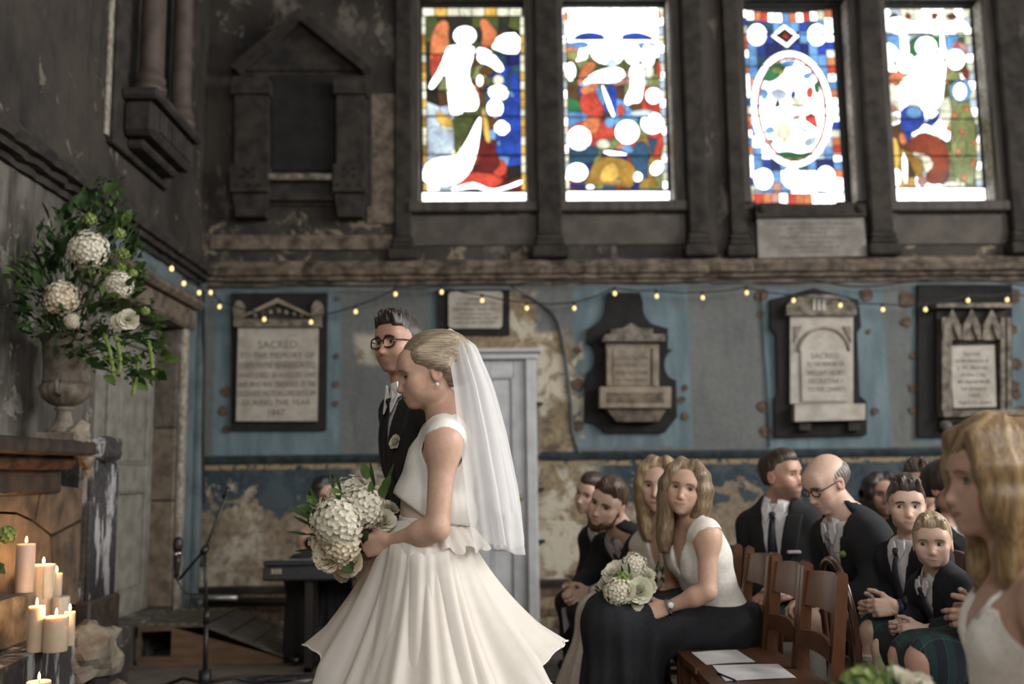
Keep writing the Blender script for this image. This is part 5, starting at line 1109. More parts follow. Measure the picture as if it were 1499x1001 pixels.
def relax(V, Q, it=1, f=.5):
    for _ in range(it):
        A = np.zeros_like(V); C = np.zeros(len(V))
        for i in range(4):
            j = (i + 1) % 4; np.add.at(A, Q[:, i], V[Q[:, j]]); np.add.at(C, Q[:, i], 1); np.add.at(A, Q[:, j], V[Q[:, i]]); np.add.at(C, Q[:, j], 1)
        V = V + f * (A / np.maximum(C, 1)[:, None] - V)
    return V
def body_mesh(prims, h, zones):
    """coarse body + finer zones (centre, radius, voxel) sampled from the same solid"""
    V, Q = mesh_prims(prims, h); keep = np.ones(len(Q), bool); VV, QQ = [], []
    for (c, r, hz) in zones:
        c = v3(c); keep &= ~(np.linalg.norm(V[Q] - c, axis=2).max(1) < r - h * .6)
        v, q = mesh_prims(prims, hz, 0, (), (c - r - 3 * hz, c + r + 3 * hz)); q = q[np.linalg.norm(v[q] - c, axis=2).max(1) < r + h * .3]
        if len(q): v, q = compact(v, q); VV.append(v); QQ.append(q)
    v, q = compact(V, Q[keep]); VV.append(v); QQ.append(q); off = 0; out = []
    for v, q in zip(VV, QQ): out.append(q + off); off += len(v)
    return np.concatenate(VV), np.concatenate(out)
def setcol(o, C):
    me = o.data; a = me.color_attributes.new('col', 'FLOAT_COLOR', 'POINT'); a.data.foreach_set('color', np.concatenate([C, np.ones((len(C), 1))], 1).astype(np.float32).ravel())
def skin_material(name='skin', sss=.2, rough=.46):
    b = MatB(name); n = b.nt.nodes.new('ShaderNodeVertexColor'); n.layer_name = 'col'; c = S(b.nt, n.outputs[0]); f = b.noise(70, 3, .6); f2 = b.noise(13, 3, .5)
    hs = b.nt.nodes.new('ShaderNodeMix'); hs.data_type = 'RGBA'; hs.blend_type = 'MULTIPLY'; hs.inputs[0].default_value = 1.0
    b.nt.links.new(c.k, hs.inputs[6]); b.nt.links.new(b.mix((f * .5 + f2 * .5).step(.35, .65), (.90, .86, .85), (1, 1, 1)).k, hs.inputs[7]); b.nt.links.new(hs.outputs[2], b.b.inputs['Base Color'])
    b.rough(rough); b.set(Subsurface_Weight=sss, Subsurface_Scale=.02, Specular_IOR_Level=.35); b.b.inputs['Subsurface Radius'].default_value = (1, .35, .2); return b.m
M_skin = skin_material()
def hair_material(st=(190, 190, 16)):
    b = MatB('hair'); n = b.nt.nodes.new('ShaderNodeVertexColor'); n.layer_name = 'col'; c = S(b.nt, n.outputs[0]); f = b.noise(1, 4, .6, b.vec(*st))
    hs = b.nt.nodes.new('ShaderNodeMix'); hs.data_type = 'RGBA'; hs.blend_type = 'MULTIPLY'; hs.inputs[0].default_value = 1.0
    b.nt.links.new(c.k, hs.inputs[6]); b.nt.links.new(b.mix(f.step(.3, .7), (.50, .46, .42), (1.15, 1.12, 1.08)).k, hs.inputs[7]); b.nt.links.new(hs.outputs[2], b.b.inputs['Base Color'])
    b.rough(.42); b.bump(f, .6, .004); return b.m
M_hair, M_hairx = hair_material(), hair_material((16, 190, 190))
M_eyew, M_iris, M_pupil, M_lash = simple('eye_white', (.46, .43, .41), .2, .05, 20, 0), simple('brown_iris', (.07, .045, .03), .15, .3, 200, 0), simple('pupil', (.006, .006, .006), .1, .05, 20, 0), simple('dark_lash', (.018, .013, .011), .7, .1, 20, 0)
BROWS = {}
M_mouth = simple('mouth_line', (.10, .04, .035), .6, .1, 20, 0)
def browmat(c):
    if c not in BROWS: BROWS[c] = simple('brow_%d' % len(BROWS), c, .7, .2, 60, 0)
    return BROWS[c]
def lipmat(c):
    return simple('lips_%d_%d' % (int(c[0] * 100), int(c[1] * 100)), c, .4, .12, 50, 0)
class Head:
    def __init__(h, F, C, phi, pitch=0, roll=0, sc=1.0, sex='f', jz=1.0, nose=1.0, jaw=1.0, ears=True, lid=1.0):
        h.C = v3(C); h.sc = sc; h.sex = sex; h.jz = jz; p, pi, ro = math.radians(phi), math.radians(pitch), math.radians(roll)
        f0 = np.array((math.cos(p), math.sin(p), 0)); up = np.array((0, 0, 1.0)); rt = np.array((math.sin(p), -math.cos(p), 0))
        f = f0 * math.cos(pi) + up * math.sin(pi); u = up * math.cos(pi) - f0 * math.sin(pi)
        r2 = rt * math.cos(ro) - u * math.sin(ro); u2 = u * math.cos(ro) + rt * math.sin(ro); h.R = np.stack([r2, f, u2], 1); h.F = F
        L = h.w; E = lambda c, r, k, op='u', rx=0: F.el(L(c), np.array(r) * sc * np.array((1, 1, jz if c[2] < -.02 else 1)), h.R if not rx else h.R @ np.array(((1, 0, 0), (0, math.cos(rx), -math.sin(rx)), (0, math.sin(rx), math.cos(rx)))), k * sc, 'head', op)
        m = sex == 'm'
        E((0, -.015, .034), (.0745, .096, .082), .02); E((0, .026, .012), (.066, .066, .075), .03)
        E((0, .030, -.035), (.057 * jaw, .062, .072), .03); E((0, .030, -.078), ((.047 if m else .041) * jaw, .050, .034), .03)
        for s in (-1, 1):
            E((s * .043 * jaw, .005, -.066), (.016 if m else .012, .028, .022), .03); E((s * .043, .058, -.022), (.020, .020, .016), .025); E((s * .032, .062, -.05), (.020, .018, .022), .03)
        E((0, .073, -.101), (.021 if m else .017, .016, .014), .022)
        E((0, .076, .022), (.048, .016, .013 if m else .009), .022); E((0, .070, .045), (.050, .020, .028), .03)
        for s in (-1, 1): E((s * .033, .096, -.001), (.019, .017, .0125), .016, 's')
        n = nose; F.rc(L((0, .080, .008)), L((0, .080 + .026 * n, -.038)), .0075 * sc, .0095 * sc, .014 * sc, 'head'); E((0, .080 + .024 * n, -.042), (.0105, .010, .0085), .010)
        for s in (-1, 1): E((s * .0125, .086, -.045), (.0085, .011, .0075), .010); E((s * .0065, .094, -.0515), (.004, .005, .003), .004, 's')
        E((0, .079, -.071), (.026, .015, .018), .02); E((0, .098, -.0705), (.020, .006, .0018), .005, 's'); E((0, .088, -.0655), (.016, .007, .005), .008); E((0, .0865, -.0765), (.015, .0075, .0055), .008)
        for s in (-1, 1): E((s * .0315, .0675, 0), (.0140, .0140, .0140), .004)
        if ears:
            for s in (-1, 1): E((s * .0765, -.010, -.010), (.0075, .019, .031), .010, 'u', .18); E((s * .0835, -.006, -.008), (.0055, .010, .018), .007, 's', .18)
    def w(h, c): 
        z = c[2] * h.jz if c[2] < 0 else c[2]; return h.C + h.R @ (np.array((c[0], c[1], z)) * h.sc)
    def loc(h, V): 
        q = ((V - h.C) @ h.R) / h.sc; q[:, 2] = np.where(q[:, 2] < 0, q[:, 2] / h.jz, q[:, 2]); return q
    def proj(h, xs, zs, off=0.0):
        hp = [q for q in h.F.p if q['g'] == 'head']; y = np.full(len(xs), .15); out = []
        for _ in range(40):
            P = np.array([h.w((x, yy, z)) for x, yy, z in zip(xs, y, zs)]); d = field(hp, P[:, 0], P[:, 1], P[:, 2]); y = y - np.clip(d / h.sc, -.01, .02) * .8
        return [h.w((x, yy + off, z)) for x, yy, z in zip(xs, y, zs)]
    def features(h, body, lip=(.38, .18, .145), brow=(.05, .035, .025), gaze=(0, 0), open_=1.0, smile=0.0, browth=1.0, lips=True, iris=None):
        for s in (-1, 1):
            V, F_, mi = [], [], []; nu, nv = 20, 10; e = np.array((s * .0315, .0685, 0)); R = .0160
            for i in range(nu + 1):
                u = -1 + 2 * i / nu; az = u * .84; hi = (.42 * open_ + .02) * max(0, 1 - u * u) ** .65; lo_ = -.22 * min(1, open_ + .15) * max(0, 1 - u * u) ** .7 - (.10 if open_ < .5 else 0)
                for j in range(nv + 1):
                    el = lo_ + (hi - lo_) * j / nv; V.append(h.w(e + R * np.array((math.sin(az) * math.cos(el), math.cos(az) * math.cos(el), math.sin(el)))))
            for i in range(nu):
                for j in range(nv):
                    F_.append((i * (nv + 1) + j, (i + 1) * (nv + 1) + j, (i + 1) * (nv + 1) + j + 1, i * (nv + 1) + j + 1)); u = -1 + 2 * (i + .5) / nu; az = u * .84
                    hi = (.42 * open_ + .02) * max(0, 1 - u * u) ** .65; lo_ = -.22 * min(1, open_ + .15) * max(0, 1 - u * u) ** .7; el = lo_ + (hi - lo_) * (j + .5) / nv
                    d = math.hypot(az - gaze[0], el - gaze[1]); mi.append(2 if d < .2 else 1 if d < .44 else 0)
            o = obj('eye', V, F_, [M_eyew, iris or M_iris, M_pupil], body, True, mi)
            top = [V[i * (nv + 1) + nv] for i in range(nu + 1)]; bot = [V[i * (nv + 1)] for i in range(nu + 1)]
            MB().tube([Vector(p) for p in top], [(.0010 + .0012 * math.sin(math.pi * i / nu)) * h.sc * (1.25 if h.sex == 'f' else .9) for i in range(nu + 1)], 6).build('upper_lash', M_lash, o, True)
            MB().tube([Vector(p) for p in bot], .0007 * h.sc, 5).build('lower_lash', M_lash, o, True)
            n = 9; xs = [s * (.013 + .037 * t / (n - 1)) for t in range(n)]; zs = [.0185 + .0045 * math.sin(math.pi * min(1, t / (n - 1) * .9 + .05)) - .003 * (t / (n - 1)) ** 2 for t in range(n)]
            P = h.proj(xs, zs, -.0005); MB().tube([Vector(p) for p in P], [h.sc * browth * (.0026 if t < n - 3 else .0026 - .0006 * (t - n + 3)) * (.7 if t == 0 else 1) for t in range(n)], 6).build('eyebrow', browmat(brow), body, True)
        if lips:
            n = 13; lm = lipmat(lip)
            for (z0, th, dip, nm) in ((-.0676, .0026, .0022, 'upper_lip'), (-.0748, .0034, -.0012, 'lower_lip'), (-.0712, .0010, 0, 'mouth_line')):
                xs = [(-1 + 2 * t / (n - 1)) * (.0235 + .004 * smile) for t in range(n)]; wid = [1 - (2 * t / (n - 1) - 1) ** 2 for t in range(n)]
                zs = [-.0712 + (z0 + .0712) * (w_ ** .5) + smile * .006 * (1 - w_) - (dip * .4 if abs(x) < .003 and z0 > -.07 else 0) for x, w_ in zip(xs, wid)]
                P = h.proj(xs, zs, -.0012); MB().tube([Vector(p) for p in P], [h.sc * (.0008 + th * .95 * w_ ** .6) for w_ in wid], 7).build(nm, M_mouth if nm == 'mouth_line' else lm, body, True)
    def col(h, V, skin, blush=.35, stubble=0.0, stc=(.05, .035, .03), lipdark=0):
        q = h.loc(V); n = len(V); C = np.tile(np.array(skin, float), (n, 1))
        ing = (np.linalg.norm(q - np.array((0, 0, -.01)), axis=1) < .15)
        def blob(c, r): return np.exp(-(((q - np.array(c)) / np.array(r)) ** 2).sum(1)) * ing
        red = sum(blob((s * .045, .055, -.035), (.022, .03, .02)) for s in (-1, 1)) * blush + blob((0, .105, -.042), (.014, .02, .012)) * blush * .8 + sum(blob((s * .078, -.01, -.01), (.012, .025, .035)) for s in (-1, 1)) * blush
        C = C * (1 - np.clip(red, 0, 1)[:, None] * np.array((.0, .30, .28))); 
        if stubble:
            m = np.clip((-.042 - q[:, 2]) / .018, 0, 1) * np.clip((q[:, 1] + .03) / .03, 0, 1) * np.clip((q[:, 2] + .14) / .02, 0, 1) * ing; m = np.maximum(m, blob((0, .09, -.058), (.03, .03, .008)) * .9); m = m * (1 - blob((0, .09, -.071), (.022, .03, .008)))
            C = C * (1 - stubble * m[:, None]) + np.array(stc) * stubble * m[:, None]
        return C
def hand(F, wrist, d, palm, thumb, curl=.5, sc=1.0, grp='hand', spread=1.0, tcurl=.3):
    """palm + five fingers; d towards knuckles, palm = palm-side normal, thumb = thumb-side direction"""
    w0, d = v3(wrist), unit(d); t = np.asarray(thumb, float); t = unit(t - d * (t @ d)); n = np.asarray(palm, float); n = unit(n - d * (n @ d) - t * (n @ t))
    cl = curl if isinstance(curl, (list, tuple)) else [curl] * 4
    kn = [.030, .010, -.011, -.030]; ln = [.070, .079, .073, .057]; zz = [.084, .088, .084, .076]
    for i in range(4):
        k = w0 + (d * zz[i] + t * kn[i] * spread) * sc; F.rc(w0 + (d * .012 + t * kn[i] * .62) * sc, k, .0155 * sc, .0115 * sc, .012 * sc, grp)
        p, a = k, 0.0; dirs = [.42, .32, .26]
        for j in range(3):
            a += cl[i] * (1.0 if j == 0 else 1.15); dd = d * math.cos(a) + n * math.sin(a) + t * kn[i] * (.8 * (1 - cl[i] * .5)); q = p + unit(dd) * ln[i] * dirs[j] * sc
            F.rc(p, q, (.0098 - .0008 * j) * sc, (.0090 - .0010 * j) * sc, .004 * sc, grp); p = q
    F.el(w0 + (d * .045 + n * .004) * sc, np.array((.034, .045, .014)) * sc, np.stack([t, d, np.cross(t, d)], 1), .014 * sc, grp)
    p = w0 + (d * .022 + t * .026 + n * .006) * sc; dd = unit(d * .65 + t * .75 + n * .25); q = p + dd * .040 * sc; F.rc(w0 + (d * .012 + t * .012) * sc, q, .016 * sc, .0125 * sc, .014 * sc, grp)
    for j, l in enumerate((.032, .026)):
        dd = unit(dd + n * tcurl * .6 + d * tcurl * .9 - t * tcurl * .5); r = q + dd * l * sc; F.rc(q, r, .0112 * sc, .0092 * sc, .005 * sc, grp); q = r
class Person:
    """joints in world space: pelvis, neck, shL, shR, elL, elR, wrL, wrR, hipL.. ; g = build scale"""
    def __init__(s, label, base, J, head, sex='f', g=1.0, group=None, skin=(.55, .36, .27), vox=.009, hvox=.004, bust=.6):
        s.root = thing('person', label, 'person', base, group); s.F = Fig(); F = s.F; s.J = {k: v3(v) for k, v in J.items()}; J = s.J; s.sex = sex; s.g = g; s.skin = skin; s.vox, s.hvox = vox, hvox; m = sex == 'm'
        P, N = J['pelvis'], J['neck']; up = unit(N - P); rt = J['shR'] - J['shL']; rt = unit(rt - up * (rt @ up)); fw = np.cross(up, rt); s.R = np.stack([rt, fw, up], 1); s.L = np.linalg.norm(N - P); L = s.L; s.P = P
        T = lambda x, y, z: P + s.R @ np.array((x * g, y * g, z * L)); s.T = T
        for (z, y, r) in ((.02, -.01, (.160, .115, .125)), (.30, .0, (.130, .094, .13)), (.58, .005, (.140, .105, .15)), (.78, .0, (.145, .095, .11))):
            k = 1.10 if m and z > .2 else 1.0; F.el(T(0, y, z), np.array(r) * g * np.array((k, k if z < .7 else 1.05, 1)), s.R, .06 * g, 'torso')
        for sd in ('L', 'R'):
            sh = J['sh' + sd]; F.rc(T(0, -.01, .90), sh, .058 * g, (.056 if m else .048) * g, .05 * g, 'torso'); F.rc(N + (v3(head) - N) * .30, sh + (N - sh) * .25, .045 * g, .036 * g, .05 * g, 'torso.trap')
        if sex == 'f':
            for q in (-1, 1): F.el(T(q * .066, .085 - .03 * (1 - bust), .66), np.array((.062, .055, .060)) * g * (.5 + .5 * bust), s.R, .04 * g, 'torso.bust')
        F.rc(N - up * .02, N + (v3(head) - N) * .62, (.056 if m else .046) * g, (.054 if m else .043) * g, .03 * g, 'neck')
        am = 1.12 if m else 1.0; s.zones = []
        for sd in ('L', 'R'):
            if 'el' + sd in J:
                a, b, c = J['sh' + sd], J['el' + sd], J['wr' + sd]; F.rc(a, b, .047 * g * am, .037 * g * am, .03 * g, 'arm' + sd); F.rc(b, b + (c - b) * .3, .037 * g * am, .0385 * g * am, .02 * g, 'arm' + sd); F.rc(b + (c - b) * .3, c, .0385 * g * am, .0235 * g * am, .03 * g, 'arm' + sd)
                F.el(a + (b - a) * .12, np.array((.052, .052, .06)) * g * am, None, .04 * g, 'arm' + sd)
            if 'kn' + sd in J:
                h, k, an = J.get('hip' + sd, T(.085 if sd == 'R' else -.085, 0, -.04)), J['kn' + sd], J['an' + sd]
                F.rc(h, k, .088 * g, .057 * g, .05 * g, 'leg' + sd); F.rc(k, an, .052 * g, .034 * g, .03 * g, 'leg' + sd); F.el(k + (an - k) * .32 - unit(k - h) * .018 * g * np.array((1, 1, 0)), np.array((.048, .05, .095)) * g, None, .04 * g, 'leg' + sd)
                td = k - h; td[2] = 0; td = unit(td); F.rc(an + td * -.02 * g - np.array((0, 0, .045)) * g, an + td * .15 * g - np.array((0, 0, .055)) * g, .034 * g, .026 * g, .03 * g, 'foot' + sd); F.rc(an, an - np.array((0, 0, .04)) * g, .033 * g, .036 * g, .03 * g, 'foot' + sd)
        s.hand_c = []
    def hand(s, sd, d, palm, thumb, curl=.5, sc=None, **kw):
        sc = sc or s.g * (1.06 if s.sex == 'm' else .96); hand(s.F, s.J['wr' + sd], d, palm, thumb, curl, sc, 'hand' + sd, **kw); s.zones.append((s.J['wr' + sd] + unit(d) * .07 * sc, .125 * sc, .0032))
    def build(s, hd, **colkw):
        s.hd = hd; z = [(hd.w((0, 0, -.02)), .165 * hd.sc, s.hvox)] + s.zones; V, Q = body_mesh(s.F.p, s.vox, z); V = relax(V, Q, 1, .35); s.body = obj('body', V, Q, M_skin, s.root, True); C = hd.col(V, s.skin, **colkw); setcol(s.body, C); return s.body
    def garment(s, name, groups, infl, mat, cuts=(), vox=.009, extra=(), wr=(.003, 18), parent=None, rel=2, seed=0):
        pr_ = s.F.sel(groups) if not callable(groups) else [q for q in s.F.p if groups(q)]; pr_ = list(pr_) + list(extra); V, Q = mesh_prims(pr_, vox, infl, cuts)
        if len(Q) == 0: return None
        V = relax(V, Q, rel, .5)
        if wr:
            N = vnormals(V, Q); a, f = wr; q = V * f + seed; nz = np.sin(q[:, 0] * 1.0 + 2.1 * np.sin(q[:, 2] * .7)) * np.sin(q[:, 1] * 1.3 + 1.7 * np.sin(q[:, 0] * .9 + q[:, 2])) + .5 * np.sin(q[:, 2] * 2.3 + 2 * np.sin(q[:, 1] * 1.1)); V = V + N * (a * nz)[:, None]
        return obj(name, V, Q, mat, parent or s.root, True)
    # cuts in torso frame
    def tl(s, X, Y, Z): 
        d = (X - s.P[0], Y - s.P[1], Z - s.P[2]); return [d[0] * s.R[0, i] + d[1] * s.R[1, i] + d[2] * s.R[2, i] for i in range(3)]
    def below(s, z): return lambda X, Y, Z: (z * s.L - s.tl(X, Y, Z)[2])            # remove below torso height z
    def above(s, z): return lambda X, Y, Z: (s.tl(X, Y, Z)[2] - z * s.L)
    def vee(s, z0, a, y0=0.0, wmin=0.0):                                               # V opening at the front
        def f(X, Y, Z):
            x, y, z = s.tl(X, Y, Z); return np.minimum(a * (z - z0 * s.L) + wmin - np.abs(x), y - y0)
        return f
    def veeband(s, z0, a, w_, y0=.0, z1=.95):
        def f(X, Y, Z):
            x, y, z = s.tl(X, Y, Z); u = np.abs(x) - a * (z - z0 * s.L); ww = w_ * np.clip((z - z0 * s.L) / ((z1 - z0) * s.L) * 1.6, .1, 1)
            return np.maximum.reduce([-u + 0 * z, u - ww, z0 * s.L - z, z - z1 * s.L, y0 - y])
        return f
    def front(s, x, z, groups=('torso',), infl=0.0):
        """point on the clothed chest front in torso coordinates"""
        pr_ = s.F.sel(groups); y = .35
        for _ in range(40):
            p = s.T(x / s.g, y / s.g, z); d = float(field(pr_, np.array([p[0]]), np.array([p[1]]), np.array([p[2]]))[0]) - infl; y -= max(-.01, min(.02, d)) * .8
        return s.T(x / s.g, y / s.g, z)
    def tie(s, mat, w0=.026, w1=.045, z1=.30, infl=.014, x=0.0):
        MBk = MB(); V = []; n = 12; zs = [.93 - (.93 - z1) * i / n for i in range(n + 1)]; rt, fw = s.R[:, 0], s.R[:, 1]
        for i, z in enumerate(zs):
            p = s.front(x, z, infl=infl + .004); t = i / n; hw = (.012 if i == 0 else .5 * (w0 + (w1 * 2 - w0) * t)) * s.g * (1.0 if i < n else .1)
            V += [p - rt * hw, p + fw * .006, p + rt * hw, p - fw * .008]
        F_ = []
        for i in range(n): 
            for k in range(4): F_.append((i * 4 + k, i * 4 + (k + 1) % 4, (i + 1) * 4 + (k + 1) % 4, (i + 1) * 4 + k))
        o = obj('tie', V, F_, mat, s.root, True); k0 = s.front(x, .945, infl=infl); MB().lathe((0, 0, 0), [(.004, -.02), (.014, -.014), (.019, .006), (.014, .018), (.004, .02)], 10).v
        m = MB().lathe((0, 0, 0), [(.006, -.022), (.013, -.016), (.019, .008), (.014, .018), (.004, .02)], 10); Rk = s.R
        obj('knot', [k0 + Rk @ np.array(v) * s.g + fw * .006 for v in m.v], m.f, mat, o, True); return o
    def collar(s, mat, r=.064, h_=.026, infl=.0, name='shirt_collar', th=.006, open_=.5, tilt=.03):
        """standing fold-down collar round the neck with open front points"""
        N = s.J['neck']; ax = unit(s.hd.C - N) * .5 + s.R[:, 2] * .5; ax = unit(ax); rt = unit(s.R[:, 0] - ax * (s.R[:, 0] @ ax)); fw = np.cross(ax, rt); V = []; n = 26; g = s.g
        for i in range(n + 1):
            a = -math.pi + open_ * .5 + (2 * math.pi - open_) * i / n; a2 = a + math.pi / 2 + math.pi  # gap at the front
            dx, dy = math.sin(a + math.pi) , math.cos(a + math.pi); c, sn = -dx, dy
            frontness = max(0, sn) ** 2
            for (rr, zz) in ((r - th, .0), (r - .004, h_ * (1 - .25 * frontness)), (r + .004, h_ * (1 - .25 * frontness)), (r + .026 + .014 * frontness, -.012 - .046 * frontness), (r + .012, -.010 - .03 * frontness)):
                V.append(N + (rt * c * rr + fw * sn * rr + ax * (zz + .026)) * g)
        m = 5; F_ = [(i * m + k, i * m + (k + 1) % m, (i + 1) * m + (k + 1) % m, (i + 1) * m + k) for i in range(n) for k in range(m)]
        return obj(name, V, F_, mat, s.root, True)
    def suit(s, jmat, smat, tmat=None, v0=.30, va=.30, infl=.018, lapel=True, arms=('armL', 'armR'), tie_z=.3, jbelow=-.18, collar=True, vox=.009, cuff=True):
        s.garment('shirt', ('torso',), .008, smat, (s.below(.1), s.above(1.06), lambda X, Y, Z: .050 * s.g - np.sqrt((X - s.J['neck'][0]) ** 2 + (Y - s.J['neck'][1]) ** 2 + np.maximum(0, s.J['neck'][2] - .02 - Z) ** 2)), .007, wr=(.0015, 30)); cuts = [s.vee(v0, va, .01), s.below(jbelow), lambda X, Y, Z: np.where(Z > s.J['neck'][2] - .03, .072 * s.g - np.sqrt((X - s.J['neck'][0]) ** 2 + (Y - s.J['neck'][1]) ** 2), -1.0)]
        wrs = [s.J['wr' + a[-1]] for a in arms if 'wr' + a[-1] in s.J]
        for w_ in wrs: cuts.append(lambda X, Y, Z, w_=w_: .040 - np.sqrt((X - w_[0]) ** 2 + (Y - w_[1]) ** 2 + (Z - w_[2]) ** 2))
        j = s.garment('jacket', ('torso',) + tuple(arms), infl, jmat, cuts, vox, wr=(.0035, 17))
        if lapel:
            s.garment('lapels', ('torso',), infl + .007, jmat, (s.veeband(v0, va, .075, .01),), .006, wr=None, rel=1, parent=j)
        if cuff:
            for sd in ('L', 'R'):
                if 'wr' + sd in s.J:
                    e, w_ = s.J['el' + sd], s.J['wr' + sd]; u = unit(w_ - e); MB().tube([Vector(w_ - u * .06), Vector(w_ - u * .008)], [.036 * s.g, .034 * s.g], 14).build('cuff', smat, s.root, True)
        if collar:
            cb = s.collar(smat); fw = s.R[:, 1]
            for q in (-1, 1):
                g_ = s.g; pts = [s.front(q * x * g_, z, infl=infl + .004) for x, z in ((.003, .975), (.022, 1.06), (.052, 1.065), (.058, .985), (.034, .885))]
                MB().prism([Vector(p) for p in pts], Vector(fw * .006)).build('collar_point', smat, cb)
        if tmat: s.tie(tmat, z1=tie_z)
        return j
    def trousers(s, mat, shoe=None, infl=.014, vox=.010):
        low = lambda q: q['g'] in ('legL', 'legR') or (q['g'] == 'torso' and q['t'] == 'el' and np.linalg.norm(q['c'] - s.P) < .09)
        s.garment('trousers', low, infl, mat, (), vox, wr=(.004, 14))
        if shoe:
            for sd in ('L', 'R'):
                if 'an' + sd in s.J: s.garment('shoe', ('foot' + sd,), .008, shoe, (), .008, wr=None)
def hair_obj(person, prims, col, name='hair', vox=.0045, cuts=(), groove=(.0016, 70), hi=None, axis='z', infl=0, center=None, rel=1, seed=1.0, mat=None):
    V, Q = mesh_prims(prims, vox, infl, cuts); V = relax(V, Q, rel, .4); hd = person.hd; q = hd.loc(V); N = vnormals(V, Q)
    if axis == 'z': th = np.arctan2(q[:, 0], q[:, 1] + .02) + .09 * np.sin(q[:, 2] * 22 + seed)
    elif axis == 'back': th = np.arctan2(q[:, 0], q[:, 2] - .0) + .10 * np.sin(q[:, 1] * 25 + seed)
    else: th = q[:, 0] * 12 + q[:, 1] * 6
    w_ = np.sin(th * groove[1]) * .6 + np.sin(th * groove[1] * .43 + 1.3) * .7 + np.sin(th * groove[1] * 1.9 + 2 * np.sin(q[:, 2] * 30)) * .4
    V = V + N * (groove[0] * w_)[:, None]; o = obj(name, V, Q, mat or M_hair, person.root, True)
    f = np.clip(.5 + .35 * w_ * .6 + .25 * np.sin(th * 9 + seed), 0, 1)[:, None]; setcol(o, np.array(col) * (1 - f) + np.array(hi or tuple(min(1, c * 1.5) for c in col)) * f); return o
def lock(F, hd, pts, r, k=.015, grp='hair'):
    P = [hd.w(p) for p in pts]; rs = r if isinstance(r, (list, tuple)) else [r] * len(P)
    for i in range(len(P) - 1): F.rc(P[i], P[i + 1], rs[i] * hd.sc, rs[i + 1] * hd.sc, k * hd.sc, grp)
def cap(F, hd, vol=.010, k=.02, face=(.0, .115, -.030), fr=(.064, .075, .098), low=-.04, back=True, k2=.012):
    sc = hd.sc; F.el(hd.w((0, -.017, .036)), np.array((.0745 + vol, .097 + vol, .083 + vol)) * sc, hd.R, k * sc, 'hair')
    if back: F.el(hd.w((0, -.045, -.02)) if vol > .008 else hd.w((0, -.040, -.012)), (np.array((.062 + vol * .6, .060 + vol * .6, .060)) if vol > .008 else np.array((.061, .055, .055))) * sc, hd.R, k * sc, 'hair')
    F.el(hd.w(face), np.array(fr) * sc, hd.R, k2 * sc, 'hair', 's')
def short_hair(person, col, vol=.005, hi=None, low=-.045, front=.0, top=.012, spikes=0, face=(.0, .118, -.032), fr=(.066, .078, .098), seed=1):
    F = Fig(); hd = person.hd; cap(F, hd, vol, face=face, fr=fr); sc = hd.sc; rn = random.Random(seed)
    sub = [q for q in F.p if q['op'] == 's']; F.p = [q for q in F.p if q['op'] == 'u']
    F.el(hd.w((0, .02, .085)), np.array((.060, .072, .040 + top)) * sc, hd.R, .02 * sc, 'hair')
    F.p += sub
    for i in range(spikes):
        a, b = rn.uniform(-.055, .055), rn.uniform(-.05, .085); z = .112 - (a * a) * 9 - (b - .02) ** 2 * 4; F.rc(hd.w((a, b, z - .01)), hd.w((a + rn.uniform(-.01, .01), b + rn.uniform(0, .02), z + top + rn.uniform(.002, .012))), .010 * sc, .005 * sc, .008 * sc, 'hair')
    def cut(X, Y, Z):
        d = [X - hd.C[0], Y - hd.C[1], Z - hd.C[2]]; z = (d[0] * hd.R[0, 2] + d[1] * hd.R[1, 2] + d[2] * hd.R[2, 2]) / sc; y = (d[0] * hd.R[0, 1] + d[1] * hd.R[1, 1] + d[2] * hd.R[2, 1]) / sc
        lim = np.where(y > -.02, -.012, low) ; return (lim - z) * sc
    return hair_obj(person, F.p, col, vox=.0045, cuts=(cut,), hi=hi, groove=(.0008, 37))
M_gl = simple('black_acetate', (.015, .012, .011), .2, .1, 20, 0)
def glasses(person, wd=.028, ht=.0205, col=None):
    hd = person.hd
    def rr(s):
        o = []
        for i in range(20):
            a = 2 * math.pi * i / 20; cx_, cz_ = math.cos(a), math.sin(a); o.append(hd.w((s * .033 + wd * math.copysign(abs(cx_) ** .7, cx_), .098 - .10 * abs(s * .033 + wd * cx_) ** 1.5, -.003 + ht * math.copysign(abs(cz_) ** .7, cz_))))
        return o
    m = MB()
    for s in (-1, 1):
        P = rr(s); m.tube([Vector(p) for p in P + P[:1]], .0031 * hd.sc, 6)
        m.tube([Vector(hd.w((s * .059, .092, .004))), Vector(hd.w((s * .074, .06, .006))), Vector(hd.w((s * .080, -.005, .006))), Vector(hd.w((s * .078, -.02, -.012)))], .0022 * hd.sc, 6)
    m.tube([Vector(hd.w((-.009, .099, .002))), Vector(hd.w((0, .103, .006))), Vector(hd.w((.009, .099, .002)))], .0022 * hd.sc, 6)
    return m.build('eyeglasses', col or M_gl, person.root, True)
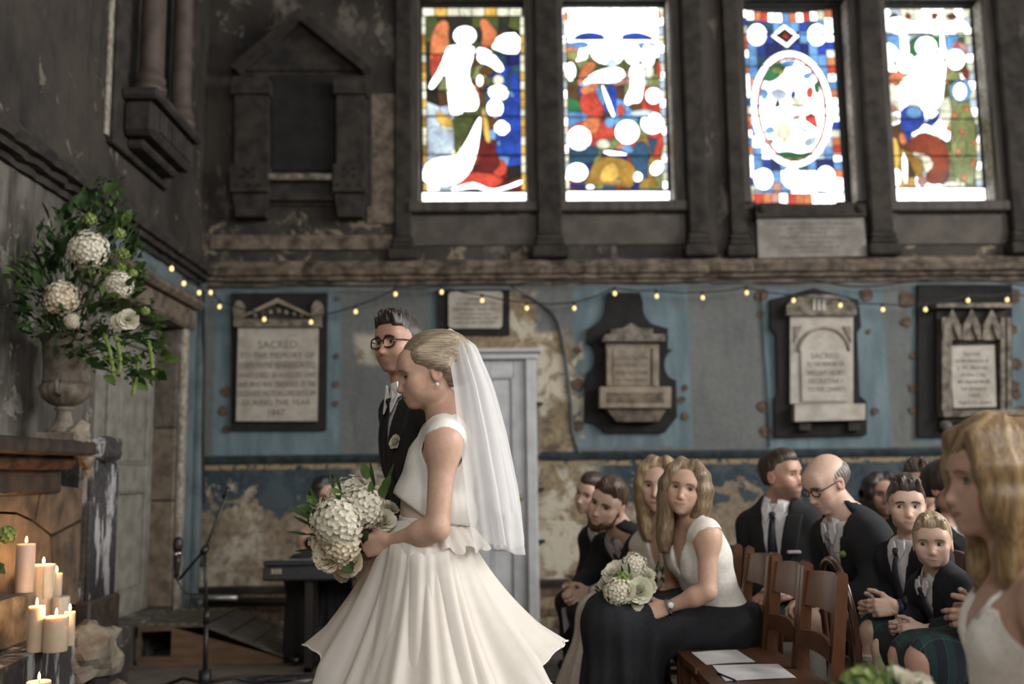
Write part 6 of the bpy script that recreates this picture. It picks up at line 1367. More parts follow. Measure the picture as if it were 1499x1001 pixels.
# ================================================================== PEOPLE
def J(px, py, Y): return onY(px, py, Y)
def foot_of(kn, dx=-.03, dy=0.0, z=.09): return Vector((kn.x + dx, kn.y + dy, z))
M_suit = simple('black_wool', (.0075, .0078, .009), .9, .3, 120, .08); M_navy = simple('navy_wool', (.009, .0105, .016), .9, .3, 120, .08); M_char = simple('charcoal_wool', (.010, .0108, .0135), .9, .3, 120, .08)
M_shirt = simple('white_cotton', (.66, .65, .66), .7, .06, 60, .05); M_pink = simple('pale_lilac_cotton', (.47, .42, .46), .7, .08, 60, .05); M_tien = simple('navy_silk', (.014, .017, .030), .5, .3, 80, .05); M_tieg = simple('grey_patterned_silk', (.16, .16, .18), .45, .5, 130, .05); M_shoe = simple('black_leather', (.010, .009, .009), .25, .2, 30, .02)
M_ivory_f = simple('ivory_crepe', (.72, .69, .64), .75, .08, 70, .06); M_skirt = simple('dark_navy_chiffon', (.007, .0075, .011), .9, .3, 60, .05)
M_satin = simple('ivory_satin', (.80, .77, .72), .42, .05, 14, .03); M_nude = simple('champagne_lining', (.66, .54, .43), .55, .06, 30, .03)
SK1, SK2, SK3 = (.55, .36, .27), (.48, .29, .215), (.60, .42, .33)
# ------------------------------------------------------------------ the bride
bY = 3.25
jb = dict(pelvis=J(624, 838, bY), neck=J(657, 617, bY + .02), shL=J(650, 642, bY - .155), shR=J(642, 640, bY + .17), elL=J(640, 774, bY - .20), wrL=J(571, 794, bY - .10), elR=J(612, 775, bY + .20), wrR=J(548, 805, bY + .08), knL=J(618, 1010, bY - .08), knR=J(610, 1010, bY + .08))
for sd in 'LR': jb['an' + sd] = Vector((jb['kn' + sd].x + .01, jb['kn' + sd].y, .11))
B = Person('bride with a low blonde chignon, long sheer veil and full ivory skirt', (jb['pelvis'].x, bY, 0), jb, J(629, 545, bY), 'f', .97, None, SK1, .008, .0034, .35)
hb = Head(B.F, J(630, 545, bY - .01), 190, -12, 0, 1.04, 'f', .88, .95, .95)
B.hand('L', (-1, .10, -.12), (.15, 1, -.25), (.1, -.25, 1), [.95, 1.0, 1.05, 1.1], tcurl=.8)
B.hand('R', (-1, -.35, .05), (-.1, -1, .1), (0, .1, 1), [.8, .85, .9, .95], tcurl=.6)
B.build(hb, blush=.5); hb.features(B.body, (.36, .14, .12), (.12, .075, .045), (0, -.3), .12, 0, .8)
F = Fig(); sc = hb.sc
F.el(hb.w((0, -.022, .042)), np.array((.084, .104, .090)) * sc, hb.R, .03, 'h'); F.el(hb.w((0, -.075, .040)), np.array((.074, .066, .068)) * sc, hb.R, .04, 'h'); F.el(hb.w((0, -.085, -.028)), np.array((.052, .040, .044)) * sc, hb.R, .03, 'h')
F.rc(hb.w((-.062, .030, .05)), hb.w((-.080, -.040, .004)), .022, .022, .02, 'h'); F.rc(hb.w((.062, .030, .05)), hb.w((.080, -.040, .004)), .022, .022, .02, 'h')
F.el(hb.w((0, .140, -.055)), np.array((.082, .088, .120)) * sc, hb.R, .012, 'h', 's'); F.el(hb.w((0, .058, -.085)), np.array((.11, .066, .062)) * sc, hb.R, .01, 'h', 's')
hair_obj(B, F.p, (.20, .158, .108), cuts=(lambda X, Y, Z: -.06 - ((X - hb.C[0]) * hb.R[0, 2] + (Y - hb.C[1]) * hb.R[1, 2] + (Z - hb.C[2]) * hb.R[2, 2]),), groove=(.0009, 16), hi=(.44, .375, .28), axis='back', vox=.0038, mat=M_hairx)
pe = MB().lathe(Vector(hb.w((-.080, -.002, -.052))), [(.001, -.007), (.005, -.005), (.007, 0), (.005, .005), (.001, .007)], 12).build('earring', simple('pearl', (.75, .70, .66), .2, .05, 20, 0), B.root, True)
# bodice: boxy sleeveless top with a folded front, fitted waist beneath
def armhole(p, r, ax, sgn=1):
    ax = unit(ax); p = v3(p)
    def f(X, Y, Z):
        d = (X - p[0], Y - p[1], Z - p[2]); t = d[0] * ax[0] + d[1] * ax[1] + d[2] * ax[2]; q = r - np.sqrt(np.maximum(0, d[0] ** 2 + d[1] ** 2 + d[2] ** 2 - t * t)); return np.minimum(q, t * sgn + .075)
    return f
def sideband(P, xin, zlo):            # keep only the straps above the chest; scoop front, deep V back
    def f(X, Y, Z):
        x, y, z = P.tl(X, Y, Z); zz = z / P.L; sc_f = zz - (.80 + 2.2 * np.maximum(0, np.abs(x) - .03)); sc_b = zz - (.55 + 4.2 * np.abs(x)); return np.where(y > 0, np.maximum(sc_f, -9), sc_b) * P.L * .6
    return f
B.garment('waist_panel', ('torso',), .012, M_nude, (B.above(.50), B.below(.12)), .008, wr=None)
shl, shr = B.J['shL'], B.J['shR']
F2 = Fig()
F2.el(B.T(0, .05, .46), np.array((.135, .085, .075)), B.R, .04, 'x'); F2.el(B.T(0, -.02, .40), np.array((.140, .105, .075)), B.R, .04, 'x')
def hemcut(X, Y, Z):
    x, y, z = B.tl(X, Y, Z); return (.335 + 1.15 * np.clip(y - .02, 0, .12)) * B.L - z
top = B.garment('bodice', lambda q: q['g'].startswith('torso') and not (q['t'] == 'el' and np.linalg.norm(q['c'] - B.P) < .10), .011, M_satin, (hemcut, sideband(B, 0, 0), armhole(shl + np.array((0, -.0, -.035)), .066, B.R[:, 0], -1), armhole(shr + np.array((0, 0, -.035)), .066, B.R[:, 0])), .0046, extra=F2.p, wr=(.002, 14))
# front fold of the bodice
fo = [B.T(-.14, .03, .62), B.T(-.10, .12, .56), B.T(-.02, .185, .50), B.T(.06, .17, .47), B.T(-.02, .165, .42), B.T(-.12, .10, .35), B.T(-.16, .02, .34)]
B.garment('waistband', ('torso',), .016, M_satin, (B.above(.345), B.below(.255)), .008, wr=None)
for i in range(4): p = B.T(-.03, -.12, .33 - .028 * i); MB().lathe(Vector(p), [(.001, -.007), (.006, -.004), (.007, 0), (.006, .004), (.001, .007)], 8).build('button', M_satin, B.root, True)
# skirt layers (loft by angle: 180 deg = her front, image left)
def organza(name, c, tr, rough=.6):
    b = MatB(name); n = b.noise(40, 3, .5); b.base(b.mix(n.step(.3, .7), tuple(v * .95 for v in c), c)); b.rough(rough)
    tl = b.nt.nodes.new('ShaderNodeBsdfTranslucent'); tl.inputs[0].default_value = (*c, 1); m1 = b.nt.nodes.new('ShaderNodeMixShader'); m1.inputs[0].default_value = .3; b.nt.links.new(b.b.outputs[0], m1.inputs[1]); b.nt.links.new(tl.outputs[0], m1.inputs[2])
    tp = b.nt.nodes.new('ShaderNodeBsdfTransparent'); m2 = b.nt.nodes.new('ShaderNodeMixShader'); m2.inputs[0].default_value = tr; b.nt.links.new(m1.outputs[0], m2.inputs[1]); b.nt.links.new(tp.outputs[0], m2.inputs[2]); b.nt.links.new(m2.outputs[0], b.out.inputs[0]); return b.m
M_org, M_under, M_veil = organza('ivory_organza', (.86, .82, .76), .08), organza('ivory_tulle_underskirt', (.84, .79, .72), .0), organza('bridal_tulle_veil', (.86, .86, .87), .52)
wc = J(622, 768, bY); S_ = FPX / bY
def skirt(name, mat, zt, zfun_, rfun, n=150, m=26, fold=None, top_r=(.11, .10), thick=.003):
    V = []
    for i in range(n):
        a = 2 * math.pi * i / n
        for j in range(m + 1):
            t = j / m; z = zt + (zfun_(a) - zt) * t; rx, ry = rfun(a, t); f = fold(a, t) if fold else 0
            V.append((wc.x + (rx + f) * math.cos(a), wc.y + (ry + f) * math.sin(a), z))
    F_ = [(i * (m + 1) + j, i * (m + 1) + j + 1, ((i + 1) % n) * (m + 1) + j + 1, ((i + 1) % n) * (m + 1) + j) for i in range(n) for j in range(m)]
    return obj(name, V, np.array(F_), mat, B.root, True)
zt = J(622, 760, bY).z
def prof_under(a, t):
    r = .105 + .61 * t ** 1.46 if t < .52 else .340 + (t - .52) * .44; return r * (1.0 + .05 * math.cos(a)) + .02 * min(1, t / .04) * (1 - t), r * .95 + .095 * min(1, t / .05) * (1 - t) ** 2
def fold_u(a, t): return t * (.022 * math.sin(a * 13 + .6) + .014 * math.sin(a * 21 + 1.1 + t) + .010 * math.sin(a * 34))
skirt('underskirt', M_under, zt - .01, lambda a: .01, prof_under, 160, 26, fold_u)
def prof_over(a, t):
    k = .5 + .5 * math.cos(a); kl = max(0, -math.cos(a)); r = .108 + .275 * t ** 1.45
    return r * (1.0 + .09 * math.cos(a) * t) + .02 * min(1, t / .1) * (1 - t), r * .97 + .10 * min(1, t / .14) * (1 - t)
def hem_over(a):
    near = max(0, -math.sin(a)); far = max(0, math.sin(a)); return .645 - .36 * near ** 1.4 - .02 * far + .012 * math.sin(a * 9)
def fold_o(a, t): return t * (.026 * math.sin(a * 11 + .2) + .013 * math.sin(a * 19 + 1.9 + t) + .008 * math.sin(a * 31)) + (.03 * max(0, t - .85) / .15 * math.sin(a * 5))
ov = skirt('overskirt', M_org, zt, hem_over, prof_over, 170, 30, fold_o)
hm = []
for i in range(171):
    a = 2 * math.pi * i / 170; rx, ry = prof_over(a, 1); f = fold_o(a, 1); hm.append(Vector((wc.x + (rx + f) * math.cos(a), wc.y + (ry + f) * math.sin(a), hem_over(a))))
MB().tube(hm, .0035, 6).build('hem_braid', M_satin, ov, True)
# short peplum frill at the back of the waist
V = []; n, m = 60, 8
for i in range(n + 1):
    a = -1.25 + 2.1 * i / n
    for j in range(m + 1):
        t = j / m; r = .112 + .085 * t + .012 * t * math.sin(i * .8); V.append((wc.x + r * 1.02 * math.cos(a), wc.y + r * math.sin(a), zt + .012 - .075 * t - .025 * t * t + .012 * t * math.sin(i * .55)))
obj('peplum', V, np.array([(i * (m + 1) + j, i * (m + 1) + j + 1, (i + 1) * (m + 1) + j + 1, (i + 1) * (m + 1) + j) for i in range(n) for j in range(m)]), M_org, B.root, True)
# veil: two tulle layers hanging from the back of the head
def veil(name, zend, rad, spread, ph):
    c0 = hb.w((0, -.075, .085)); V = []; n, m = 90, 36; top = Vector(c0)
    pth = [J(657, 487, bY), J(684, 512, bY), J(702, 570, bY), J(716, 640, bY), J(728, 720, bY), J(736, 800, bY)]
    for i in range(n + 1):
        u = -1 + 2 * i / n
        for j in range(m + 1):
            t = j / m * zend; k = t * (len(pth) - 1); i0 = min(int(k), len(pth) - 2); f = k - i0; c = pth[i0].lerp(pth[i0 + 1], f)
            a = u * spread * (1 - .25 * t); rr_ = rad * (.10 + .90 * min(1, t * 1.15) ** .8); fo_ = t ** .7 * (.022 * math.sin(u * 17 + ph) + .012 * math.sin(u * 31 + 2 * ph + t * 2))
            bx_ = c.x - rr_ * .50 + (rr_ * .80 + fo_) * math.cos(a) * 1.0; by_ = c.y + (rr_ * 1.0 + fo_) * math.sin(a); dz = -.05 * abs(u) * t * 0 + .035 * (1 - t) * (1 - u * u)
            V.append((bx_, by_, c.z + dz * .4 + .02 * math.sin(u * 7 + ph) * t))
    return obj(name, V, np.array([(i * (m + 1) + j, (i + 1) * (m + 1) + j, (i + 1) * (m + 1) + j + 1, i * (m + 1) + j + 1) for i in range(n) for j in range(m)]), M_veil, B.root, True)
v1 = veil('veil', 1.0, .19, 2.0, .4); v2 = veil('veil_layer', .86, .165, 1.9, 2.0)
MB().tube([Vector(hb.w((x, -.06 - .02 * (1 - (x / .05) ** 2), .098 - 6 * x * x))) for x in (-.05, -.03, -.01, .01, .03, .05)], .006, 6).build('veil_comb', M_satin, B.root, True)
# ------------------------------------------------------------------ bride's bouquet
def bouquet(label, loc, axis, items, leaves, stems, seed=1, group=None, handle=.16):
    t = thing('bouquet', label, 'bouquet', loc, group); rn = random.Random(seed); loc = Vector(loc); ax = Vector(axis).normalized()
    for (me, nm, p, d, s) in items: place(me, nm, t, p, qdir(d, rn.uniform(0, 6)), s)
    for (me, p, d, s) in leaves:
        dv = Vector(d).normalized(); nn = Vector((rn.uniform(-.3, .3), -1, rn.uniform(0, .6))); sd = dv.cross(nn).normalized(); nn = sd.cross(dv); place(me, 'leaf', t, p, Matrix((sd, dv, nn)).transposed().to_quaternion(), s)
    for i in range(stems):
        a = i * 2.4; r = .018 * math.sqrt(i / stems); e1 = ax.cross(Vector((0, 0, 1))).normalized(); e2 = ax.cross(e1); o_ = e1 * r * math.cos(a) + e2 * r * math.sin(a); MB().tube([loc + ax * .08 + o_ * 2.6, loc + o_ * .9, loc - ax * handle + o_ * 1.3], .0035, 5).build('stem', M_leaf2, t, True)
    return t
hc = J(548, 806, bY - .03); it, lv = [], []
for (px, py, Yd, r, me, nm) in ((495, 765, -.17, 38, ME_hyd, 'hydrangea'), (532, 742, -.13, 32, ME_hyd, 'hydrangea'), (500, 798, -.16, 28, ME_hydC, 'hydrangea'), (484, 812, -.15, 24, ME_roseC, 'peony'), (510, 820, -.13, 22, ME_roseC, 'peony'), (474, 790, -.08, 22, ME_roseC, 'peony'), (560, 762, -.08, 20, ME_rose, 'rose'), (470, 765, -.10, 20, ME_rose, 'rose'), (540, 722, -.06, 18, ME_rose, 'rose'), (566, 745, -.02, 18, ME_rose, 'rose'), (460, 760, -.02, 10, ME_lime, 'bud'), (457, 742, -.02, 9, ME_rose, 'rose'), (515, 735, .05, 40, ME_hyd, 'hydrangea'), (490, 790, .06, 40, ME_hyd, 'hydrangea'), (500, 835, -.08, 16, ME_roseC, 'peony'), (545, 775, -.06, 14, ME_rose, 'rose')):
    p = J(px, py, bY + Yd); d = (p - hc).normalized() + Vector((0, -.75, .15)); it.append((me, nm, p, d, r / 470 / (.09 if me in (ME_hyd, ME_hydC) else .10 if me is ME_roseC else .036 if me is ME_lime else .085)))
rn = random.Random(3)
for i in range(46):
    px, py = rn.choice([(500, 728), (556, 720), (545, 790), (520, 795), (548, 712), (450, 752), (530, 795),  (462, 775), (470, 795), (520, 820), (535, 735), (468, 750), (505, 780)]); p = J(px + rn.uniform(-14, 14), py + rn.uniform(-12, 12), bY - .10 + rn.uniform(-.06, .08)); lv.append((rn.choice([ME_leafA, ME_leafC, ME_leafB, ME_leafC]), p, (p - hc).normalized() + Vector((rn.uniform(-.5, .5), -.2, rn.uniform(-.4, .5))), rn.uniform(.45, .8)))
bouquet('bouquet of white hydrangeas and cream peonies held by the bride', hc, (-.8, -.25, .45), it, lv, 16, 2, 'wedding bouquets', .10)
# order of service sheet tucked behind her hand
tag(MB().prism([J(512, 812, bY + .14), J(545, 808, bY + .16), J(560, 835, bY + .16), J(524, 858, bY + .14)], (0, .003, 0)).build('folded_sheet', M_paper), 'printed white sheet held behind the bouquet', 'paper')
# ------------------------------------------------------------------ the groom
gY = 3.90
jg = dict(pelvis=J(632, 812, gY), neck=J(600, 574, gY), shL=J(640, 606, gY - .13), shR=J(585, 602, gY + .17), elL=J(655, 715, gY - .16), wrL=J(618, 795, gY - .14), elR=J(590, 715, gY + .20), wrR=J(575, 800, gY + .12), knL=J(630, 990, gY - .08), knR=J(615, 990, gY + .1))
for sd in 'LR': jg['an' + sd] = Vector((jg['kn' + sd].x, jg['kn' + sd].y, .10))
G = Person('groom in black suit and dark-rimmed glasses standing beside the bride', (jg['pelvis'].x, gY, 0), jg, J(584, 505, gY), 'm', 1.0, None, SK2, .010, .0036)
hg = Head(G.F, J(585, 504, gY - .02), 233, 0, 2, 1.0, 'm', .98, 1.0, 1.0)
for sd in 'LR': G.hand(sd, (-.1, 0, -1), (0, 1 if sd == 'L' else -1, 0), (-1, 0, 0), .45)
G.build(hg, blush=.5, stubble=.45); hg.features(G.body, (.36, .18, .15), (.03, .022, .018), (.05, 0), .8, .1, 1.5); short_hair(G, (.022, .017, .014), .005, (.05, .04, .034), top=.018, spikes=70)
glasses(G); G.suit(M_suit, M_shirt, M_suit, .42, .20); G.trousers(M_suit, M_shoe)
bp = G.front(-.09, .70, infl=.03); t = thing('boutonniere', 'small white buttonhole flower on the black lapel of groom', 'flowers', Vector(bp)); place(ME_rose, 'bloom', t, Vector(bp), qdir((-.6, -.7, .3)), .32); place(ME_leafC, 'sprig', t, Vector(bp) + Vector((-.01, -.012, 0)), qdir((-.4, -.5, 1)), .4)
# ------------------------------------------------------------------ bridesmaid in front
def seated_legs(j, kL, kR, dx=-.02, z=.09):
    j['knL'], j['knR'] = kL, kR; j['anL'], j['anR'] = foot_of(kL, dx, 0, z), foot_of(kR, dx, 0, z); return j
mY = 4.30
jm = dict(pelvis=Vector((.985, 4.45, .545)), neck=J(1012, 768, mY), shL=J(1036, 782, mY - .13), shR=J(985, 788, mY + .19), elL=J(1036, 866, mY - .17), wrL=J(976, 889, mY - .10), elR=J(985, 868, mY + .26), wrR=J(952, 884, mY + .10))
seated_legs(jm, J(893, 912, 4.24), J(893, 905, 4.52))
Mm = Person('seated bridesmaid in white V-neck top and navy skirt looking back over her bouquet', (.95, 4.4, 0), jm, J(1002, 716, mY), 'f', .96, 'seated guests', SK1, .009, .0036)
hm_ = Head(Mm.F, J(1003, 716, mY - .04), 252, 4, -11, .96, 'f', .97, .95, .96)
Mm.hand('L', (-1, -.05, -.22), (-.1, .75, -.6), (-.1, .4, .8), [.7, .8, .85, .9], tcurl=.7); Mm.hand('R', (-1, -.5, -.1), (-.1, -.7, -.5), (-.1, -.3, 1), [.7, .7, .8, .9], tcurl=.6)
Mm.build(hm_, blush=.5); hm_.features(Mm.body, (.42, .19, .165), (.14, .09, .055), (-.15, .05), .72, .9, .9)
def vfront(P, z0, a, zb):
    def f(X, Y, Z):
        x, y, z = P.tl(X, Y, Z); zz = z - z0 * P.L; return np.where(y > -.02, np.minimum(a * zz - np.abs(x), y + .02), z - zb * P.L - 1.2 * np.maximum(0, np.abs(x) - .05))
    return f
def blouse(P, mat, z0=.60, a=.36, zb=.93, below=.10, rad=.060, infl=.014, vox=.0065):
    return P.garment('blouse', lambda q: q['g'].startswith('torso'), infl, mat, (P.below(below), vfront(P, z0, a, zb), armhole(P.J['shL'] + (P.J['shL'] - P.J['shR']) * .10 - P.R[:, 2] * .035, rad * P.g, P.R[:, 0], -1), armhole(P.J['shR'] + (P.J['shR'] - P.J['shL']) * .10 - P.R[:, 2] * .035, rad * P.g, P.R[:, 0])), vox, wr=(.0028, 21), rel=2)
blouse(Mm, M_ivory_f)
def long_skirt(P, mat, flare=.13, hem=.03, wr=(.010, 11), dx=0.0, name='skirt'):
    F = Fig(); pe_, kL, kR = P.J['pelvis'], P.J['knL'], P.J['knR']; aL, aR = P.J['anL'].copy(), P.J['anR'].copy(); aL[2] = aR[2] = hem + .06; up = P.R[:, 2]
    F.rc(pe_ + up * .10 * P.L, pe_ - up * .02, .125, .165, .06); F.el(pe_, (.17, .19, .13), None, .05)
    for k, a in ((kL, aL), (kR, aR)): F.rc(pe_ + (k - pe_) * .1, k, .125, .092, .08); F.rc(P.T(-.085 if k is kL else .085, 0, -.04), k, .112, .088, .08); F.rc(k, a + np.array((dx, 0, 0)), .095, flare, .08); F.rc(pe_ + (k - pe_) * .75, a + np.array((.10 + dx, 0, 0)), .09, flare, .08)
    F.rc(kL, kR, .085, .085, .06); V, Q = mesh_prims(F.p, .011, 0, (lambda X, Y, Z: hem - Z, lambda X, Y, Z: np.where(X > pe_[0] - .14, Z - (pe_[2] + .085), -1.0))); V = relax(V, Q, 3, .5); N = vnormals(V, Q)
    low = np.clip((kL[2] - V[:, 2]) / .3, 0, 1); th = np.arctan2(V[:, 1] - (kL[1] + kR[1]) / 2, V[:, 0] - kL[0] - .05); V = V + N * ((wr[0] + .014 * low) * (np.sin(th * 12 + V[:, 2] * 3) * .6 + np.sin(th * 23 + 1) * .4) * np.clip(low + .35, 0, 1))[:, None]
    return obj(name, V, Q, mat, P.root, True)
long_skirt(Mm, M_skirt)
def long_hair(P, col, hi, side=(1, 1), length=.30, back=.0, part=.01, wave=.0, r=.018, seed=1, fronts=None, n=13, vol=.009, ndx=0.0, sback=(0, 0)):
    F = Fig(); hd = P.hd; rn = random.Random(seed); cap(F, hd, vol, face=(0, .122, -.045), fr=(.062, .085, .105))
    sub = [q for q in F.p if q['op'] == 's']; F.p = [q for q in F.p if q['op'] == 'u']
    for s in (-1, 1):
        if not side[0 if s < 0 else 1]: continue
        for i in range(n):
            t = i / (n - 1); y = .052 - .13 * t; x = s * (.066 + .010 * math.sin(math.pi * t)); L_ = length * (1 - .12 * abs(t - .4)) * rn.uniform(.93, 1.05); wv = wave
            pts = [(s * (part + .022), y * .55 + .012, .112 - .02 * t), (s * .062, y + .008, .070), (s * (abs(x) + .008), y - .004, .01), (s * (abs(x) + .007) + wv * .3, y - .018, -.055)]
            z = -.055; q = 0
            while z > -L_: z -= .045; q += 1; pts.append((s * (abs(x) + .004 - .012 * q * .4) + wv * math.sin(q * 1.1 + i) + ndx * q, y - .020 - .004 * q + back * q + sback[0 if s < 0 else 1] * q + wv * math.cos(q * 1.1 + i), z))
            lock(F, hd, pts, [.012] * 2 + [r] * (len(pts) - 4) + [r * .8, r * .45], .034)
    if back is not None:
        for i in range(6):
            x = -.055 + .022 * i; pts = [(x * .5, -.06, .10), (x, -.118, .04), (x * 1.1, -.118, -.03)]; z = -.03
            while z > -length * .9: z -= .05; pts.append((x * 1.15, -.105, z))
            lock(F, hd, pts, [.015] + [r * 1.15] * (len(pts) - 2) + [r * .5], .02)
    F.p += sub; return hair_obj(P, F.p, col, hi=hi, groove=(.0012, 21), vox=.005, seed=seed)
long_hair(Mm, (.115, .078, .048), (.34, .255, .165), (1, 1), .27, seed=4, ndx=.0, sback=(-.022, 0))
# her watch
w_ = Mm.J['wrL']; u = unit(Mm.J['wrL'] - Mm.J['elL']); wt = thing('wristwatch', 'silver wristwatch with pale dial on the bridesmaid', 'watch', Vector(w_))
e1 = Vector(u).cross(Vector((0, 0, 1))).normalized(); e2 = Vector(u).cross(e1); MB().tube([Vector(w_ - u * .012) + (e1 * math.cos(a) + e2 * math.sin(a)) * .0285 for a in [i * .45 for i in range(15)]], .006, 8).build('strap', M_chrome, wt, True)
fc = Vector(w_ - u * .012) - Vector((0, .029, -.008)); MB().tube([fc, fc + Vector((0, -.007, .002))], .016, 16).build('case', M_chrome, wt, True); MB().tube([fc + Vector((0, -.0065, .002)), fc + Vector((0, -.0085, .0025))], .013, 16).build('dial', M_paper, wt, True)
# bridesmaids' bouquets
def small_bouquet(label, spots, hc, seed, leafspots, Y0, sdiv):
    it, lv = [], []; rn = random.Random(seed)
    for (px, py, Yd, r, me, nm) in spots:
        p = J(px, py, Y0 + Yd); d = (p - hc).normalized() + Vector((-.1, -.7, .2)); it.append((me, nm, p, d, r / sdiv / (.09 if me in (ME_hyd, ME_hydC) else .10 if me is ME_roseC else .036 if me is ME_lime else .085)))
    for i in range(60):
        px, py = rn.choice(leafspots); p = J(px + rn.uniform(-9, 9), py + rn.uniform(-9, 9), Y0 + rn.uniform(-.08, .05)); lv.append((rn.choice([ME_leafA, ME_leafC, ME_leafC]), p, (p - hc).normalized() + Vector((rn.uniform(-.6, .6), -.35, rn.uniform(-.4, .5))), rn.uniform(.3, .6)))
    return bouquet(label, hc, (hc - Vector((0, 0, 0))) * 0 + Vector((-.35, -.2, .85)), it, lv, 12, seed, 'wedding bouquets', .07)
hcm = J(938, 893, mY - .02)
small_bouquet('bouquet of white roses and hydrangea held in the seated bridesmaid lap', [(900, 838, -.06, 19, ME_rose, 'rose'), (928, 828, -.04, 19, ME_hyd, 'hydrangea'), (905, 866, -.10, 22, ME_hyd, 'hydrangea'), (936, 864, -.12, 18, ME_roseY, 'dahlia'), (922, 846, -.08, 14, ME_rose, 'rose'), (918, 866, -.13, 13, ME_rose, 'rose'), (948, 858, -.08, 13, ME_rose, 'rose'), (930, 882, -.10, 12, ME_rose, 'rose'), (910, 848, -.09, 11, ME_lime, 'viburnum_ball'), (888, 852, -.02, 14, ME_rose, 'rose'), (945, 842, -.05, 13, ME_roseY, 'dahlia'), (915, 882, -.08, 14, ME_rose, 'rose'), (920, 850, .05, 32, ME_hyd, 'hydrangea')], hcm, 5, [(915, 840), (925, 875), (945, 850), (900, 880), (890, 870), (935, 835), (912, 855)], mY - .02, 345)
# ------------------------------------------------------------------ second blonde woman
nY = 4.86
jn = dict(pelvis=Vector((.99, 4.95, .545)), neck=J(972, 778, nY), shL=J(1002, 797, nY - .10), shR=J(938, 797, nY + .16), elL=J(1005, 862, nY - .05), wrL=J(955, 885, nY), elR=J(938, 862, nY + .18), wrR=J(925, 885, nY + .10)); seated_legs(jn, J(886, 908, 4.82), J(880, 902, 5.02), -.05)
Nn = Person('seated blonde woman in ivory V-neck dress behind the bridesmaid', (.93, 4.9, 0), jn, J(965, 712, nY), 'f', .97, 'seated guests', SK3, .011, .0042)
hn = Head(Nn.F, J(966, 711, nY - .02), 248, 0, -3, 1.06, 'f', 1.0, .95, 1.0)
for sd in 'LR': Nn.hand(sd, (-1, 0, -.1), (0, .3, -1), (0, 1 if sd == 'R' else -1, .3), .6)
Nn.build(hn, blush=.5); hn.features(Nn.body, (.42, .16, .14), (.12, .08, .05), (0, 0), .85, .2, .9); blouse(Nn, M_ivory_f, .58, .30); long_skirt(Nn, simple('ivory_chiffon', (.55, .50, .45), .75, .08, 40, .05), .15, .03, dx=-.03); long_hair(Nn, (.17, .11, .06), (.50, .38, .23), (1, 1), .22, wave=.006, seed=9)
hcn = J(966, 880, nY - .10); small_bouquet('partly hidden bouquet of white flowers in lap of the ivory-dressed woman', [(962, 850, 0, 15, ME_rose, 'rose'), (974, 862, .0, 13, ME_hyd, 'hydrangea'), (958, 868, .02, 12, ME_rose, 'rose'), (978, 846, .03, 11, ME_rose, 'rose')], hcn, 6, [(960, 860), (972, 870), (966, 845), (980, 858)], nY - .13, 300)
# ------------------------------------------------------------------ bearded man and the man behind him
def man(label, base, j, hc, phi, pitch, roll, sc, skin, hairc, hairhi=None, g=1.0, vox=.011, hvox=.0045, feat={}, colkw={}, hands=None, hairkw={}, jz=1.0, sex='m', jaw=1.0):
    P = Person(label, base, j, hc, sex, g, 'seated guests', skin, vox, hvox); h = Head(P.F, hc, phi, pitch, roll, sc, sex, jz, 1.0, jaw)
    for (sd, d, pn_, th, cu) in (hands or []): P.hand(sd, d, pn_, th, cu)
    P.build(h, **colkw); h.features(P.body, **feat)
    if hairc: short_hair(P, hairc, hi=hairhi, **hairkw)
    return P
cY = 5.22
jc = dict(pelvis=Vector((.98, 5.52, .56)), neck=J(914, 786, cY + .08), shL=J(938, 800, cY - .08), shR=J(890, 800, cY + .30), elL=J(905, 852, cY - .10), wrL=J(866, 868, cY + .02), elR=J(862, 850, cY + .30), wrR=J(842, 862, cY + .12)); seated_legs(jc, J(850, 892, 5.30), J(832, 882, 5.62), .02)
Cc = man('bearded man in a dark suit leaning forward with clasped hands', (.9, 5.4, 0), jc, J(890, 736, cY), 236, -8, -24, 1.08, SK3, (.055, .034, .022), (.11, .07, .045), feat=dict(lip=(.36, .17, .15), brow=(.045, .03, .02), open_=.7, browth=1.5), hands=[('L', (-.9, .3, -.35), (0, .8, -.3), (-.2, .2, 1), [.7, .75, .8, .85]), ('R', (-.5, -.6, -.5), (0, -.8, -.2), (-.2, .1, 1), [.7, .75, .8, .85])], hairkw=dict(vol=.005, top=.02, spikes=30), colkw=dict(blush=.5))
def beard(P, col, r=.012, full=True):
    F = Fig(); h = P.hd; sc = h.sc
    F.el(h.w((0, .040, -.090)), np.array((.052, .052, .040)) * sc, h.R, .02, 'b'); F.el(h.w((0, .062, -.112)), np.array((.034, .028, .026)) * sc, h.R, .02, 'b')
    for s in (-1, 1): F.rc(h.w((s * .064, .002, -.02)), h.w((s * .050, .030, -.085)), .012 * sc, .020 * sc, .02, 'b'); F.rc(h.w((0, .094, -.0585)), h.w((s * .028, .078, -.072)), .0055 * sc, .007 * sc, .008, 'b'); F.rc(h.w((s * .028, .078, -.072)), h.w((s * .026, .070, -.10)), .008 * sc, .012 * sc, .01, 'b')
    F.el(h.w((0, .10, -.071)), np.array((.019, .03, .0095)) * sc, h.R, .006, 'b', 's'); return hair_obj(P, F.p, col, 'beard', .0045, groove=(.0016, 40), hi=tuple(c * 1.8 for c in col))
beard(Cc, (.055, .030, .018)); Cc.suit(M_suit, M_pink, M_tien, .20, .32); Cc.trousers(M_suit, M_shoe)
tag(MB().prism([J(822, 890, 5.45), J(838, 886, 5.45), J(841, 905, 5.45), J(826, 927, 5.45)], (0, .004, 0)).build('folded_sheet', simple('lilac_paper', (.42, .39, .44), .6, .05, 10, 0)), 'folded pale sheet hanging between the knees of the bearded man', 'paper')
dY = 5.95
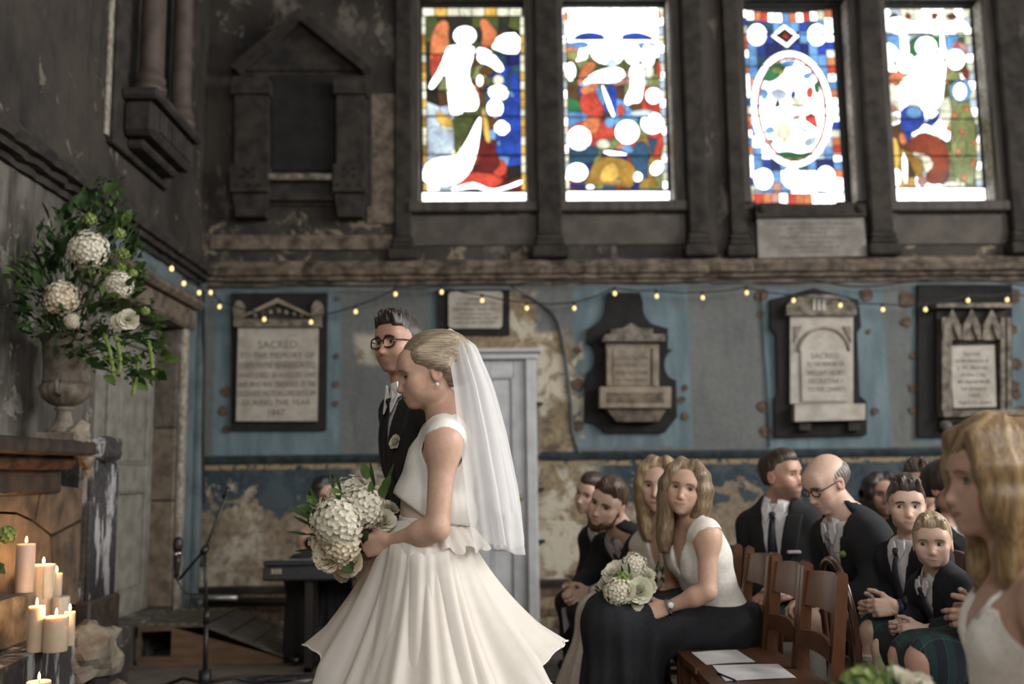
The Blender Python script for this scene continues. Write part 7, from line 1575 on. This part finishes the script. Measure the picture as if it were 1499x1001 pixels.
jd = dict(pelvis=Vector((1.0, 6.15, .56)), neck=J(884, 772, dY + .05), shL=J(905, 790, dY - .08), shR=J(866, 788, dY + .25), elL=J(890, 835, dY - .08), wrL=J(862, 855, dY), elR=J(862, 835, dY + .22), wrR=J(850, 853, dY + .12)); seated_legs(jd, Vector((.56, 6.0, .52)), Vector((.56, 6.25, .52)), -.0)
Dd = man('man with short brown hair half hidden behind the bearded man', (.9, 6.1, 0), jd, J(866, 722, dY), 225, -5, -18, 1.0, SK3, (.05, .032, .022), feat=dict(brow=(.04, .03, .02)), hairkw=dict(top=.012), hands=[('L', (-.8, .3, -.3), (0, .8, -.3), (0, .2, 1), .7), ('R', (-.8, -.4, -.3), (0, -.8, -.2), (0, .1, 1), .7)])
Dd.suit(M_navy, M_shirt, M_tien, .25, .3); Dd.trousers(M_navy, M_shoe)
# ------------------------------------------------------------------ second row: man with tie, bald man, two boys, kilt guest
eY = 5.0
je = dict(pelvis=Vector((1.78, 5.02, .56)), neck=J(1140, 742, eY), shL=J(1182, 768, eY - .06), shR=J(1102, 768, eY + .10), elL=J(1196, 835, eY - .05), wrL=J(1160, 868, eY - .12), elR=J(1096, 842, eY + .1), wrR=J(1122, 870, eY - .05)); je['pelvis'] = J(1152, 886, eY + .05); seated_legs(je, J(1098, 905, 4.88), J(1078, 900, 5.12), -.02)
Ee = man('seated man in black suit with navy tie and white pocket square looking aside', (1.5, 5.0, 0), je, J(1143, 696, eY - .02), 312, 2, 2, 1.02, SK2, (.035, .024, .018), (.07, .05, .038), feat=dict(lip=(.36, .19, .16), brow=(.05, .035, .025), open_=.75), colkw=dict(blush=.5, stubble=.55), hairkw=dict(vol=.004, top=.012), hands=[('L', (-.9, -.2, -.2), (0, .2, -1), (0, 1, .2), .5), ('R', (-.5, -.6, -.2), (0, -.2, -1), (0, 1, .2), .5)])
Ee.suit(M_suit, M_shirt, M_tien, .12, .16, tie_z=.12); Ee.trousers(M_suit, M_shoe)
tag(MB().prism([J(1126, 858, 4.80), J(1150, 862, 4.80), J(1149, 872, 4.74), J(1127, 868, 4.74)], (0, 0, .004)).build('order_of_service', M_paper), 'white order of service held by the man in navy tie', 'paper')
pq = Ee.front(-.105, .60, infl=.032); MB().box(Vector(pq) + Vector((-.035, -.006, -.007)), Vector(pq) + Vector((.03, .02, .008)), 0, .003).build('pocket_square', M_pink, Ee.root)
fY = 4.46
jf = dict(pelvis=J(1305, 890, fY + .04), neck=J(1240, 760, fY), shL=J(1276, 788, fY - .17), shR=J(1214, 785, fY + .20), elL=J(1280, 868, fY - .20), wrL=J(1228, 880, fY - .12), elR=J(1205, 862, fY + .24), wrR=J(1190, 880, fY + .10)); seated_legs(jf, J(1196, 905, 4.36), J(1180, 900, 4.62), -.0)
Ff = man('bald man in glasses and dark jacket with buttonhole, head bowed', (1.75, 4.5, 0), jf, J(1210, 706, fY - .02), 200, -26, 0, 1.03, SK3, None, feat=dict(lip=(.40, .22, .19), brow=(.10, .07, .055), open_=.45), colkw=dict(blush=.7), g=1.06, hands=[('L', (-1, .1, -.1), (0, .3, -1), (0, 1, .3), .6), ('R', (-1, -.1, -.1), (0, -.3, -1), (0, -1, .3), .6)])
F = Fig(); h = Ff.hd
F.el(h.w((0, -.022, .018)), np.array((.0800, .100, .070)) * h.sc, h.R, .02, 'h'); F.el(h.w((0, .03, .10)), np.array((.085, .115, .068)) * h.sc, h.R, .01, 'h', 's'); F.el(h.w((0, .115, -.03)), np.array((.075, .105, .12)) * h.sc, h.R, .01, 'h', 's')
hair_obj(Ff, F.p, (.12, .105, .09), cuts=(lambda X, Y, Z: -.045 - ((X - h.C[0]) * h.R[0, 2] + (Y - h.C[1]) * h.R[1, 2] + (Z - h.C[2]) * h.R[2, 2]),), hi=(.22, .20, .18), vox=.0036)
glasses(Ff, .025, .015); Ff.suit(M_char, M_shirt, M_tieg, .28, .30)
M_tartan = None
def tartan():
    b = MatB('dark_green_blue_tartan'); u, v = b.objco(), None
    x = b.nt.nodes.new('ShaderNodeSeparateXYZ'); b.nt.links.new(u.k, x.inputs[0]); X, Y, Z = (S(b.nt, x.outputs[i]) for i in range(3))
    s1 = (X * 110).sin().step(.2, .5); s2 = (Y * 110).sin().step(.2, .5); l1 = (X * 110 + 1.57).sin().step(.97, .99); l2 = (Y * 110 + 1.57).sin().step(.97, .99)
    c = b.mix(s1 * .5 + s2 * .5, (.008, .012, .022), (.012, .05, .042)); c = b.mix((l1 + l2) * .5, c, (.04, .10, .09)); b.base(c); b.rough(.9); b.bump(b.noise(150, 2), .1, .002); return b.m
M_tartan = tartan()
def kilt(P, mat=None, name='kilt'):
    F = Fig(); pe_, kL, kR = P.J['pelvis'], P.J['knL'], P.J['knR']; F.el(pe_, np.array((.165, .175, .13)) * P.g, None, .05)
    for k in (kL, kR): F.rc(pe_ + (k - pe_) * .1, pe_ + (k - pe_) * .90, .112 * P.g, .082 * P.g, .07)
    F.rc(pe_ + (kL - pe_) * .9, pe_ + (kR - pe_) * .9, .07 * P.g, .07 * P.g, .05); F.rc(pe_ + (kL - pe_) * .9 - np.array((0, 0, .05)), pe_ + (kR - pe_) * .9 - np.array((0, 0, .05)), .05 * P.g, .05 * P.g, .04)
    V, Q = mesh_prims(F.p, .010); V = relax(V, Q, 2, .5); N = vnormals(V, Q); V = V + N * (.004 * np.sin(V[:, 1] * 60 + V[:, 0] * 8))[:, None]; return obj(name, V, Q, mat or M_tartan, P.root, True)
kilt(Ff); M_hose = simple('cream_wool_hose', (.46, .44, .40), .9, .12, 90, .3)
def hose(P, top=.28, infl=.007, mat=None):
    for sd in 'LR':
        k, a = P.J['kn' + sd], P.J['an' + sd]; zc_ = k[2] - top; s_ = P.garment('sock', ('leg' + sd, 'foot' + sd), infl, mat or M_hose, (lambda X, Y, Z: Z - zc_,), .007, wr=None); p = a + (k - a) * ((zc_ - a[2]) / max(.01, k[2] - a[2])); MB().tube([Vector(p) + Vector((.050 * P.g * math.cos(t), .050 * P.g * math.sin(t), 0)) for t in [i * .45 for i in range(15)]], .010, 8).build('turnover', mat or M_hose, s_, True)
        P.garment('shoe', ('foot' + sd,), .012, M_shoe, (lambda X, Y, Z: Z - .085,), .007, wr=None)
hose(Ff, .10)
bp = Ff.front(-.10, .80, infl=.032); t = thing('boutonniere', 'small sprig buttonhole on the jacket of the bald man', 'flowers', Vector(bp)); place(ME_lime, 'bloom', t, Vector(bp), None, .38)
for i in range(3): place(ME_leafC, 'sprig', t, Vector(bp), qdir((-.3 + .3 * i, -.4, 1), i), .4)
def child(label, j, hc, phi, pitch, roll, sc, g, hairc, hairhi, jmat, base, jz=.86, feat={}, hands=None, hairkw={}, tmat=None, skin=SK3, v0=.40, va=.34):
    P = Person(label, base, j, hc, 'm', g, 'seated guests', skin, .009, .0038); h = Head(P.F, hc, phi, pitch, roll, sc, 'f', jz, .8, 1.0)
    for (sd, d, pn_, th, cu) in hands: P.hand(sd, d, pn_, th, cu)
    P.build(h, blush=.35); h.sex = 'm'; h.features(P.body, **feat); short_hair(P, hairc, hi=hairhi, **hairkw); P.suit(jmat, M_shirt, tmat, v0, va, lapel=False, cuff=False, infl=.014, tie_z=.35); return P
hY = 4.05
jh = dict(pelvis=J(1366, 925, hY + .06), neck=J(1338, 792, hY + .02), shL=J(1368, 815, hY - .12), shR=J(1306, 815, hY + .14), elL=J(1366, 888, hY - .16), wrL=J(1312, 888, hY - .14), elR=J(1300, 872, hY + .18), wrR=J(1284, 890, hY + .04)); seated_legs(jh, J(1278, 925, 3.98), J(1262, 922, 4.20), -.02)
Hh = child('older dark-haired boy in white collar and dark waistcoat with folded hands', jh, J(1327, 741, hY - .02), 252, 0, 0, .92, .84, (.035, .025, .020), (.09, .065, .05), M_navy, (1.7, 4.1, 0), .88, dict(lip=(.42, .22, .19), brow=(.03, .022, .018), gaze=(.25, .0), open_=1.0, browth=1.3), [('L', (-1, .1, -.05), (0, .9, -.3), (0, .2, 1), [.5, .6, .7, .8]), ('R', (-.9, -.3, 0), (0, -.8, -.3), (0, -.1, 1), [.6, .7, .8, .9])], dict(vol=.007, top=.022, spikes=60, face=(0, .118, -.038), fr=(.066, .075, .092)), M_tien)
kilt(Hh); hose(Hh, .09)
cw = Hh.J['wrL']; uu = unit(Hh.J['wrL'] - Hh.J['elL']); tag(MB().tube([Vector(cw - uu * .03), Vector(cw - uu * .005)], .029, 14).build('wristband', simple('navy_band', (.02, .026, .07), .6, .2, 40, 0), Hh.root, True), None)
lY = 3.50
jl = dict(pelvis=J(1425, 938, lY + .03), neck=J(1373, 842, lY + .02), shL=J(1405, 862, lY - .10), shR=J(1352, 860, lY + .12), elL=J(1408, 918, lY - .14), wrL=J(1352, 922, lY - .08), elR=J(1345, 905, lY + .16), wrR=J(1322, 918, lY + .05)); seated_legs(jl, J(1332, 952, 3.44), J(1292, 950, 3.58), -.02)
Ll = child('small blond boy in navy jumper with white collar and bare knees', jl, J(1365, 795, lY - .02), 244, 0, 0, .80, .66, (.23, .17, .105), (.50, .41, .27), M_navy, (1.6, 3.5, 0), .84, dict(lip=(.45, .25, .22), brow=(.20, .14, .09), gaze=(.2, 0), open_=1.0, browth=.9), [('L', (-.9, .2, -.1), (0, .8, -.4), (0, .3, 1), [.7, .8, .9, .9]), ('R', (-.8, -.4, 0), (0, -.8, -.3), (0, .1, 1), [.7, .8, .9, .9])], dict(vol=.006, top=.014, spikes=40, face=(0, .122, -.045), fr=(.066, .072, .085)), M_tien, v0=.45)
F = Fig(); kilt(Ll, simple('black_shorts', (.014, .014, .017), .9, .2, 80, .05), 'shorts'); hose(Ll, .085, .006, simple('white_sock', (.60, .59, .57), .9, .1, 90, .3))
kY = 3.08
jk = dict(pelvis=J(1500, 950, kY + .05), neck=J(1492, 792, kY + .02), shL=J(1530, 822, kY - .14), shR=J(1462, 820, kY + .15), elL=J(1500, 905, kY - .20), wrL=J(1452, 908, kY - .12), elR=J(1460, 890, kY + .18), wrR=J(1430, 898, kY + .02)); seated_legs(jk, J(1352, 968, 3.02), J(1326, 962, 3.20), -.0)
Kk = man('guest in navy jumper and dark tartan kilt, hands held together', (1.6, 3.1, 0), jk, J(1492, 752, kY - .02), 215, 0, 0, .9, SK2, (.05, .035, .025), g=.88, hands=[('L', (-1, .1, .0), (0, .9, -.3), (0, .2, 1), [.4, .6, .7, .8]), ('R', (-.9, -.4, 0), (0, -.9, -.3), (0, .2, 1), [.7, .8, .9, .9])])
Kk.suit(M_navy, M_shirt, None, .45, .3, lapel=False); kilt(Kk); hose(Kk, .16)
# ------------------------------------------------------------------ third row
def bg(label, who, px, py, Y, phi, pitch, sc, hairc, sex, mat, hi=None, roll=0, g=1.0, long_=False, hairkw={}):
    j = dict(pelvis=Vector((0, 0, 0)), neck=J(px + 4, py + 74 * 290 / (FPX / Y) * (FPX / Y / 290) ** 2, Y + .03)); n = j['neck']; f = math.radians(phi); r = Vector((math.sin(f), -math.cos(f), 0)) * .17 * g
    n = J(px + 6, py + .20 * FPX / Y, Y + .04); j['neck'] = n; j['pelvis'] = Vector((n.x + .12, n.y + .06, .56)); dn = Vector((0, 0, -.07)); make_chair((j['pelvis'].x + .19, j['pelvis'].y, 0), math.pi, 'ladder-back wooden chair occupied by ' + who, 'chairs of the third row'); j['shR'] = n + r + dn; j['shL'] = n - r + dn
    for sd, q in (('R', 1), ('L', -1)): j['el' + sd] = j['sh' + sd] + Vector((-.03, .02, -.27)); j['wr' + sd] = j['el' + sd] + Vector((-.20, -.05, -.03))
    seated_legs(j, j['pelvis'] + Vector((-.42, -.12, -.02)), j['pelvis'] + Vector((-.42, .12, -.02)))
    P = Person(label, (j['pelvis'].x, j['pelvis'].y, 0), j, J(px, py, Y), sex, g, 'seated guests', SK2, .013, .005); h = Head(P.F, J(px, py, Y), phi, pitch, roll, sc, sex)
    for sd in 'LR': P.hand(sd, (-1, 0, -.1), (0, .2, -1), (0, 1 if sd == 'R' else -1, 0), .5)
    P.build(h, blush=.4); h.features(P.body, brow=(.03, .02, .016))
    if long_: long_hair(P, hairc, hi, (1, 1), .24, seed=3)
    else: short_hair(P, hairc, hi=hi, **hairkw)
    if sex == 'm': P.suit(mat, M_shirt, M_tien, .3, .28); P.trousers(mat, M_shoe)
    else: P.garment('top', ('torso', 'armL', 'armR'), .014, mat, (P.above(.90),), .012); P.trousers(M_char, M_shoe)
    return P
bg('girl with long dark hair in the row behind the bald man', 'the girl with long dark hair', 1291, 724, 6.2, 262, 0, 1.06, (.022, .016, .013), 'f', simple('stone_grey_jersey', (.20, .185, .165), .8, .2, 60, .05), (.05, .035, .028), g=.9, long_=True)
bg('man with tousled dark curly hair behind the older boy', 'the curly-haired man', 1347, 710, 5.72, 240, 2, 1.10, (.030, .021, .016), 'm', M_suit, (.08, .055, .04), hairkw=dict(vol=.016, top=.026, spikes=90, seed=5))
bg('man with dark fringe behind the small blond boy, facing aside', 'the man with a dark fringe', 1386, 714, 5.2, 298, 0, 1.10, (.026, .018, .015), 'm', M_suit, (.07, .05, .04), hairkw=dict(vol=.016, top=.022, spikes=20, face=(0, .125, -.045), fr=(.062, .07, .085)))
# ------------------------------------------------------------------ blonde woman in the foreground
wY = 2.15
jw = dict(pelvis=J(1600, 1080, wY + .05), neck=J(1502, 838, wY), shL=J(1540, 880, wY - .16), shR=J(1490, 875, wY + .18), elL=J(1560, 1040, wY - .22), wrL=J(1440, 1075, wY - .12), elR=J(1470, 1030, wY + .24), wrR=J(1400, 1060, wY + .08)); jw['pelvis'] = Vector((1.14, 2.2, .56)); seated_legs(jw, Vector((.72, 2.08, .55)), Vector((.72, 2.32, .55)))
Ww = Person('blonde woman with wavy shoulder-length hair and white strappy dress in front row', (1.1, 2.2, 0), jw, J(1460, 706, wY), 'f', .96, 'seated guests', SK1, .009, .0036)
hw = Head(Ww.F, J(1461, 706, wY), 178, 2, 0, 1.0, 'f', .98, .95, .96)
for sd in 'LR': Ww.hand(sd, (-1, 0, -.1), (0, .8 if sd == 'L' else -.8, -.3), (0, 0, 1), .7)
Ww.build(hw, blush=.5); hw.features(Ww.body, (.34, .15, .13), (.12, .08, .05), (0, .05), .9, .8, .9)
Ww.garment('dress_top', lambda q: q['g'].startswith('torso'), .012, M_ivory_f, (Ww.below(.0), Ww.above(.86), vfront(Ww, .46, .40, .60), armhole(Ww.J['shL'] + (Ww.J['shL'] - Ww.J['shR']) * .02 - Ww.R[:, 2] * .03, .088, Ww.R[:, 0], -1), armhole(Ww.J['shR'] + (Ww.J['shR'] - Ww.J['shL']) * .02 - Ww.R[:, 2] * .03, .088, Ww.R[:, 0])), .006, wr=(.002, 18))
long_skirt(Ww, M_ivory_f, .13, .03)
for q in (-1, 1):
    P_ = [Ww.front(q * .075, .80, infl=.010), Ww.front(q * .080, .90, infl=.006)]; sp = Ww.J['shL' if q < 0 else 'shR'] * .45 + Ww.J['neck'] * .55 + Ww.R[:, 2] * .035; MB().tube([Vector(P_[0]), Vector(P_[1]), Vector(sp), Vector(Ww.T(q * .08, -.10, .86)), Vector(Ww.T(q * .075, -.115, .62))], .006, 8).build('strap', M_ivory_f, Ww.root, True)
F = Fig(); rn = random.Random(8); cap(F, hw, .018, face=(0, .128, -.050), fr=(.066, .082, .112)); sub = [q for q in F.p if q['op'] == 's']; F.p = [q for q in F.p if q['op'] == 'u']
for s in (-1, 1):
    for i in range(13):
        t = i / 12; y0 = .060 - .155 * t; wv = .010; pts = [(s * .018, .035 - .05 * t, .128 - .01 * t), (s * .058, y0 + .012, .095), (s * .083, y0 + .004, .03), (s * .088, y0 - .006, -.035)]; z = -.035; q = 0; L_ = .225 + rn.uniform(-.03, .02)
        while z > -L_: z -= .032; q += 1; pts.append((s * (.084 - .004 * q + wv * math.sin(q * 1.25 + i * .5)), y0 - .014 - .003 * q + wv * 1.0 * math.cos(q * 1.25 + i * .5) - (.010 * q if t > .7 else 0) - (.004 * q if t < .3 else 0), z))
        lock(F, hw, pts, [.010, .014, .017] + [.017] * (len(pts) - 5) + [.014, .007], .026)
for i in range(7):
    x = -.06 + .02 * i; lock(F, hw, [(x * .5, -.05, .125), (x, -.118, .06), (x * 1.1, -.125, -.02), (x * 1.15, -.115, -.10), (x * 1.1, -.10 - .02 * math.sin(i), -.18), (x, -.085, -.225)], [.014, .018, .02, .02, .017, .008], .012)
F.p += sub; hair_obj(Ww, F.p, (.15, .09, .04), hi=(.40, .28, .14), groove=(.0012, 24), vox=.0045, seed=2)
hcw = J(1300, 1030, 2.0); small_bouquet('bouquet tops of white and green flowers held low by the foreground woman', [(1262, 1006, .0, 30, ME_lime, 'viburnum_ball'), (1300, 1004, .02, 30, ME_roseY, 'dahlia'), (1325, 1008, 0, 34, ME_rose, 'rose'), (1345, 1012, .02, 26, ME_hyd, 'hydrangea'), (1280, 1010, .03, 26, ME_hyd, 'hydrangea'), (1248, 1014, .02, 22, ME_lime, 'viburnum_ball')], hcw, 9, [(1265, 1020), (1300, 1018), (1330, 1022), (1245, 1020)], 2.0, 720)
# ------------------------------------------------------------------ pianist
pY = 6.95
jp = dict(pelvis=Vector((J(476, 840, pY).x, pY + .10, .60)), neck=J(472, 766, pY), shL=J(500, 782, pY), shR=J(447, 782, pY), elL=J(508, 830, pY - .02), wrL=J(500, 836, pY - .24), elR=J(446, 830, pY - .02), wrR=J(458, 836, pY - .24)); pv = jp['pelvis']; seated_legs(jp, pv + Vector((.10, -.40, -.03)), pv + Vector((-.10, -.40, -.03)), 0)
Pp = Person('pianist with dark hair in a black sleeveless top behind the keyboard', (pv.x, pv.y, 0), jp, J(479, 724, pY), 'f', .95, None, SK1, .012, .005); hp_ = Head(Pp.F, J(479, 724, pY), 285, -12, 0, 1.02, 'f')
for sd in 'LR': Pp.hand(sd, (0, -1, -.1), (0, -.1, -1), (-1 if sd == 'L' else 1, 0, 0), .4)
Pp.build(hp_, blush=.4); hp_.features(Pp.body); long_hair(Pp, (.012, .010, .009), (.03, .022, .018), (1, 1), .12, seed=2)
Pp.garment('top', lambda q: q['g'].startswith('torso'), .012, M_suit, (Pp.above(.86), armhole(Pp.J['shL'], .075, Pp.R[:, 0], -1), armhole(Pp.J['shR'], .075, Pp.R[:, 0])), .010); long_skirt(Pp, M_suit, .10)
for sd in 'LR': Pp.garment('shoe', ('foot' + sd,), .008, M_shoe, (), .008, wr=None)
make_chair((pv.x + .0, pv.y + .20, 0), -math.pi / 2, 'wooden chair behind the keyboard used by the pianist', None)
